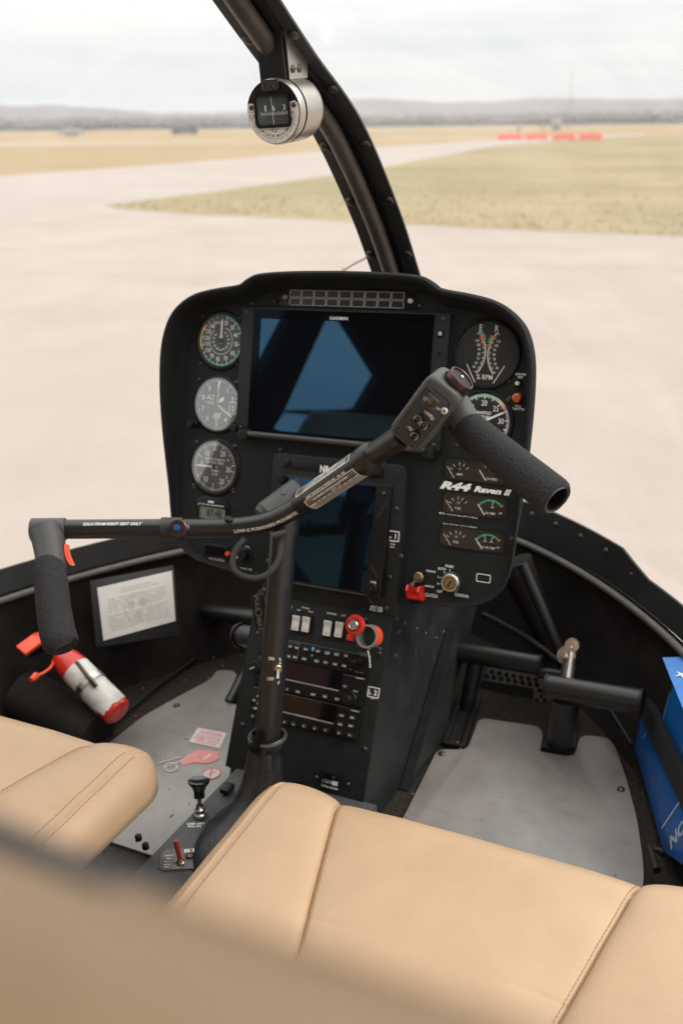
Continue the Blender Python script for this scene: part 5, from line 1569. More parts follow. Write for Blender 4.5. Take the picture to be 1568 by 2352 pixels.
b.frame_prism([(0.005 * math.cos(a / 9 * 3.1416), 0.005 * math.sin(a / 9 * 3.1416)) for a in range(18)], [(0.0042 * math.cos(a / 9 * 3.1416), 0.0042 * math.sin(a / 9 * 3.1416)) for a in range(18)], 0.004, 0.0046)
for v in b.bm.verts: v.co = k4 @ v.co
flat('lettering', b, mat('worn_gold_print', (0.12, 0.10, 0.07), 0.6, var=0.3), t)
# knobs at the left edge of the console
for (k_, x_, y_, r_, lab) in (('F', 555, 375, 0.019, 'black round vent duct stub on the left flank of the console'),):
    p = on_y(*zo(k_, x_, y_), 1.06)
    t = thing('vent_duct', lab, 'duct', p)
    e = on_y(*zo('F', 500, 372), 1.075) - p; s_ = on_y(*zo('F', 640, 395), 1.05) - p
    b = MB(); b.tube([e, e.lerp(s_, 0.12)], r_, 20); obj('collar', b, M_BLACK, t)
    b = MB(); b.tube([e.lerp(s_, 0.10), s_], r_ * 0.86, 20); obj('tube', b, M_SATIN, t)
q = cuv('F', 632, 595); t = thing('squelch_knob', 'small dark knob at the left rim of the radio stack', 'knob', CONS.m(q.x, q.y, 0.003))
b = MB(); b.lathe([(0.0085, 0), (0.008, 0.010), (0.007, 0.011), (0, 0.0112)], 18); obj('knob_body', b, M_BLACK, t)
b = MB(); b.bar(-0.006, -0.004, 0, 0, 0.001, 0.0116); flat('pointer', b, M_WHITE, t)
# ================================================================== TUNNEL BETWEEN THE SEATS
TZ = -0.800
tun = thing('seat_tunnel', 'charcoal painted tunnel box between the two front seats', 'tunnel', Vector((0.01, 0.75, TZ)))
ti = Matrix.Translation((-0.01, -0.75, -TZ))
M_TUN = mat('charcoal_paint', (0.050, 0.050, 0.052), 0.55, bump=0.2, bscale=1400, var=0.12, vscale=40)
b = MB(); b.prism([(-0.094, 0.25), (0.118, 0.25), (0.118, 0.928), (-0.090, 0.928)], FLOOR, TZ, ti, bev=0.003); obj('box', b, M_TUN, tun)
b = MB(); b.box(0.12, 0.05, 0.07, ti @ T(-0.15, 0.615, -0.83), 0.004); obj('side_bracket', b, M_TUN, tun)
for (k_, x_, y_) in (('M', 437, 740), ('M', 428, 748), ('M', 375, 995)):
    p = on_z(*zo(k_, x_, y_), TZ); screw(tun, ti @ Matrix.Translation(p), 0.0030)
for (k_, x_, y_) in (('J', 920, 1088), ('J', 875, 1035)):
    p = on_z(*zo(k_, x_, y_), -0.795)
    b = MB(); b.lathe([(0.0042, 0), (0.0042, 0.006), (0.003, 0.0075), (0, 0.0078)], 14, ti @ Matrix.Translation(p)); obj('rubber_stop', b, M_BLACK, tun)
wz = lambda k, x, y: on_z(*zo(k, x, y), TZ).xy
b = MB()
for s_, x_, y_, w_ in (('CARB HEAT', 320, 778, 0.036), ('PULL ON', 312, 796, 0.026)):
    p = wz('M', x_, y_); b.text(s_, p.x - 0.01, p.y - 0.75, 0.0036, 0.0006, rot=RAD(24), w=w_ * 0.62, bold=0.02)
flat('lettering', b, M_WHITE, tun)
# recess clip on the tunnel
p = on_z(*zo('M', 540, 560), TZ)
b = MB(); b.box(0.014, 0.018, 0.008, ti @ Matrix.Translation(p + Vector((0, 0, 0.006))), 0.002); obj('clip', b, M_BLACK, tun)
# carb heat knob
p = on_z(*zo('M', 350, 722), TZ)
t = thing('carburettor_heat_knob', 'black mushroom pull knob on a polished stem on the tunnel', 'knob', p)
tp = Vector((-0.003, 0.010, 0.046))
ax = axis_m((0, 0, 0), tp)
L_ = tp.length
b = MB(); b.lathe([(0.0088, 0), (0.0088, 0.003), (0.0075, 0.0045), (0.0068, 0.0045), (0.0068, 0.009), (0.0048, 0.011), (0.0042, 0.015)], 28); obj('nut', b, M_STEEL, t, ax)
b = MB(); b.tube([(0, 0, 0.01), (0, 0, L_ * 0.75)], 0.0026, 14); obj('stem', b, M_STEEL, t, ax)
b = MB(); b.lathe([(0.0040, L_ * 0.52), (0.0070, L_ * 0.53), (0.0070, L_ * 0.70), (0.0078, L_ * 0.74), (0.0098, L_ * 0.84), (0.0130, L_ * 0.92), (0.0138, L_ * 0.96), (0.0136, L_ * 1.0), (0.0120, L_ * 1.03), (0.009, L_ * 1.025), (0, L_ * 1.0)], 32)
obj('knob_head', b, mat('polished_black', (0.012, 0.012, 0.013), 0.16, var=0.1, coat=0.4), t, ax)
# emergency transmitter switch plate
p = on_z(*zo('M', 210, 1025), TZ)
t = thing('transmitter_switch', 'small octagonal plate with a red toggle on the tunnel marked ELT', 'switch', Matrix.Translation(p) @ Rz(RAD(28)))
b = MB(); w_, h_ = 0.0235, 0.0185; c_ = 0.006
b.prism([(-w_ + c_, -h_), (w_ - c_, -h_), (w_, -h_ + c_), (w_, h_ - c_), (w_ - c_, h_), (-w_ + c_, h_), (-w_, h_ - c_), (-w_, -h_ + c_)], 0, 0.002, bev=0.0006)
obj('plate', b, mat('grey_engraved_plate', (0.085, 0.080, 0.078), 0.4, var=0.1), t)
b = MB(); b.text('ELT', 0.011, 0.0125, 0.0058, 0.0024, w=0.0140, bold=0.04)
for i, (s_, y_) in enumerate((('ARM/OFF', 0.006), ('ON', 0.001), ('AUTO', -0.0045), ('RESET', -0.0095), ('TEST', -0.0135))):
    b.text(s_, -0.0130, y_, 0.0020, 0.0024, w=0.0014 * len(s_) + 0.002)
for y_ in (-0.006, -0.0115, -0.0155): b.bar(-0.008, y_, 0.003, y_, 0.0004, 0.0024)
flat('lettering', b, M_CREAM, t)
b = MB(); b.lathe([(0.0056, 0.002), (0.0056, 0.004), (0.0042, 0.005), (0.0036, 0.007), (0, 0.008)], 20, T(0.0025, -0.0075)); obj('nut', b, M_BRASS, t)
b = MB(); b.tube([(0.0025, -0.0075, 0.006), (-0.001, -0.003, 0.031)], 0.0029, 14); obj('toggle', b, mat('dark_red_rubber', (0.30, 0.035, 0.03), 0.45, var=0.15), t)
b = MB(); b.lathe([(0.0050, 0.002), (0.0050, 0.0045), (0.004, 0.005), (0.0034, 0.0042), (0, 0.0044)], 20, T(0.012, 0.0025)); obj('lamp', b, M_MAROON, t)
# ================================================================== CYCLIC COLUMN
BASE = Vector((0, 0.838, TZ + 0.002))
cyc = thing('cyclic_stick', 'black cyclic control column with a crossbar, two grips and a switch head', 'control stick', BASE)
co = Matrix.Translation(-BASE)
col0 = Vector((0, 0.850, -0.775)); col1 = on_x(652, 1225, 0)
b = MB(); b.tube([col0, col1], 0.0158, 28); obj('column', b, M_SATIN, cyc, co)
cdir = (col1 - col0).normalized()
# tee housing on top
tee_c = col1 + cdir * 0.010
# crossbar : left arm, bend, right arm
def D(x, y, dep): return at(x, y, dep)
cb = [D(100, 1216, 1.185), D(250, 1215, 1.188), D(400, 1214, 1.190), D(500, 1213, 1.188), D(560, 1209, 1.184), D(610, 1200, 1.178), D(655, 1181, 1.168), D(700, 1153, 1.155)]
CB = smoothpath(cb, 6)
b = MB(); b.tube(CB, 0.0117, 24); obj('crossbar', b, M_SATIN, cyc, co)
# tee sleeve (tilted housing behind the bar)
ta = D(612, 1186, 1.20); tb_ = D(690, 1128, 1.215)
td = (tb_ - ta).normalized()
b = MB(); b.tube([ta - td * 0.006, ta, ta + td * 0.001], [0.0150, 0.0175, 0.0188], 28, caps=True); b.tube([ta, tb_], 0.0185, 28); obj('hinge_sleeve', b, M_CAST, cyc, co)
b = MB(); b.tube([tb_ - td * 0.001, tb_ + td * 0.003, tb_ + td * 0.0045], [0.0192, 0.0192, 0.0175], 28); obj('sleeve_cap', b, M_BLACK, cyc, co)
b = MB(); nrm = (CAMPOS - ta.lerp(tb_, .5)); nrm = (nrm - td * nrm.dot(td)).normalized(); up_ = td.cross(nrm)
for v_ in (0.5,):
    p = ta.lerp(tb_, 0.5) + (nrm * 0.55 + Vector((0, 0, 1)) * 0.8).normalized() * 0.0184
    b.lathe([(0.0042, 0), (0.0036, 0.0009), (0, 0.0011)], 18, axis_m(p, (p - ta.lerp(tb_, 0.5))))
obj('rivet', b, M_CAST, cyc, co)
b = MB(); b.tube([tee_c - cdir * 0.012, col1 + cdir * 0.022], [0.0175, 0.0170], 24); obj('hinge_block', b, M_SATIN, cyc, co)
# right arm: placard sleeve, clamp ring, thin tube
R0_, R1_, R2_, R3_ = D(692, 1157, 1.158), D(838, 1058, 1.060), D(858, 1044, 1.046), D(928, 998, 0.990)
rd_ = (R1_ - R0_).normalized()
RS = 0.0152
b = MB(); b.tube([R0_ - rd_ * 0.002, R0_ + rd_ * 0.002, R1_], [0.0130, RS, RS], 32); obj('placard_sleeve', b, M_SATIN, cyc, co)
b = MB(); b.tube([R1_, R1_ + rd_ * 0.0005, R1_.lerp(R2_, 0.9), R2_, R2_ + rd_ * 0.004], [RS, RS + 0.0008, RS + 0.0008, RS - 0.0005, 0.0125], 32); obj('clamp_ring', b, M_SATIN, cyc, co)
b = MB(); b.tube([R2_, R3_], 0.0124, 24); obj('arm_tube', b, M_SATIN, cyc, co)
def tube_map(A, B, r, n0=None):
    a = (B - A).normalized(); L = (B - A).length
    n = (CAMPOS - A.lerp(B, 0.5)) if n0 is None else n0
    n = (n - a * n.dot(a)).normalized(); e2 = n.cross(a)
    def f(s, t): return A + a * s + (n * math.cos(t / r) + e2 * math.sin(t / r)) * (r + 0.00035)
    return f, L
f, L = tube_map(R0_, R1_, RS)
f2, _ = tube_map(R0_, R1_, RS - 0.00022)
def tquad(b, f, s0, t0, s1, t1, n=5):
    for k in range(n):
        ta0, ta1 = t0 + (t1 - t0) * k / n, t0 + (t1 - t0) * (k + 1) / n
        b.cap(b.ring([f(s0, ta0), f(s1, ta0), f(s1, ta1), f(s0, ta1)]))
S0, S1 = L * 0.10, L * 0.97
b = MB(); tquad(b, f2, S0 + 0.012, 0.0005, S1 - 0.002, -0.0205, 10); flat('limit_placard', b, M_SLEEVE, cyc, co)
b = MB(); tquad(b, f2, S0, 0.0200, S1 - 0.004, 0.0100, 6); flat('speed_placard', b, mat('grey_placard', (0.045, 0.04, 0.04), 0.4, var=0.1), cyc, co)
b = MB()
lw = 0.0009
def tframe(s0, t0, s1, t1):
    tquad(b, f, s0, t0, s1, t0 - lw, 1); tquad(b, f, s0, t1 + lw, s1, t1, 1); tquad(b, f, s0, t0, s0 + lw * 1.5, t1, 8); tquad(b, f, s1 - lw * 1.5, t0, s1, t1, 8)
tframe(S0, 0.0200, S1 - 0.004, 0.0100); tframe(S0 + 0.012, 0.0005, S1 - 0.002, -0.0205)
mid = (S0 + 0.012 + S1 - 0.002) / 2
for y_ in (-0.0022, -0.0046, -0.0075, -0.0095, -0.0115, -0.0135, -0.0155, -0.0175):
    tquad(b, f, S0 + 0.012, y_, S1 - 0.002, y_ - 0.00045, 1)
span = (S1 - 0.002) - (S0 + 0.012)
for k in range(1, 9):
    x_ = S0 + 0.012 + 0.013 + (span - 0.013) * (k - 1) / 8
    tquad(b, f, x_, -0.0075, x_ + 0.0005, -0.0205, 6)
tk = dict(fn=f, cut=0.0009)
b.text('LIMIT MANIFOLD PRESSURE - IN. HG', mid - 0.004, 0.0024, 0.0028, w=span * 0.80, bold=0.03, **tk)
b.text('MAXIMUM CONTINUOUS POWER', mid, -0.0034, 0.0021, w=span * 0.70, bold=0.03, **tk)
b.text('OAT - C', mid + 0.008, -0.0062, 0.0019, w=span * 0.18, bold=0.03, **tk)
b.text('PRESS', S0 + 0.0190, -0.0086, 0.0016, w=0.0115, bold=0.04, **tk); b.text('ALT-FT', S0 + 0.0190, -0.0106, 0.0016, w=0.0115, bold=0.04, **tk)
for k, s_ in enumerate(('-30', '-20', '-10', '0', '10', '20', '30', '40')):
    x_ = S0 + 0.0305 + (span - 0.013) * k / 8
    b.text(s_, x_, -0.0086, 0.0016, w=0.0022 * len(s_) + 0.001, bold=0.04, **tk)
    for r_ in range(5):
        b.text(str(21 + (k + r_ * 2) % 4) + '.' + str((k * 3 + r_) % 10), x_, -0.0105 - r_ * 0.0020, 0.0012, w=0.0060, bold=0.0, fn=f, res=1)
for r_, s_ in enumerate(('SL', '2000', '4000', '6000')):
    b.text(s_, S0 + 0.0185, -0.0126 - r_ * 0.0020, 0.0014, w=0.0018 * len(s_) + 0.001, bold=0.02, fn=f, res=1)
b.text('OVER 2200 LB TOGW, SUBTRACT 10 KIAS', mid - 0.002, 0.0150, 0.0024, w=span * 0.86, bold=0.03, **tk)
b.text('FOR AUTOROTATION, SUBTRACT 30 KIAS', mid - 0.003, 0.0120, 0.0022, w=span * 0.86, bold=0.03, **tk)
b.text('NEVER EXCEED SPEED', mid, 0.0178, 0.0020, w=span * 0.5, bold=0.03, **tk)
flat('placard_print', b, M_WHITE, cyc, co)
# words on the crossbar
def path_map(path, r):
    L = [0.0]
    for i in range(1, len(path)): L.append(L[-1] + (path[i] - path[i - 1]).length)
    def f(s, t):
        s = max(0, min(L[-1], s))
        for i in range(1, len(path)):
            if L[i] >= s: break
        q = (s - L[i - 1]) / max(1e-9, L[i] - L[i - 1])
        p = path[i - 1].lerp(path[i], q)
        d0 = (path[min(i, len(path) - 1)] - path[max(i - 2, 0)]).normalized(); d1 = (path[min(i + 1, len(path) - 1)] - path[i - 1]).normalized()
        a = d0.lerp(d1, q).normalized()
        n = CAMPOS - p; n = (n - a * n.dot(a)).normalized(); e2 = n.cross(a)
        return p + (n * math.cos(t / r) + e2 * math.sin(t / r)) * (r + 0.0003)
    return f, L
f, L = path_map(CB, 0.0117)
def s_at(xv):
    best = min(range(len(CB)), key=lambda i: abs(((CB[i] - CAMPOS).dot(RX) / (CB[i] - CAMPOS).dot(DZ) * FP + 784) - xv))
    return L[best]
b = MB()
sa_, sb_ = s_at(546), s_at(685)
b.text('LOW-G PUSHOVERS PROHIBITED', (sa_ + sb_) / 2, -0.0050, 0.0042, w=sb_ - sa_, bold=0.02, fn=f, cut=0.0008)
sa_, sb_ = s_at(199), s_at(318)
b.text('SOLO FROM RIGHT SEAT ONLY', (sa_ + sb_) / 2, 0.0062, 0.0038, w=sb_ - sa_, bold=0.02, fn=f, cut=0.0008, shear=0.2)
flat('warning_lettering', b, M_WHITE, cyc, co)
# quick release collar and pin
cA, cB_ = D(372, 1214, 1.19), D(420, 1214, 1.19)
b = MB(); b.tube([cA, cB_], 0.0136, 28); obj('collar', b, mat('knurled_black', (0.02, 0.02, 0.02), 0.5, bump=0.9, bscale=900, var=0.3, vscale=900), cyc, co)
pc = D(409, 1213, 1.176)
pn = (CAMPOS - pc).normalized() + Vector((-0.25, 0, 0)); pm = axis_m(pc, pn)
b = MB(); b.lathe([(0.0060, -0.008), (0.0060, -0.002), (0.0105, -0.0015), (0.0108, 0.0), (0.0108, 0.0028), (0.0098, 0.0036), (0.0045, 0.0036), (0.0042, 0.002), (0, 0.002)], 32, pm); obj('pin_flange', b, M_MAROON, cyc, co)
b = MB(); b.lathe([(0.0037, 0.002), (0.0037, 0.0085), (0.0031, 0.0093), (0, 0.0094)], 20, pm); obj('release_button', b, M_BLUE, cyc, co)
b = MB(); b.tube([D(424, 1213, 1.180), D(433, 1212, 1.182)], 0.0055, 12); obj('pin_nut', b, M_MAROON, cyc, co)
p = D(525, 1192, 1.178); b = MB(); b.lathe([(0.0048, 0), (0.0046, 0.0022), (0.0035, 0.0032), (0, 0.0034)], 20, axis_m(p + Vector((0, 0, -0.001)), (0.25, -0.4, 1))); obj('plug', b, M_BLACK, cyc, co)
# wire loop hanging below the bar
lp_ = smoothpath([D(562, 1238, 1.175), D(545, 1258, 1.172), D(535, 1285, 1.170), D(538, 1308, 1.168), D(556, 1322, 1.166), D(580, 1328, 1.164), D(605, 1324, 1.162), D(626, 1308, 1.162), D(640, 1284, 1.163), D(645, 1258, 1.166), D(645, 1232, 1.172)], 5)
M_BRAID = mat('braided_sleeve', (0.035, 0.035, 0.035), 0.6, bump=1.0, bscale=1500, var=0.6, vscale=1500, dist=0.001)
b = MB(); b.tube(lp_, 0.0036, 12); obj('cable_loop', b, M_BRAID, cyc, co)
b = MB(); b.tube([D(626, 1231, 1.166), D(660, 1222, 1.160)], 0.004, 10); obj('cable_clip', b, M_CAST, cyc, co)
# landing light switch on the column
pz_ = on_x(*zo('L', 300, 655), 0.0); cn = (CAMPOS - pz_); cn = (cn - cdir * cn.dot(cdir)).normalized()
pp = col0 + cdir * (pz_ - col0).dot(cdir)
side = cdir.cross(cn)
pp = pp + (cn * 0.90 - side * -0.30).normalized() * 0.0156
fz, Lz = tube_map(col0, col1, 0.0158)
sz = (pz_ - col0).dot(cdir)
b = MB(); m_ = axis_m(pp, (cn * 0.90 + side * 0.30), cdir); b.lathe([(0.0055, -0.001), (0.0055, 0.002), (0.0040, 0.003), (0.0036, 0.005), (0, 0.005)], 20, m_); obj('switch_nut', b, M_BRASS, cyc, co)
b = MB(); b.tube([m_ @ Vector((0, 0, 0.004)), m_ @ Vector((-0.003, -0.009, 0.014))], [0.0017, 0.0023], 12); obj('switch_toggle', b, M_STEEL, cyc, co)
fv = lambda s, t: fz(sz + t, -s)     # upright letters on the column
b = MB()
def colw(s_, x_, y_, h_, w_):
    b.text(s_, x_, y_, h_, w=w_, bold=0.03, fn=lambda X, Y: fz(sz + Y, -X), res=2)
colw('ON', -0.0035, 0.0125, 0.0042, 0.0070); colw('OFF', -0.0025, -0.0125, 0.0042, 0.0085)
for i, ch in enumerate('LAND LT'):
    if ch != ' ': colw(ch, 0.0078, 0.0125 - i * 0.0050, 0.0036, 0.0030)
flat('switch_lettering', b, M_CREAM, cyc, co)
# left elbow and grip
ax_ = (CB[6] - CB[0]).normalized()
eA, eB = D(72, 1217, 1.185), D(152, 1216, 1.186)
b = MB(); b.tube([eA, eA + ax_ * 0.001, eB - ax_ * 0.001, eB], [0.0125, 0.0140, 0.0140, 0.0128], 28); obj('elbow', b, M_CAST, cyc, co)
b = MB(); b.tube([D(105, 1218, 1.182), D(112, 1240, 1.175), D(116, 1270, 1.165), D(119, 1300, 1.155), D(122, 1345, 1.14)], [0.0200, 0.0192, 0.0180, 0.0170, 0.0160], 24); obj('neck', b, M_CAST, cyc, co)
b = MB(); gp_ = [D(115, 1290, 1.158), D(115, 1293, 1.157), D(115, 1304, 1.153), D(118, 1340, 1.142), D(124, 1400, 1.122), D(133, 1455, 1.105), D(140, 1476, 1.098), D(142, 1484, 1.095), D(143, 1486, 1.095)]
b.tube(gp_, [0.0140, 0.0172, 0.0186, 0.0190, 0.0192, 0.0198, 0.0198, 0.0182, 0.013], 28); obj('left_grip', b, M_FOAM, cyc, co)
b = MB()
tg = [D(150, 1250, 1.166), D(150, 1262, 1.163), D(152, 1276, 1.160), D(157, 1288, 1.158), D(163, 1297, 1.156)]
tw = [0.0042, 0.0048, 0.0055, 0.0055, 0.0042]
va = b.ring([p + DZ * -0.004 for p in tg]); vb_ = b.ring([p + RX * w_ * 0.9 + DZ * -0.004 - UY * 0.001 for p, w_ in zip(tg, tw)]); vc_ = b.ring([p + DZ * 0.006 for p in tg]); vd_ = b.ring([p + RX * w_ * 0.8 + DZ * 0.006 - UY * 0.001 for p, w_ in zip(tg, tw)])
b.bridge(va, vb_, False); b.bridge(vb_, vd_, False); b.bridge(vd_, vc_, False); b.bridge(vc_, va, False); b.cap([va[0], vb_[0], vd_[0], vc_[0]]); b.cap([va[-1], vb_[-1], vd_[-1], vc_[-1]])
obj('trigger', b, M_ORANGE, cyc, co)
# right switch head
hc = D(977, 948, 0.957)
ha = (D(1022, 876, 0.942) - D(925, 1004, 0.976)).normalized()
hn = (CAMPOS - hc); hn = (hn - ha * hn.dot(ha)).normalized()
hn = (Matrix.Rotation(RAD(-4), 3, ha) @ hn).normalized()
hu = ha.cross(hn)      # across the head
HM = Matrix((hu, ha, hn)).transposed().to_4x4(); HM.translation = hc
hd = co @ HM
HW, HL, HD = 0.0385, 0.0740, 0.034
b = MB(); b.prism(rrect(0, 0, HW, HL, 0.009, 5), -HD, 0.008, bev=0.005, seg=3); obj('switch_head', b, M_CAST, cyc, hd)
b = MB(); b.prism(rrect(0.0008, -0.003, HW * 0.74, HL * 0.80, 0.006, 5), 0.0078, 0.0086); obj('plate_gap', b, M_BLACK, cyc, hd, smooth=0)
b = MB(); b.prism(rrect(0.0008, -0.003, HW * 0.70, HL * 0.78, 0.0055, 5), 0.0080, 0.0092, bev=0.0004); obj('switch_plate', b, mat('switch_plate_grey', (0.032, 0.034, 0.035), 0.5, bump=0.3, bscale=3000, var=0.1), cyc, hd)
def hq(x, y):
    xx, yy = zo('Q', x, y)
    d = ray(xx, yy); o_ = hc + hn * 0.0092
    t_ = (o_ - CAMPOS).dot(hn) / d.dot(hn); p = CAMPOS + d * t_ - hc
    return Vector((p.dot(hu), p.dot(ha)))
for x_, y_, m_ in ((1082, 1040, 0), (628, 1580, 0), (840, 1835, 0), (1300, 1335, 1)):
    q = hq(x_, y_)
    b = MB(); b.lathe([(0.0029 if not m_ else 0.0034, 0), (0.0027, 0.0010), (0, 0.0012)], 16); s_ = obj('plate_screw', b, M_WPLAST if m_ else M_CAST, cyc, hd @ T(q.x, q.y, 0.0091))
    b = MB(); b.bar(-0.0017, 0, 0.0017, 0, 0.0008, 0.0013); b.bar(0, -0.0017, 0, 0.0017, 0.0008, 0.00135); flat('slot', b, M_BLACK, s_)
for x_, y_ in ((930, 1440), (1015, 1535), (880, 1690)):
    q = hq(x_, y_)
    b = MB(); b.lathe([(0.0056, 0), (0.0056, 0.0022), (0.0046, 0.0034), (0.0044, 0.0050), (0.0036, 0.0050), (0.0033, 0.0042), (0, 0.0042)], 24); s_ = obj('push_switch', b, M_BLACK, cyc, hd @ T(q.x, q.y, 0.0091))
    b = MB(); b.lathe([(0.0040, 0.0046), (0.0040, 0.0054), (0.0030, 0.0054), (0.0028, 0.0046)], 24); obj('washer', b, M_STEEL, s_)
    b = MB(); b.lathe([(0.0026, 0.004), (0.0026, 0.0105), (0.0022, 0.0112), (0, 0.0114)], 18); obj('plunger', b, M_BLACK, s_)
q = hq(1110, 1205)
b = MB(); b.box(0.0135, 0.0125, 0.004, T(0, 0, 0.002), 0.0006); s_ = obj('toggle_base', b, mat('toggle_brown', (0.07, 0.045, 0.035), 0.4, var=0.2), cyc, hd @ T(q.x, q.y, 0.0091))
b = MB(); b.lathe([(0.0050, 0.003), (0.0050, 0.0055), (0.0038, 0.0055), (0.0034, 0.0045), (0, 0.0045)], 20); obj('washer', b, M_DSTEEL, s_)
b = MB(); b.tube([(0, 0, 0.004), (-0.004, 0.003, 0.011), (-0.0055, 0.004, 0.014)], [0.0022, 0.0020, 0.0024], 12); obj('toggle', b, M_STEEL, s_)
b = MB()
for s_, x_, y_, h_, w_ in (('OFF', 1187, 1290, 0.0026, 0.0078), ('USER', 1070, 1378, 0.0024, 0.0095), ('FREQ', 1093, 1410, 0.0024, 0.0095), ('FREQ', 825, 1610, 0.0024, 0.0095), ('XFER', 845, 1640, 0.0024, 0.0090), ('+', 1112, 1455, 0.0030, 0.0026), ('-', 1020, 1360, 0.0012, 0.0026), ('INT', 1085, 1135, 0.0022, 0.006)):
    q = hq(x_, y_); b.text(s_, q.x, q.y, h_, 0.0095, rot=RAD(3), w=w_, bold=0.03)
flat('head_lettering', b, M_CREAM, cyc, hd)
# cap ring on top of the head
q3 = hc + ha * (HL / 2 + 0.004) + hu * 0.006 - hn * 0.012
km = axis_m(q3, (ha * 0.98 + hn * 0.06 + hu * 0.16), (-1, 0, 0))
b = MB(); b.lathe([(0.0140, -0.010), (0.0148, -0.004), (0.0150, -0.003)], 32, km); obj('head_neck', b, M_CAST, cyc, co)
b = MB(); b.lathe([(0.0128, -0.004), (0.0138, -0.002), (0.0138, 0.0052), (0.0130, 0.0060), (0.0122, 0.0056), (0.0120, 0.0030)], 36, km); obj('cap_ring', b, M_MAROON, cyc, co)
b = MB(); b.lathe([(0.0122, 0.0032), (0.0121, 0.0042), (0, 0.0042)], 32, km); obj('cap_face', b, M_BLACK, cyc, co)
b = MB(); b.sphere(0.0022, km @ T(0.002, 0.001, 0.0042)); obj('cap_button', b, M_STEEL, cyc, co)
# right grip
gn0 = D(1015, 925, 0.985)
b = MB(); b.tube([gn0, D(1036, 932, 0.985), D(1052, 952, 0.978), D(1072, 978, 0.968)], [0.0200, 0.0200, 0.0172, 0.0150], 24); obj('grip_neck', b, M_CAST, cyc, co)
gg = [D(1050, 960, 0.980), D(1052, 962, 0.979), D(1060, 969, 0.975), D(1105, 1007, 0.960), D(1170, 1060, 0.938), D(1232, 1110, 0.916), D(1266, 1138, 0.904), D(1274, 1144, 0.9015), D(1278, 1148, 0.900)]
b = MB(); b.tube(gg, [0.0110, 0.0140, 0.0160, 0.0170, 0.0179, 0.0188, 0.0192, 0.0182, 0.0152], 32, caps=False); obj('right_grip', b, M_FOAM, cyc, co)
gd = (gg[-1] - gg[-3]).normalized()
em = axis_m(gg[-1], gd)
b = MB(); b.lathe([(0.0152, -0.001), (0.0140, 0.0004), (0.0125, -0.001), (0.0122, -0.020), (0, -0.020)], 28, em); obj('grip_bore', b, M_BLACK, cyc, co)
b = MB(); b.lathe([(0.0146, 0.0), (0.0138, 0.0012), (0.0127, 0.0006)], 28, em); obj('grip_end_ring', b, M_CAST, cyc, co)
b = MB()
for k in range(3):
    p = HM @ Vector((-HW / 2 - 0.0004, 0.020 - k * 0.008, 0.0)); 
    b.box(0.0005, 0.004, 0.003, HM @ T(-HW / 2 - 0.0002, 0.022 - k * 0.007, -0.002))
flat('edge_marking', b, M_WHITE, cyc, co)
# leather boot round the foot of the column
boot = thing('stick_boot', 'black leather boot with a snap flap round the foot of the control column', 'boot', BASE)
bo = Matrix.Translation(-BASE)
top = on_x(614, 1690, 0)
b = MB()
rings = []
lv = [(0.0, 0.0222, 0), (0.09, 0.0228, 0), (0.10, 0.0212, 0), (0.30, 0.0232, 0), (0.50, 0.0255, 0.06), (0.68, 0.028, 0.2), (0.80, 0.034, 0.6), (0.90, 0.044, 0.9), (0.96, 0.050, 1.0), (1.0, 0.052, 1.0)]
for f_, r_, sq in lv:
    c_ = top.lerp(Vector((0.0, 0.832, TZ)), min(1, f_ * 1.0)); 
    if f_ > 0.5: c_ = c_ + Vector((-0.004, -0.020, 0)) * ((f_ - 0.5) / 0.5)
    pts = []
    for k in range(40):
        a = 2 * math.pi * k / 40
        wr = 1 + 0.035 * sq * math.sin(3 * a + f_ * 5) + 0.022 * noise.noise(Vector((math.cos(a) * 2, math.sin(a) * 2, f_ * 6)))
        ex = 1.0 + 0.05 * sq; ey = 1.0 + 0.75 * sq
        pts.append(c_ + Vector((math.cos(a) * r_ * wr * ex, math.sin(a) * r_ * wr * ey, 0)))
    rings.append(b.ring(pts))
for i in range(len(rings) - 1): b.bridge(rings[i], rings[i + 1])
inn_ = b.ring([v.co.lerp(top, 0.10) + Vector((0, 0, 0.0015)) for v in rings[0]]); inn2 = b.ring([v.co.lerp(top, 0.16) + Vector((0, 0, -0.03)) for v in rings[0]])
b.bridge(inn_, rings[0]); b.bridge(inn2, inn_)
obj('leather', b, M_RUBBER, boot, bo, smooth=70)
b = MB()
ck = [top + Vector((math.cos(a) * 0.0226, math.sin(a) * 0.0226, -0.001)) for a in [2 * math.pi * k / 36 for k in range(37)]]
b.tube(ck, 0.0018, 8, caps=False); obj('top_hem', b, mat('leather_hem', (0.05, 0.05, 0.05), 0.45, var=0.2), boot, bo)
# flap strip with snaps
fl = []
b = MB()
strip = [on_y(*zo('F', x_, y_), top.y - 0.0245) for k_, (x_, y_) in enumerate(((588, 1080), (588, 1250), (590, 1400), (610, 1470)))]
for dx in (0,):
    l_ = b.ring([p + Vector((-0.009, 0.009, 0)) for p in strip]); m_ = b.ring([p + Vector((0.0, -0.001, 0)) for p in strip]); r_ = b.ring([p + Vector((0.011, -0.002, 0)) for p in strip])
    b.bridge(l_, m_, False); b.bridge(m_, r_, False)
bmesh.ops.solidify(b.bm, geom=b.bm.faces[:], thickness=0.003)
obj('flap', b, M_RUBBER, boot, bo, smooth=50)
for (x_, y_) in ((590, 1165), (598, 1385)):
    p = on_y(*zo('F', x_, y_), top.y - 0.0262)
    b = MB(); b.lathe([(0.0072, 0), (0.0066, 0.0018), (0.004, 0.0028), (0, 0.003)], 20, axis_m(p, (0.2, -1, 0.2))); obj('snap', b, M_BLACK, boot, bo)
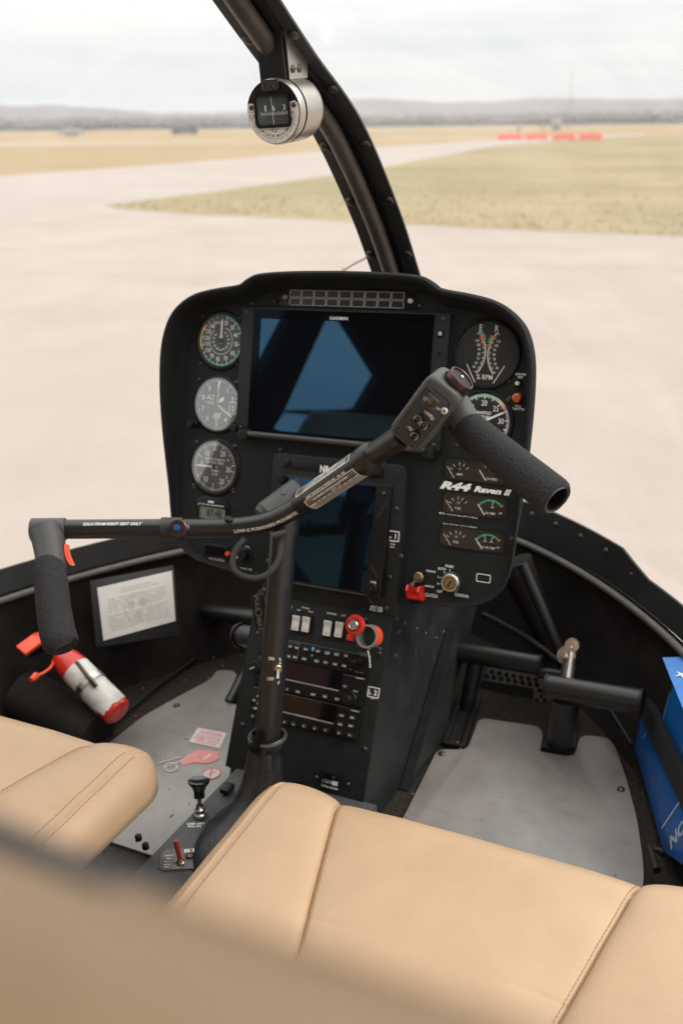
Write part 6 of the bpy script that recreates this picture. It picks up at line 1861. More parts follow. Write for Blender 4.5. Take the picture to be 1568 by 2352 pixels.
# ================================================================== FLOOR PLATES
def plate(name, pts, z, label, screws):
    o_ = sum((Vector(p) for p in pts), Vector((0, 0))) / len(pts)
    t = thing(name, label, 'floor plate', Vector((o_.x, o_.y, z)), 'grey floor plates')
    sm = []
    n = len(pts)
    for i in range(n):   # round the corners
        a, b_, c_ = Vector(pts[i - 1]), Vector(pts[i]), Vector(pts[(i + 1) % n])
        r = min(0.016, (a - b_).length * 0.4, (c_ - b_).length * 0.4)
        p0 = b_ + (a - b_).normalized() * r; p1 = b_ + (c_ - b_).normalized() * r
        for k in range(5):
            f_ = k / 4; sm.append(((1 - f_) ** 2 * p0 + 2 * f_ * (1 - f_) * b_ + f_ * f_ * p1) - o_)
    b = MB(); b.prism([(p.x, p.y) for p in sm], 0, 0.004, bev=0.0012)
    obj('plate', b, M_MAT, t, smooth=30)
    for p in screws:
        screw(t, T(p[0] - o_.x, p[1] - o_.y, 0.004), 0.0055)
    return t
fz_ = lambda k, x, y: on_z(*zo(k, x, y), FLOOR + 0.005).xy
R_ = [fz_('G', 600, 1215), fz_('G', 818, 1224), fz_('G', 905, 985), fz_('G', 1340, 1050), fz_('G', 1375, 1100), fz_('G', 1355, 1235), fz_('I', 60, 1050), fz_('I', 380, 1105), fz_('I', 440, 890), fz_('I', 710, 920), fz_('I', 780, 1030), fz_('I', 880, 1320), fz_('I', 975, 1680), fz_('I', 1030, 2050), fz_('I', 1045, 2250), Vector((0.45, 0.80)), Vector((0.13, 0.80)), Vector((0.128, 0.99))]
plate('floor_plate', R_, FLOOR + 0.001, 'grey scuffed floor plate with two pedal notches on the open door side', [fz_('G', 633, 1255), fz_('I', 823, 1412)])
L_ = [fz_('J', 1440, 20), fz_('F', 400, 610), fz_('F', 485, 625), fz_('F', 395, 835), fz_('F', 470, 868), fz_('F', 420, 1180), fz_('F', 410, 1340), fz_('F', 200, 1600), Vector((-0.10, 0.80)), Vector((-0.36, 0.80)), fz_('J', 680, 455), fz_('J', 900, 250), fz_('J', 1150, 120)]
L_ = [fz_('J', 1330, 20), fz_('F', 330, 612), fz_('F', 480, 625), fz_('F', 395, 838), fz_('F', 490, 868), fz_('F', 430, 1185), fz_('F', 425, 1345), Vector((-0.100, 0.90)), Vector((-0.100, 0.79)), Vector((-0.37, 0.79)), fz_('J', 640, 460), fz_('J', 900, 255), fz_('J', 1150, 115)]
plate('floor_plate', L_, FLOOR + 0.001, 'grey floor plate with red warning stickers beside the fire extinguisher', [fz_('J', 1112, 190)])
# carpet trim at the left wall foot
b = MB(); b.tube(smoothpath([on_z(*p, FLOOR + 0.008) for p in ((195, 1715), (280, 1645), (350, 1586), (420, 1534), (482, 1495), (560, 1462), (640, 1440))], 5), 0.0028, 8)
tag(obj('carpet_trim', b, M_FRAME), 'thin dark edging strip along the carpet under the document holder', 'trim')
# grit trodden into the carpet and plates
gb = MB(); rr = random.Random(17)
for k in range(150):
    x_ = rr.uniform(-0.43, 0.44); y_ = rr.uniform(0.82, 1.38)
    if abs(x_) < 0.12: continue
    s_ = rr.uniform(0.0006, 0.0018)
    gb.sphere(s_, T(x_, y_, FLOOR + 0.0052) @ Rz(rr.random() * 3) @ Matrix.Scale(rr.uniform(0.5, 2), 4, (1, 0, 0)), 5, 4)
tag(obj('grit', gb, mat('pale_grit', (0.30, 0.24, 0.18), 0.9, var=0.3)), 'pale grit scattered over the cabin floor', kind='stuff')
# warning stickers on the left plate
ST = FLOOR + 0.0056
M_STK = mat('sticker_white', (0.60, 0.53, 0.51), 0.4, var=0.05)
M_STKR = mat('sticker_faded_red', (0.72, 0.25, 0.22), 0.45, var=0.06)
zs = lambda k, x, y: on_z(*zo(k, x, y), ST)
c_ = zs('M', 405, 185)
st = thing('danger_sticker', 'faded white sticker with red DANGER wording on the grey floor plate', 'sticker', c_)
qd = [zs('M', *p) - c_ for p in ((335, 115), (535, 152), (485, 258), (272, 212))]
b = MB(); lo = b.ring([Vector((p.x, p.y, 0)) for p in qd]); hi = b.ring([Vector((p.x, p.y, 0.0003)) for p in qd]); b.bridge(lo, hi); b.cap(hi); flat('backing', b, M_STK, st)
ud = (qd[1] - qd[0]).normalized(); vd = (qd[0] - qd[3]).normalized()
def skew(b, txt, fx, fy, h, w):
    # text laid in the sticker's own corners
    o_ = qd[3]; U_, V_ = qd[2] - qd[3], qd[0] - qd[3]
    def fn(x, y): p = o_ + U_ * (fx + x / U_.length) + V_ * (fy + y / V_.length); return Vector((p.x, p.y, 0.0006))
    b.text(txt, 0, 0, h, w=w, bold=0.03, fn=fn)
b = MB(); UL, VL = (qd[2] - qd[3]).length, (qd[0] - qd[3]).length
skew(b, 'DANGER', 0.5, 0.80, VL * 0.22, UL * 0.72); skew(b, 'TAIL ROTOR', 0.5, 0.52, VL * 0.14, UL * 0.80); skew(b, 'KEEP CLEAR', 0.5, 0.33, VL * 0.14, UL * 0.80); skew(b, 'OF ROTOR', 0.5, 0.14, VL * 0.14, UL * 0.66)
flat('lettering', b, M_STKR, st)
c_ = zs('M', 345, 320)
st = thing('hand_sticker', 'faded red pictogram sticker with an arrow below the danger sticker', 'sticker', c_)
out = [zs('M', *p) - c_ for p in ((218, 350), (262, 300), (330, 272), (410, 268), (470, 285), (480, 325), (440, 352), (380, 362), (320, 352), (280, 362), (225, 375))]
b = MB(); lo = b.ring([Vector((p.x, p.y, 0)) for p in out]); hi = b.ring([Vector((p.x, p.y, 0.0003)) for p in out]); b.bridge(lo, hi); b.cap(hi); bmesh.ops.triangulate(b.bm, faces=b.bm.faces[:]); flat('red_shape', b, M_STKR, st)
b = MB()
for (xa, ya), (xb, yb), w_ in ((((60, 362)), ((215, 318)), 0.0022), (((100, 392)), ((230, 345)), 0.0022), (((215, 345)), ((330, 300)), 0.002), (((372, 335)), ((428, 298)), 0.006)):
    a = zs('M', xa, ya) - c_; d_ = zs('M', xb, yb) - c_; b.bar(a.x, a.y, d_.x, d_.y, w_, 0.0007)
for k in range(14):
    a0 = k / 14 * 6.283; a1 = (k + 1) / 14 * 6.283
    p = zs('M', 150 + 42 * math.cos(a0), 388 + 30 * math.sin(a0)) - c_; q_ = zs('M', 150 + 42 * math.cos(a1), 388 + 30 * math.sin(a1)) - c_
    b.bar(p.x, p.y, q_.x, q_.y, 0.002, 0.0007)
flat('white_lines', b, M_STK, st)
c_ = zs('M', 430, 430)
st = thing('prohibition_sticker', 'round red no entry pictogram sticker nearest the tunnel on the floor plate', 'sticker', c_)
RR = 0.5 * ((zs('M', 495, 430) - zs('M', 366, 430)).length)
b = MB(); b.lathe([(RR * 1.02, 0), (RR * 1.02, 0.0002), (0, 0.0002)], 32); flat('backing', b, M_STK, st)
b = MB(); b.arc(RR * 0.84, RR, 0, 360, 0, 0.0006, n=40); b.bar(-RR * 0.45, RR * 0.75, RR * 0.30, -RR * 0.82, RR * 0.18, 0.0007); flat('red_ring', b, mat('sticker_red', (0.70, 0.13, 0.10), 0.45, var=0.06), st)
b = MB(); b.bar(-RR * 0.3, -RR * 0.35, RR * 0.2, RR * 0.35, RR * 0.16, 0.0005); b.bar(RR * 0.1, RR * 0.3, RR * 0.3, RR * 0.15, RR * 0.14, 0.0005); flat('black_figure', b, M_INK, st)
# ================================================================== PEDALS
def pedal(name, label, a, b_, r, arm_a, arm_b, ra, link=None):
    t = thing(name, label, 'pedal', a.lerp(b_, 0.5), 'foot pedals')
    o_ = Matrix.Translation(-a.lerp(b_, 0.5))
    d_ = (b_ - a).normalized()
    b = MB(); b.tube([a, b_], r, 24); obj('foot_bar', b, M_SATIN, t, o_)
    b = MB(); b.tube([a - d_ * 0.003, a + d_ * 0.001], r * 1.06, 24); obj('end_cap', b, M_FRAME, t, o_)
    b = MB(); b.tube([b_ - d_ * 0.001, b_ + d_ * 0.003], r * 1.06, 24); obj('end_cap', b, M_FRAME, t, o_)
    b = MB(); b.tube([arm_a, arm_b], ra, 18); obj('arm', b, M_SATIN, t, o_)
    return t, o_
Y1, Y2 = 1.285, 1.205
t, o_ = pedal('pedal', 'black foot pedal bar nearest the console on the door side', on_y(1046, 1496, Y1), on_y(1238, 1528, Y1), 0.0155, on_y(1092, 1520, Y1), on_y(1056, 1702, Y1 - 0.03), 0.0125)
b = MB(); b.tube([on_y(1236, 1545, Y1), on_y(1300, 1552, Y1)], 0.0085, 12); obj('link_tube', b, M_SATIN, t, o_)
t, o_ = pedal('pedal', 'black foot pedal bar farther from the console, over the rectangular slot', on_y(1257, 1578, Y2), on_y(1470, 1612, Y2), 0.0178, on_y(1296, 1600, Y2), on_y(1286, 1740, Y2 + 0.02), 0.0205)
ca, cb2 = on_y(1312, 1478, 1.26), on_y(1298, 1575, 1.225)
b = MB(); b.tube([ca, ca.lerp(cb2, 0.55)], 0.0085, 14); b.tube([ca.lerp(cb2, 0.5), cb2], 0.0095, 14); obj('clevis', b, M_ALU, t, o_)
b = MB(); n_ = Vector((0.1, -1, 0.35)); b.lathe([(0.013, -0.008), (0.013, 0.006), (0.005, 0.0075), (0, 0.008)], 20, axis_m(on_y(1300, 1505, 1.25), n_)); obj('pivot', b, M_ALU, t, o_)
b = MB(); b.lathe([(0.0052, 0.004), (0.0045, 0.011), (0, 0.0125)], 14, axis_m(on_y(1298, 1505, 1.25), n_)); obj('pivot_bolt', b, M_STEEL, t, o_)
b = MB(); b.lathe([(0.010, -0.006), (0.010, 0.006), (0.003, 0.0065), (0.003, 0.0)], 18, axis_m(on_y(1313, 1482, 1.255), n_)); obj('fork_end', b, M_ALU, t, o_)
t, o_ = pedal('pedal', 'black foot pedal bar below the document holder on the far side', on_y(428, 1396, 1.28), on_y(600, 1420, 1.28), 0.0160, on_y(500, 1412, 1.29), on_y(520, 1480, 1.33), 0.010)
t, o_ = pedal('pedal', 'black foot pedal stub tucked behind the console on the far side', on_y(548, 1600, 1.16), on_y(560, 1560, 1.18), 0.012, on_y(530, 1615, 1.14), on_y(575, 1530, 1.20), 0.0115)
# pedal slots and surrounds on the door side
sl = thing('pedal_slot', 'dark rectangular pedal slot frame let into the floor', 'slot', on_z(1285, 1690, FLOOR))
so = Matrix.Translation(-on_z(1285, 1690, FLOOR))
q4 = [on_z(*zo('I', *p), FLOOR + 0.004).xy for p in ((75, 1040), (370, 1095), (440, 740), (205, 690))]
q4 = [(p.x, p.y) for p in q4]
b = MB(); b.frame_prism(q4, offset_poly(q4, -0.007), FLOOR - 0.002, FLOOR + 0.010, so); obj('surround', b, M_FRAME, sl, smooth=0)
b = MB(); b.prism(offset_poly(q4, -0.005), FLOOR - 0.002, FLOOR + 0.0015, so); obj('dark_well', b, mat('slot_shade_black', (0.003, 0.003, 0.003), 0.9, var=0), sl, smooth=0)  # flat black sheet stands in for the shade down the slot
q5 = [on_z(*zo('G', *p), FLOOR + 0.004).xy for p in ((640, 1195), (800, 1225), (925, 840), (770, 830))]
q5 = [(p.x, p.y) for p in q5]
sl2 = thing('pedal_slot', 'narrow pedal slot frame let into the floor right beside the console', 'slot', Vector((q5[0][0], q5[0][1], FLOOR)))
so2 = Matrix.Translation(-Vector((q5[0][0], q5[0][1], FLOOR)))
b = MB(); b.frame_prism(q5, offset_poly(q5, -0.006), FLOOR - 0.002, FLOOR + 0.010, so2); obj('surround', b, M_FRAME, sl2, smooth=0)
b = MB(); b.prism(offset_poly(q5, -0.004), FLOOR - 0.002, FLOOR + 0.0015, so2); obj('dark_well', b, MATS['slot_shade_black'], sl2, smooth=0)  # same flat sheet of painted shade in the narrow slot
# perforated bracket behind the pedals
M_PERF = mat('perforated_grey', (0.125, 0.120, 0.113), 0.5, var=0.15, vscale=60)
pf = Frame(on_y(*zo('G', 950, 700), 1.335), (1, 0, 0), (0, 0.35, 1))
tp_ = thing('perforated_bracket', 'grey perforated metal bracket behind the pedals', 'bracket', pf.m())
pg = lambda k, x, y: pf.uv(*zo(k, x, y))
out = [pg('G', *p) for p in ((945, 715), (975, 610), (1385, 690), (1480, 830), (1430, 945), (1300, 905), (1305, 775))]
b = MB(); b.prism([(p.x, p.y) for p in out], -0.003, 0); obj('sheet', b, M_PERF, tp_, smooth=0)
b = MB()
for (x0, y0, x1, y1, n) in ((1000, 655, 1322, 712, 7), (962, 685, 1330, 750, 8), (1350, 790, 1350, 790, 1), (1368, 832, 1420, 842, 2), (1330, 862, 1385, 874, 2), (1348, 905, 1405, 918, 2)):
    for k in range(n):
        f_ = k / max(1, n - 1); p = pg('G', x0 + (x1 - x0) * f_, y0 + (y1 - y0) * f_)
        b.lathe([(0.0042, 0.0003), (0, 0.0003)], 10, T(p.x, p.y))
tag(flat('holes', b, MATS['slot_shade_black'], tp_), kind='stuff')  # flat black discs paint the dark inside the perforations
b = MB(); p0 = pg('G', 930, 840); p1 = pg('G', 1425, 945); b.tube([(p0.x, p0.y, 0.004), (p1.x, p1.y, 0.004)], 0.004, 8); obj('edge_bead', b, M_FRAME, tp_)
out = [pg('G', *p) for p in ((870, 755), (945, 715), (1305, 775), (1300, 905), (930, 840))]
b = MB(); b.prism([(p.x, p.y) for p in out], -0.006, -0.0032); obj('back_sheet', b, M_PLATE, tp_, smooth=0)
# struts on the door side of the nose
for nm, lab, pts, r in (('strut', 'straight dark strut dropping from the panel edge to the pedals', [on_y(1198, 1295, 1.33), on_y(1300, 1530, 1.30)], 0.0085), ('strut', 'thin dark curved rod from the console to the pedal pivot', smoothpath([on_y(1110, 1412, 1.40), on_y(1165, 1440, 1.38), on_y(1230, 1480, 1.35), on_y(1300, 1535, 1.31)], 4), 0.0055), ('strut', 'thin dark rod behind the outer pedal', [on_y(1385, 1605, 1.28), on_y(1450, 1712, 1.20)], 0.004)):
    t = obj(nm, MB().tube(pts, r, 12), M_FRAME); tag(t, lab, 'strut')
# wide flat post behind the panel on the door side
b = MB(); b.tube([on_y(1180, 1290, 1.42), on_y(1270, 1500, 1.42)], [0.03, 0.016], 14); tag(obj('nose_post', b, M_SHELL), 'broad dark nose post behind the thin strut', 'strut')
# ================================================================== DOCUMENT HOLDER
TL, TR = on_y(214, 1340, 1.10), on_y(395, 1311, 1.235)
BL, BR = on_y(228, 1480, 1.055), on_y(412, 1466, 1.180)
dh = Frame((TL + TR + BL + BR) / 4, TR - TL, (TL - BL))
t = thing('document_holder', 'black pocket on the wall holding a pale printed certificate', 'document holder', dh.m())
def q_on(fr_, x, y): p = fr_.uv(x, y); return (p.x, p.y)
co_ = [q_on(dh, *p) for p in ((222, 1342), (394, 1312), (406, 1462), (234, 1474))]
ho = [q_on(dh, *p) for p in ((207, 1334), (400, 1297), (414, 1460), (222, 1488))]
b = MB(); b.prism(ho, -0.006, 0.0, bev=0.001); obj('pocket', b, M_BLACK, t, smooth=0)
pp_ = [q_on(dh, *zo('E', *p)) for p in ((765, 710), (1352, 575), (1380, 970), (815, 1125))]
t2 = thing('certificate', 'pale printed certificate sheet behind the window of the black pocket', 'paper', dh.m(0, 0, 0.0005))
b = MB(); b.prism(pp_, 0, 0.0006); flat('sheet', b, M_PAPER, t2)
b = MB()
o2, U2, V2 = Vector(pp_[3]), Vector(pp_[2]) - Vector(pp_[3]), Vector(pp_[0]) - Vector(pp_[3])
rr = random.Random(3)
def pfn(fx, fy): p = o2 + U2 * fx + V2 * fy; return Vector((p.x, p.y, 0.0009))
for i in range(15):
    y_ = 0.86 - i * 0.052
    if i in (2, 8): continue
    x_ = 0.08 + 0.05 * rr.random()
    if i < 2: x_ = 0.30
    while x_ < (0.72 if i < 2 else 0.90):
        w_ = 0.02 + 0.10 * rr.random()
        e = min(x_ + w_, 0.93)
        b.cap(b.ring([pfn(x_, y_), pfn(e, y_), pfn(e, y_ + 0.017), pfn(x_, y_ + 0.017)]))
        x_ = e + 0.012 + 0.04 * rr.random() * (rr.random() < 0.4)
flat('print', b, mat('faint_print', (0.42, 0.39, 0.36), 0.8, var=0.05), t2)
b = MB()
cx_, cy_ = 0.50, 0.45
ar = U2.length / V2.length
for r0, r1 in ((0.30, 0.285), (0.255, 0.245)):
    for k in range(30):
        a0, a1 = k / 30 * 6.283, (k + 1) / 30 * 6.283
        b.cap(b.ring([pfn(cx_ + r1 / ar * math.cos(a0), cy_ + r1 * math.sin(a0)), pfn(cx_ + r0 / ar * math.cos(a0), cy_ + r0 * math.sin(a0)), pfn(cx_ + r0 / ar * math.cos(a1), cy_ + r0 * math.sin(a1)), pfn(cx_ + r1 / ar * math.cos(a1), cy_ + r1 * math.sin(a1))]) )
for k in range(3):   # three soft lobes of the seal
    a = RAD(30 + 120 * k)
    ctr = (cx_ + 0.125 / ar * math.cos(a), cy_ + 0.125 * math.sin(a))
    vs = [pfn(ctr[0] + 0.085 / ar * math.cos(j / 14 * 6.283) * (1 + 0.3 * math.cos(j / 14 * 6.283 - a)), ctr[1] + 0.085 * math.sin(j / 14 * 6.283) * (1 + 0.3 * math.cos(j / 14 * 6.283 - a))) for j in range(14)]
    b.cap(b.ring(vs))
for v in b.bm.verts: v.co.z = 0.00075
flat('seal', b, mat('seal_grey', (0.47, 0.44, 0.41), 0.8, var=0.05), t2)
# ================================================================== FIRE EXTINGUISHER
eb, et = on_z(276, 1641, -0.800), on_z(139, 1503, -0.735)
ed = (et - eb).normalized()
em = axis_m(eb, ed, (0, 1, 0.2))
EL = (et - eb).length
RX_ = 0.0228
t = thing('fire_extinguisher', 'small red fire extinguisher with a worn white label, held by a steel clamp', 'extinguisher', em)
b = MB(); b.lathe([(0, 0.0), (RX_ * 0.75, 0.001), (RX_ * 0.95, 0.005), (RX_, 0.013), (RX_, EL - 0.030), (RX_ * 0.93, EL - 0.016), (RX_ * 0.72, EL - 0.004), (RX_ * 0.45, EL + 0.003), (0.010, EL + 0.006), (0.010, EL + 0.018), (0, EL + 0.018)], 36); obj('bottle', b, M_RED, t)
b = MB()
lab = bpy.data.materials.new('worn_white_label'); lab.use_nodes = True
nt2 = lab.node_tree; bs = nt2.nodes['Principled BSDF']; bs.inputs['Roughness'].default_value = 0.6
tcx = nt2.nodes.new('ShaderNodeTexCoord'); nn = nt2.nodes.new('ShaderNodeTexNoise'); nn.inputs['Scale'].default_value = 26; nn.inputs['Detail'].default_value = 5
rp = nt2.nodes.new('ShaderNodeValToRGB'); rp.color_ramp.elements[0].position = 0.40; rp.color_ramp.elements[0].color = (0.50, 0.47, 0.43, 1); rp.color_ramp.elements[1].position = 0.56; rp.color_ramp.elements[1].color = (0.72, 0.69, 0.64, 1)
nt2.links.new(tcx.outputs['Object'], nn.inputs['Vector']); nt2.links.new(nn.outputs['Fac'], rp.inputs[0]); nt2.links.new(rp.outputs[0], bs.inputs['Base Color'])
rings = []
NSEG = 48
for k in range(NSEG + 1):
    a = RAD(-150 + 300 * k / NSEG)
    lo_ = 0.007 + 0.008 * (0.5 + 0.5 * noise.noise(Vector((k * 0.35, 1.3, 0)))) + (0.012 if 18 < k < 26 else 0)
    rings.append((b.bm.verts.new(((RX_ + 0.0006) * math.sin(a), -(RX_ + 0.0006) * math.cos(a), lo_)), b.bm.verts.new(((RX_ + 0.0006) * math.sin(a), -(RX_ + 0.0006) * math.cos(a), EL - 0.038))))
for k in range(NSEG):
    b.bm.faces.new((rings[k][0], rings[k + 1][0], rings[k + 1][1], rings[k][1]))
obj('label', b, lab, t, smooth=60)
b = MB(); b.lathe([(RX_ + 0.0012, EL * 0.44), (RX_ + 0.0026, EL * 0.44), (RX_ + 0.0026, EL * 0.44 + 0.011), (RX_ + 0.0012, EL * 0.44 + 0.011)], 36); obj('clamp_band', b, M_STEEL, t)
b = MB(); b.box(0.008, 0.003, 0.050, Matrix.Translation((RX_ + 0.010, -0.010, EL * 0.50)) @ Matrix.Rotation(RAD(14), 4, 'Y') @ Rz(RAD(30)), 0.001); b.box(0.014, 0.004, 0.016, T(RX_ + 0.005, -0.006, EL * 0.45), 0.001); obj('clamp_latch', b, M_STEEL, t)
b = MB(); b.box(0.020, 0.018, 0.026, T(0, 0, EL + 0.028), 0.004); obj('valve', b, M_BLACK, t)
hb = em.inverted()
h1, h2 = hb @ on_z(100, 1480, -0.725), hb @ on_z(62, 1497, -0.730)
def lever(name, A, B, C_, w_, th, m_):
    b = MB(); up_ = hb.to_3x3() @ Vector((0.2, -0.5, 0.85)); sec = []
    P_ = [A, B, C_]
    for i, p_ in enumerate(P_):
        d_ = (P_[min(i + 1, 2)] - P_[max(i - 1, 0)]).normalized(); sd = d_.cross(up_).normalized(); nn_ = sd.cross(d_)
        sec.append(b.ring([p_ + sd * w_ + nn_ * th, p_ - sd * w_ + nn_ * th, p_ - sd * w_ - nn_ * th, p_ + sd * w_ - nn_ * th]))
    b.bridge(sec[0], sec[1]); b.bridge(sec[1], sec[2]); b.cap(sec[0], True); b.cap(sec[2])
    bmesh.ops.bevel(b.bm, geom=b.bm.edges[:], offset=0.002, segments=2, affect='EDGES', profile=0.5)
    obj(name, b, m_, t)
lever('lower_lever', Vector((0, 0, EL + 0.030)), h1, h2, 0.010, 0.0065, M_BLACK)
h3, h4 = hb @ on_z(88, 1467, -0.71), hb @ on_z(48, 1496, -0.718)
lever('upper_lever', Vector((0.0, 0.004, EL + 0.046)), h3, h4, 0.012, 0.0035, M_ORANGE)
pn = [hb @ on_z(*p, -0.74) for p in ((124, 1515), (118, 1532), (100, 1546), (84, 1552), (72, 1562))]
b = MB(); b.tube(smoothpath(pn, 4), 0.0022, 8); b.tube([pn[-2], pn[-1]], [0.006, 0.004], 8); obj('pull_pin_tag', b, M_ORANGE, t)
# mounting channel under it
p0, p1 = on_z(60, 1600, -0.82), on_z(225, 1690, -0.845)
b = MB(); b.tube([p0, p1], [0.045, 0.036], 14); tag(obj('extinguisher_bracket', b, M_SHELL), 'dark padded bracket behind the fire extinguisher', 'bracket')
# latch and grommet at the far edge
la = on_y(15, 1402, 1.06)
t = thing('door_latch', 'small grey latch with a wing screw on the far wall', 'latch', la)
b = MB(); b.tube([(-0.03, -0.03, -0.003), (0.022, 0.022, 0.004)], 0.0075, 10); obj('barrel', b, M_FRAME, t)
b = MB(); b.tube([(0.02, 0.02, 0.006), (0.075, 0.075, 0.018)], 0.0025, 8); obj('rod', b, M_FRAME, t)
b = MB(); b.box(0.016, 0.006, 0.018, T(0.006, 0.0, -0.014), 0.002); b.sphere(0.006, T(0.012, 0, -0.026)); obj('wing_screw', b, M_BRASS, t)
# ================================================================== BLUE BINDERS
F1, F2, F3 = on_z(1440, 1665, -0.845), on_z(1522, 1957, -0.845), on_z(1495, 1610, -0.765)
bf = Frame(F2, (F2 - F1), (F3 - F2) - (F1 - F2) * 0.9)
t = thing('binder', 'dark blue binder with white lettering leaning by the grey plate, lower of the pair', 'binder', bf.m(), 'blue binders')
bu = lambda k, x, y: bf.uv(*zo(k, x, y)) if k else bf.uv(x, y)
pts = [bu(None, *p) for p in ((1440, 1664), (1479, 1641), (1568, 1868), (1630, 2030), (1522, 1957))]
b = MB(); b.prism([(p.x, p.y) for p in pts], -0.006, 0.0, bev=0.0015); obj('cover', b, M_BLUEBK, t, smooth=30)
b = MB()
n0, n1 = bu('I', 1290, 1925), bu('I', 1405, 1770)
dr = math.atan2((n1 - n0).y, (n1 - n0).x)
mid = n0.lerp(n1, 0.62)
b.text('NO', mid.x, mid.y, 0.0175, 0.0005, rot=dr, w=(n1 - n0).length * 1.25, bold=0.04)
l0, l1 = bu('I', 1210, 1780), bu('I', 1375, 1535)
b.bar(l0.x, l0.y, l1.x, l1.y, 0.0032, 0.0005)
l0, l1 = bu('I', 1030, 940), bu('I', 1070, 870); b.bar(l0.x, l0.y, l1.x, l1.y, 0.0022, 0.0005)
flat('lettering', b, mat('pale_blue_print', (0.42, 0.50, 0.60), 0.5, var=0.05), t)
b2f = Frame(bf.o - bf.n * 0.014, bf.u, bf.v)
t = thing('binder', 'taller blue binder with a light blue cover behind the black strap', 'binder', b2f.m(), 'blue binders')
b2 = lambda x, y: b2f.uv(x, y)
pts = [b2(*p) for p in ((1480, 1640), (1521, 1512), (1610, 1690), (1680, 1900), (1585, 1925))]
b = MB(); b.prism([(p.x, p.y) for p in pts], -0.004, 0.0, bev=0.001); obj('back_cover', b, M_LIFTBLUE, t, smooth=30)
w0, w1, w2, w3 = on_z(1520, 1510, -0.672), on_z(1700, 1505, -0.655), on_z(1760, 1860, -0.655), on_z(1612, 1740, -0.672)
b = MB(); k_ = b2f.m().inverted(); hi = b.ring([k_ @ p for p in (w0, w1, w2, w3)]); lo = b.ring([k_ @ (p + Vector((0.004, 0, -0.012))) for p in (w0, w1, w2, w3)]); b.bridge(lo, hi); b.cap(hi); b.cap(lo, True); obj('front_cover', b, M_LBLUE, t, smooth=30)
b = MB()
for (xa, ya, xb, yb) in ((1170, 660, 1235, 375), (1180, 660, 1245, 390), (1222, 770, 1285, 490), (1380, 1110, 1411, 1000)):
    a, d_ = b2(*zo('I', xa, ya)), b2(*zo('I', xb, yb)); b.bar(a.x, a.y, d_.x, d_.y, 0.0018, 0.0006)
flat('small_print', b, MATS['pale_blue_print'], t)
b = MB()
for j in range(5):
    a = 2 * math.pi * j / 5
    c3 = on_z(*zo('I', 1400, 335), -0.668); a3 = c3 + Vector((0.010 * math.cos(a), 0.010 * math.sin(a), 0.0012))
    pl_ = Vector((-math.sin(a), math.cos(a), 0)) * 0.0022
    b.cap(b.ring([k_ @ (c3 + Vector((0, 0, 0.0012)) - pl_), k_ @ (c3 + Vector((0, 0, 0.0012)) + pl_), k_ @ a3]))
flat('star_mark', b, M_WHITE, t)
sf = Frame(bf.o - bf.n * 0.004, bf.u, bf.v)
pts = [sf.uv(*p) for p in ((1480, 1642), (1494, 1606), (1700, 2040), (1700, 2120))]
b = MB(); b.prism([(p.x, p.y) for p in pts], -0.004, 0.008); o = obj('binder_strap', b, mat('black_strap', (0.008, 0.008, 0.008), 0.8, var=0.2), None, sf.m(), smooth=0); tag(o, 'broad black strap holding the blue binders', 'strap')
# seat rail corner beside the binders
b = MB(); pr_ = [on_z(*zo('I', *p), -0.83) for p in ((1100, 1970), (1205, 1995), (1210, 2030), (1130, 2060), (1165, 2180))]
b.tube(pr_[:3], 0.004, 8); b.tube([pr_[0], pr_[4]], 0.005, 8); tag(obj('seat_rail', b, M_FRAME), 'small grey rail corner in front of the lettered binder', 'rail')
# ================================================================== SEATS
def seat_z(x, y, W, fy):
    # x from inner side 0..W, y forward ; fy = front edge
    t = max(0.0, min(1.0, (fy - y) / 0.22))
    sl_, sr_ = 0.088 + 0.066 * t, W - 0.128 - 0.036 * t
    z = 0.0
    tt = max(0.0, (fy - y) / 0.40); tt = min(1.2, tt)
    z -= 0.030 * tt * tt
    if x < sl_: z += 0.011 * math.sin(math.pi * max(0, min(1, x / sl_))) ** 0.7
    elif x > sr_: z += 0.013 * math.sin(math.pi * max(0, min(1, (x - sr_) / (W - sr_)))) ** 0.7
    else: z += 0.003 * math.sin(math.pi * (x - sl_) / (sr_ - sl_)) - 0.002
    for s_ in (sl_, sr_):
        z -= 0.0034 * math.exp(-((x - s_) / 0.0018) ** 2) + 0.0016 * math.exp(-((x - s_) / 0.009) ** 2)
    if sl_ < x < sr_: z -= 0.0008 * math.exp(-((y - (fy - 0.185)) / 0.003) ** 2) * (0.25 + 0.75 * min(1, abs(x - 0.5 * (sl_ + sr_)) / 0.12) ** 2)
    z -= 0.0035 * math.exp(-((x - 0.030) / 0.0022) ** 2)
    z += 0.0035 * noise.noise(Vector((x * 7, y * 7, 1.7))) + 0.0012 * noise.noise(Vector((x * 24, y * 24, 4.1)))
    return z, sl_, sr_
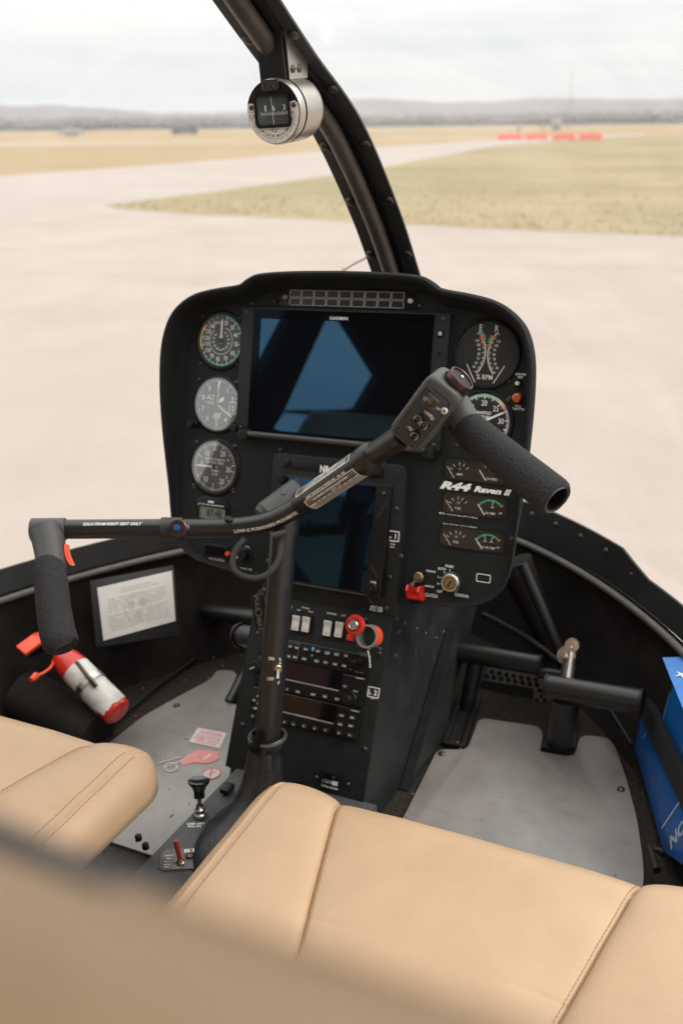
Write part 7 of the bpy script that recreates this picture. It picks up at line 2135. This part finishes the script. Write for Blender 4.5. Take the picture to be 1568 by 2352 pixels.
def make_seat(name, label, X0, sgn, ztop, fy):
    W, RY = 0.545, 0.40
    t = thing(name, label, 'seat', Vector((X0, fy, ztop)), 'front seats')
    b = MB()
    nx, ny = 170, 110
    RC_, RE, RF = 0.060, 0.034, 0.055
    # grid lines follow the seams and crowd round them
    cols = [0, .06, .16, .30, .45, .62, .76, .84, .90, .94, .965, .985, 1.0]
    cols = [('a', c_) for c_ in cols] + [('b', c_) for c_ in [.03, .08, .12, .155, .18, .20, .215, .232, .25, .28, .33, .40, .48, .56, .64, .72, .79, .85, .90, .935, .96, .98, 1.0]] + [('c', c_) for c_ in [.005, .010, .018, .030, .045, .07, .10] + [.14 + .72 * k / 26 for k in range(27)] + [.90, .93, .955, .97, .982, .99, .995, 1.0]] + [('d', c_) for c_ in [.012, .03, .05, .08, .12, .17, .23, .30, .37, .44, .51, .58, .65, .71, .77, .82, .87, .91, .94, .965, .985, 1.0]]
    def colx(c_, y):
        sl_, sr_ = seat_z(0, y, W, fy)[1:]
        k_, f_ = c_
        if k_ == 'a': return 0.026 * f_
        if k_ == 'b': return 0.026 + (sl_ - 0.026) * (f_ ** 1.0)
        if k_ == 'c': return sl_ + (sr_ - sl_) * f_
        return sr_ + (W - sr_) * f_
    yc = 1 - 0.185 / (fy - RY)
    yf = sorted(set([k / 70 for k in range(71)] + [yc + d_ for d_ in (-.02, -.014, -.009, -.005, -.002, .002, .005, .009, .014, .02)] + [1 - 0.14 * (1 - k / 30) ** 2 for k in range(31)]))
    ys = [RY + (fy - RY) * f_ for f_ in yf]; ny = len(ys) - 1
    grid = []
    for y in ys:
        row = []
        for c__ in cols:
            x = colx(c__, y)
            px, py = x, y
            d = min(px, W - px, fy - py)
            cx_ = RC_ if px < RC_ else (W - RC_ if px > W - RC_ else None)
            if cx_ is not None and py > fy - RC_:
                p_ = (px - cx_) / RC_; q_ = (py - (fy - RC_)) / RC_
                p2, q2 = p_ * math.sqrt(1 - q_ * q_ / 2), q_ * math.sqrt(1 - p_ * p_ / 2)
                px, py = cx_ + p2 * RC_, fy - RC_ + q2 * RC_
                d = RC_ * (1 - min(1, math.hypot(p2, q2)))
            z, sl_, sr_ = seat_z(px, py, W, fy)
            df = fy - py
            e = 0.0
            if df < RF: e += RF - math.sqrt(max(0, RF * RF - (RF - df) ** 2))
            ds = min(px, W - px)
            if ds < RE: e = max(e, RE - math.sqrt(max(0, RE * RE - (RE - ds) ** 2)))
            if d < RE: e = max(e, RE - math.sqrt(max(0, RE * RE - (RE - d) ** 2)))
            row.append(b.bm.verts.new((sgn * px, py - fy, z - e)))
        grid.append(row)
    for i in range(ny): b.bridge(grid[i], grid[i + 1], False)
    edge = [r[0] for r in grid] + grid[-1][1:] + [r[-1] for r in reversed(grid[:-1])]
    l1 = [b.bm.verts.new((v.co.x, v.co.y + 0.001, min(v.co.z - 0.006, -0.048))) for v in edge]
    cxm = sgn * W / 2
    l2 = [b.bm.verts.new((v.co.x + (0.030 if v.co.x < cxm else -0.030), v.co.y - 0.030, -0.070)) for v in edge]
    b.bridge(edge, l1, False); b.bridge(l1, l2, False)
    obj('cushion', b, M_TAN, t, smooth=75)
    b = MB()
    def stitch(fx, y0, y1, off, pitch=0.0052):
        y = y1
        while y > y0:
            for o_ in off:
                pts = []
                for k in range(2):
                    yy = y - k * pitch * 0.62; x = fx(yy) + o_
                    z = seat_z(x, yy, W, fy)[0]
                    df = fy - yy; e = RF - math.sqrt(max(0, RF * RF - (RF - df) ** 2)) if df < RF else 0
                    ds = x
                    if ds < RE: e = max(e, RE - math.sqrt(max(0, RE * RE - (RE - ds) ** 2)))
                    pts.append(Vector((sgn * x, yy - fy, z - e + 0.0003)))
                b.tube(pts, 0.00055, 5)
            y -= pitch
    stitch(lambda y: 0.030, RY + 0.02, fy - 0.045, (-0.0065, 0.0065))
    stitch(lambda y: seat_z(0, y, W, fy)[1], RY + 0.02, fy - 0.012, (0.0042,), 0.0046)
    stitch(lambda y: seat_z(0, y, W, fy)[2], RY + 0.02, fy - 0.012, (-0.0042,), 0.0046)
    tag(obj('stitching', b, M_STITCH, t), kind='stuff')
    b = MB(); b.box(W - 0.10, 0.30, 0.125, T(sgn * W / 2, -0.24, -0.130), 0.006); obj('seat_box', b, M_TUN, t)
    # backrest, leaning aft
    kk = Matrix.Translation((sgn * W / 2, 0.395 - fy, -0.030)) @ Matrix.Rotation(RAD(BACK_TILT), 4, 'X')
    b = MB()
    BH, BT = BACK_H, 0.085
    rows = 26
    prof = []
    rad_ = 0.040
    for k in range(9):
        a = math.pi * k / 8
        prof.append((-BT / 2 + BT / 2 * (1 - math.cos(a)), BH - rad_ + rad_ * math.sin(a)))
    prof = [(0.0, 0.0)] + [(0.0, BH * f_) for f_ in (0.25, 0.5, 0.75, 0.88)] + [(-BT / 2 + BT / 2 * math.cos(math.pi * k / 10), BH - rad_ + rad_ * math.sin(math.pi * k / 10)) for k in range(11)] + [(-BT, BH * f_) for f_ in (0.8, 0.5, 0.0)]
    rings = []
    for i in range(rows + 1):
        u_ = -1 + 2 * i / rows
        x = W / 2 * u_
        sh = 1 - 0.45 * max(0, (abs(u_) - 0.95) / 0.05) ** 2
        pul = 0.0
        rings.append(b.ring([(x, -BT / 2 + (y_ + BT / 2) * sh + (pul if y_ > -BT / 2 else -pul), z_ - (1 - sh) * 0.05) for y_, z_ in prof]))
    for i in range(rows): b.bridge(rings[i], rings[i + 1])
    b.cap(rings[0]); b.cap(rings[-1], True)
    obj('backrest', b, M_TAN, t, kk, smooth=60)
    return t, kk
BACK_TILT = 27.5
BACK_H = 0.7185
ZS = -0.668
rt, rk_ = make_seat('front_seat', 'tan leather front seat on the open door side with stitched bolsters', 0.055, 1, ZS, 0.797)
make_seat('front_seat', 'tan leather front seat on the far side beside the fire extinguisher', -0.080, -1, ZS - 0.007, 0.792)
# grey belt webbing lying on the near backrest
wm = rt.matrix_world @ rk_
b = MB()
rings = []
nrm_, tan_ = Vector((0, 0.976, 0.216)), Vector((0, -0.216, 0.976))
for k in range(30):
    f_ = k / 29
    c_ = Vector((0.02 + 0.165 * f_, -0.001, BACK_H - 0.031 + 0.002 * math.sin(f_ * 6)))
    h_ = 0.0064 * (1 - f_ ** 1.6) + 0.0006 * math.sin(f_ * 15) * (1 - f_)
    rings.append(b.ring([c_ + nrm_ * (h_ + 0.0005) - tan_ * 0.007, c_ + nrm_ * (h_ + 0.001), c_ + nrm_ * h_ + tan_ * 0.010, c_ + nrm_ * (h_ - 0.0035) + tan_ * 0.011, c_ + nrm_ * (h_ - 0.003), c_ + nrm_ * (h_ - 0.0035) - tan_ * 0.007]))
for i in range(len(rings) - 1): b.bridge(rings[i], rings[i + 1])
b.cap(rings[0]); b.cap(rings[-1], True)
o = obj('seat_belt', b, M_WEB, None, wm, smooth=40); tag(o, 'grey belt webbing lying along the top of the near tan backrest', 'seat belt')
# ------------------------------------------------------------------ stand the aircraft on the apron
bpy.context.view_layer.update()
for o in COCKPIT:
    if o.parent is None:
        o.matrix_world = LEAN @ o.matrix_world
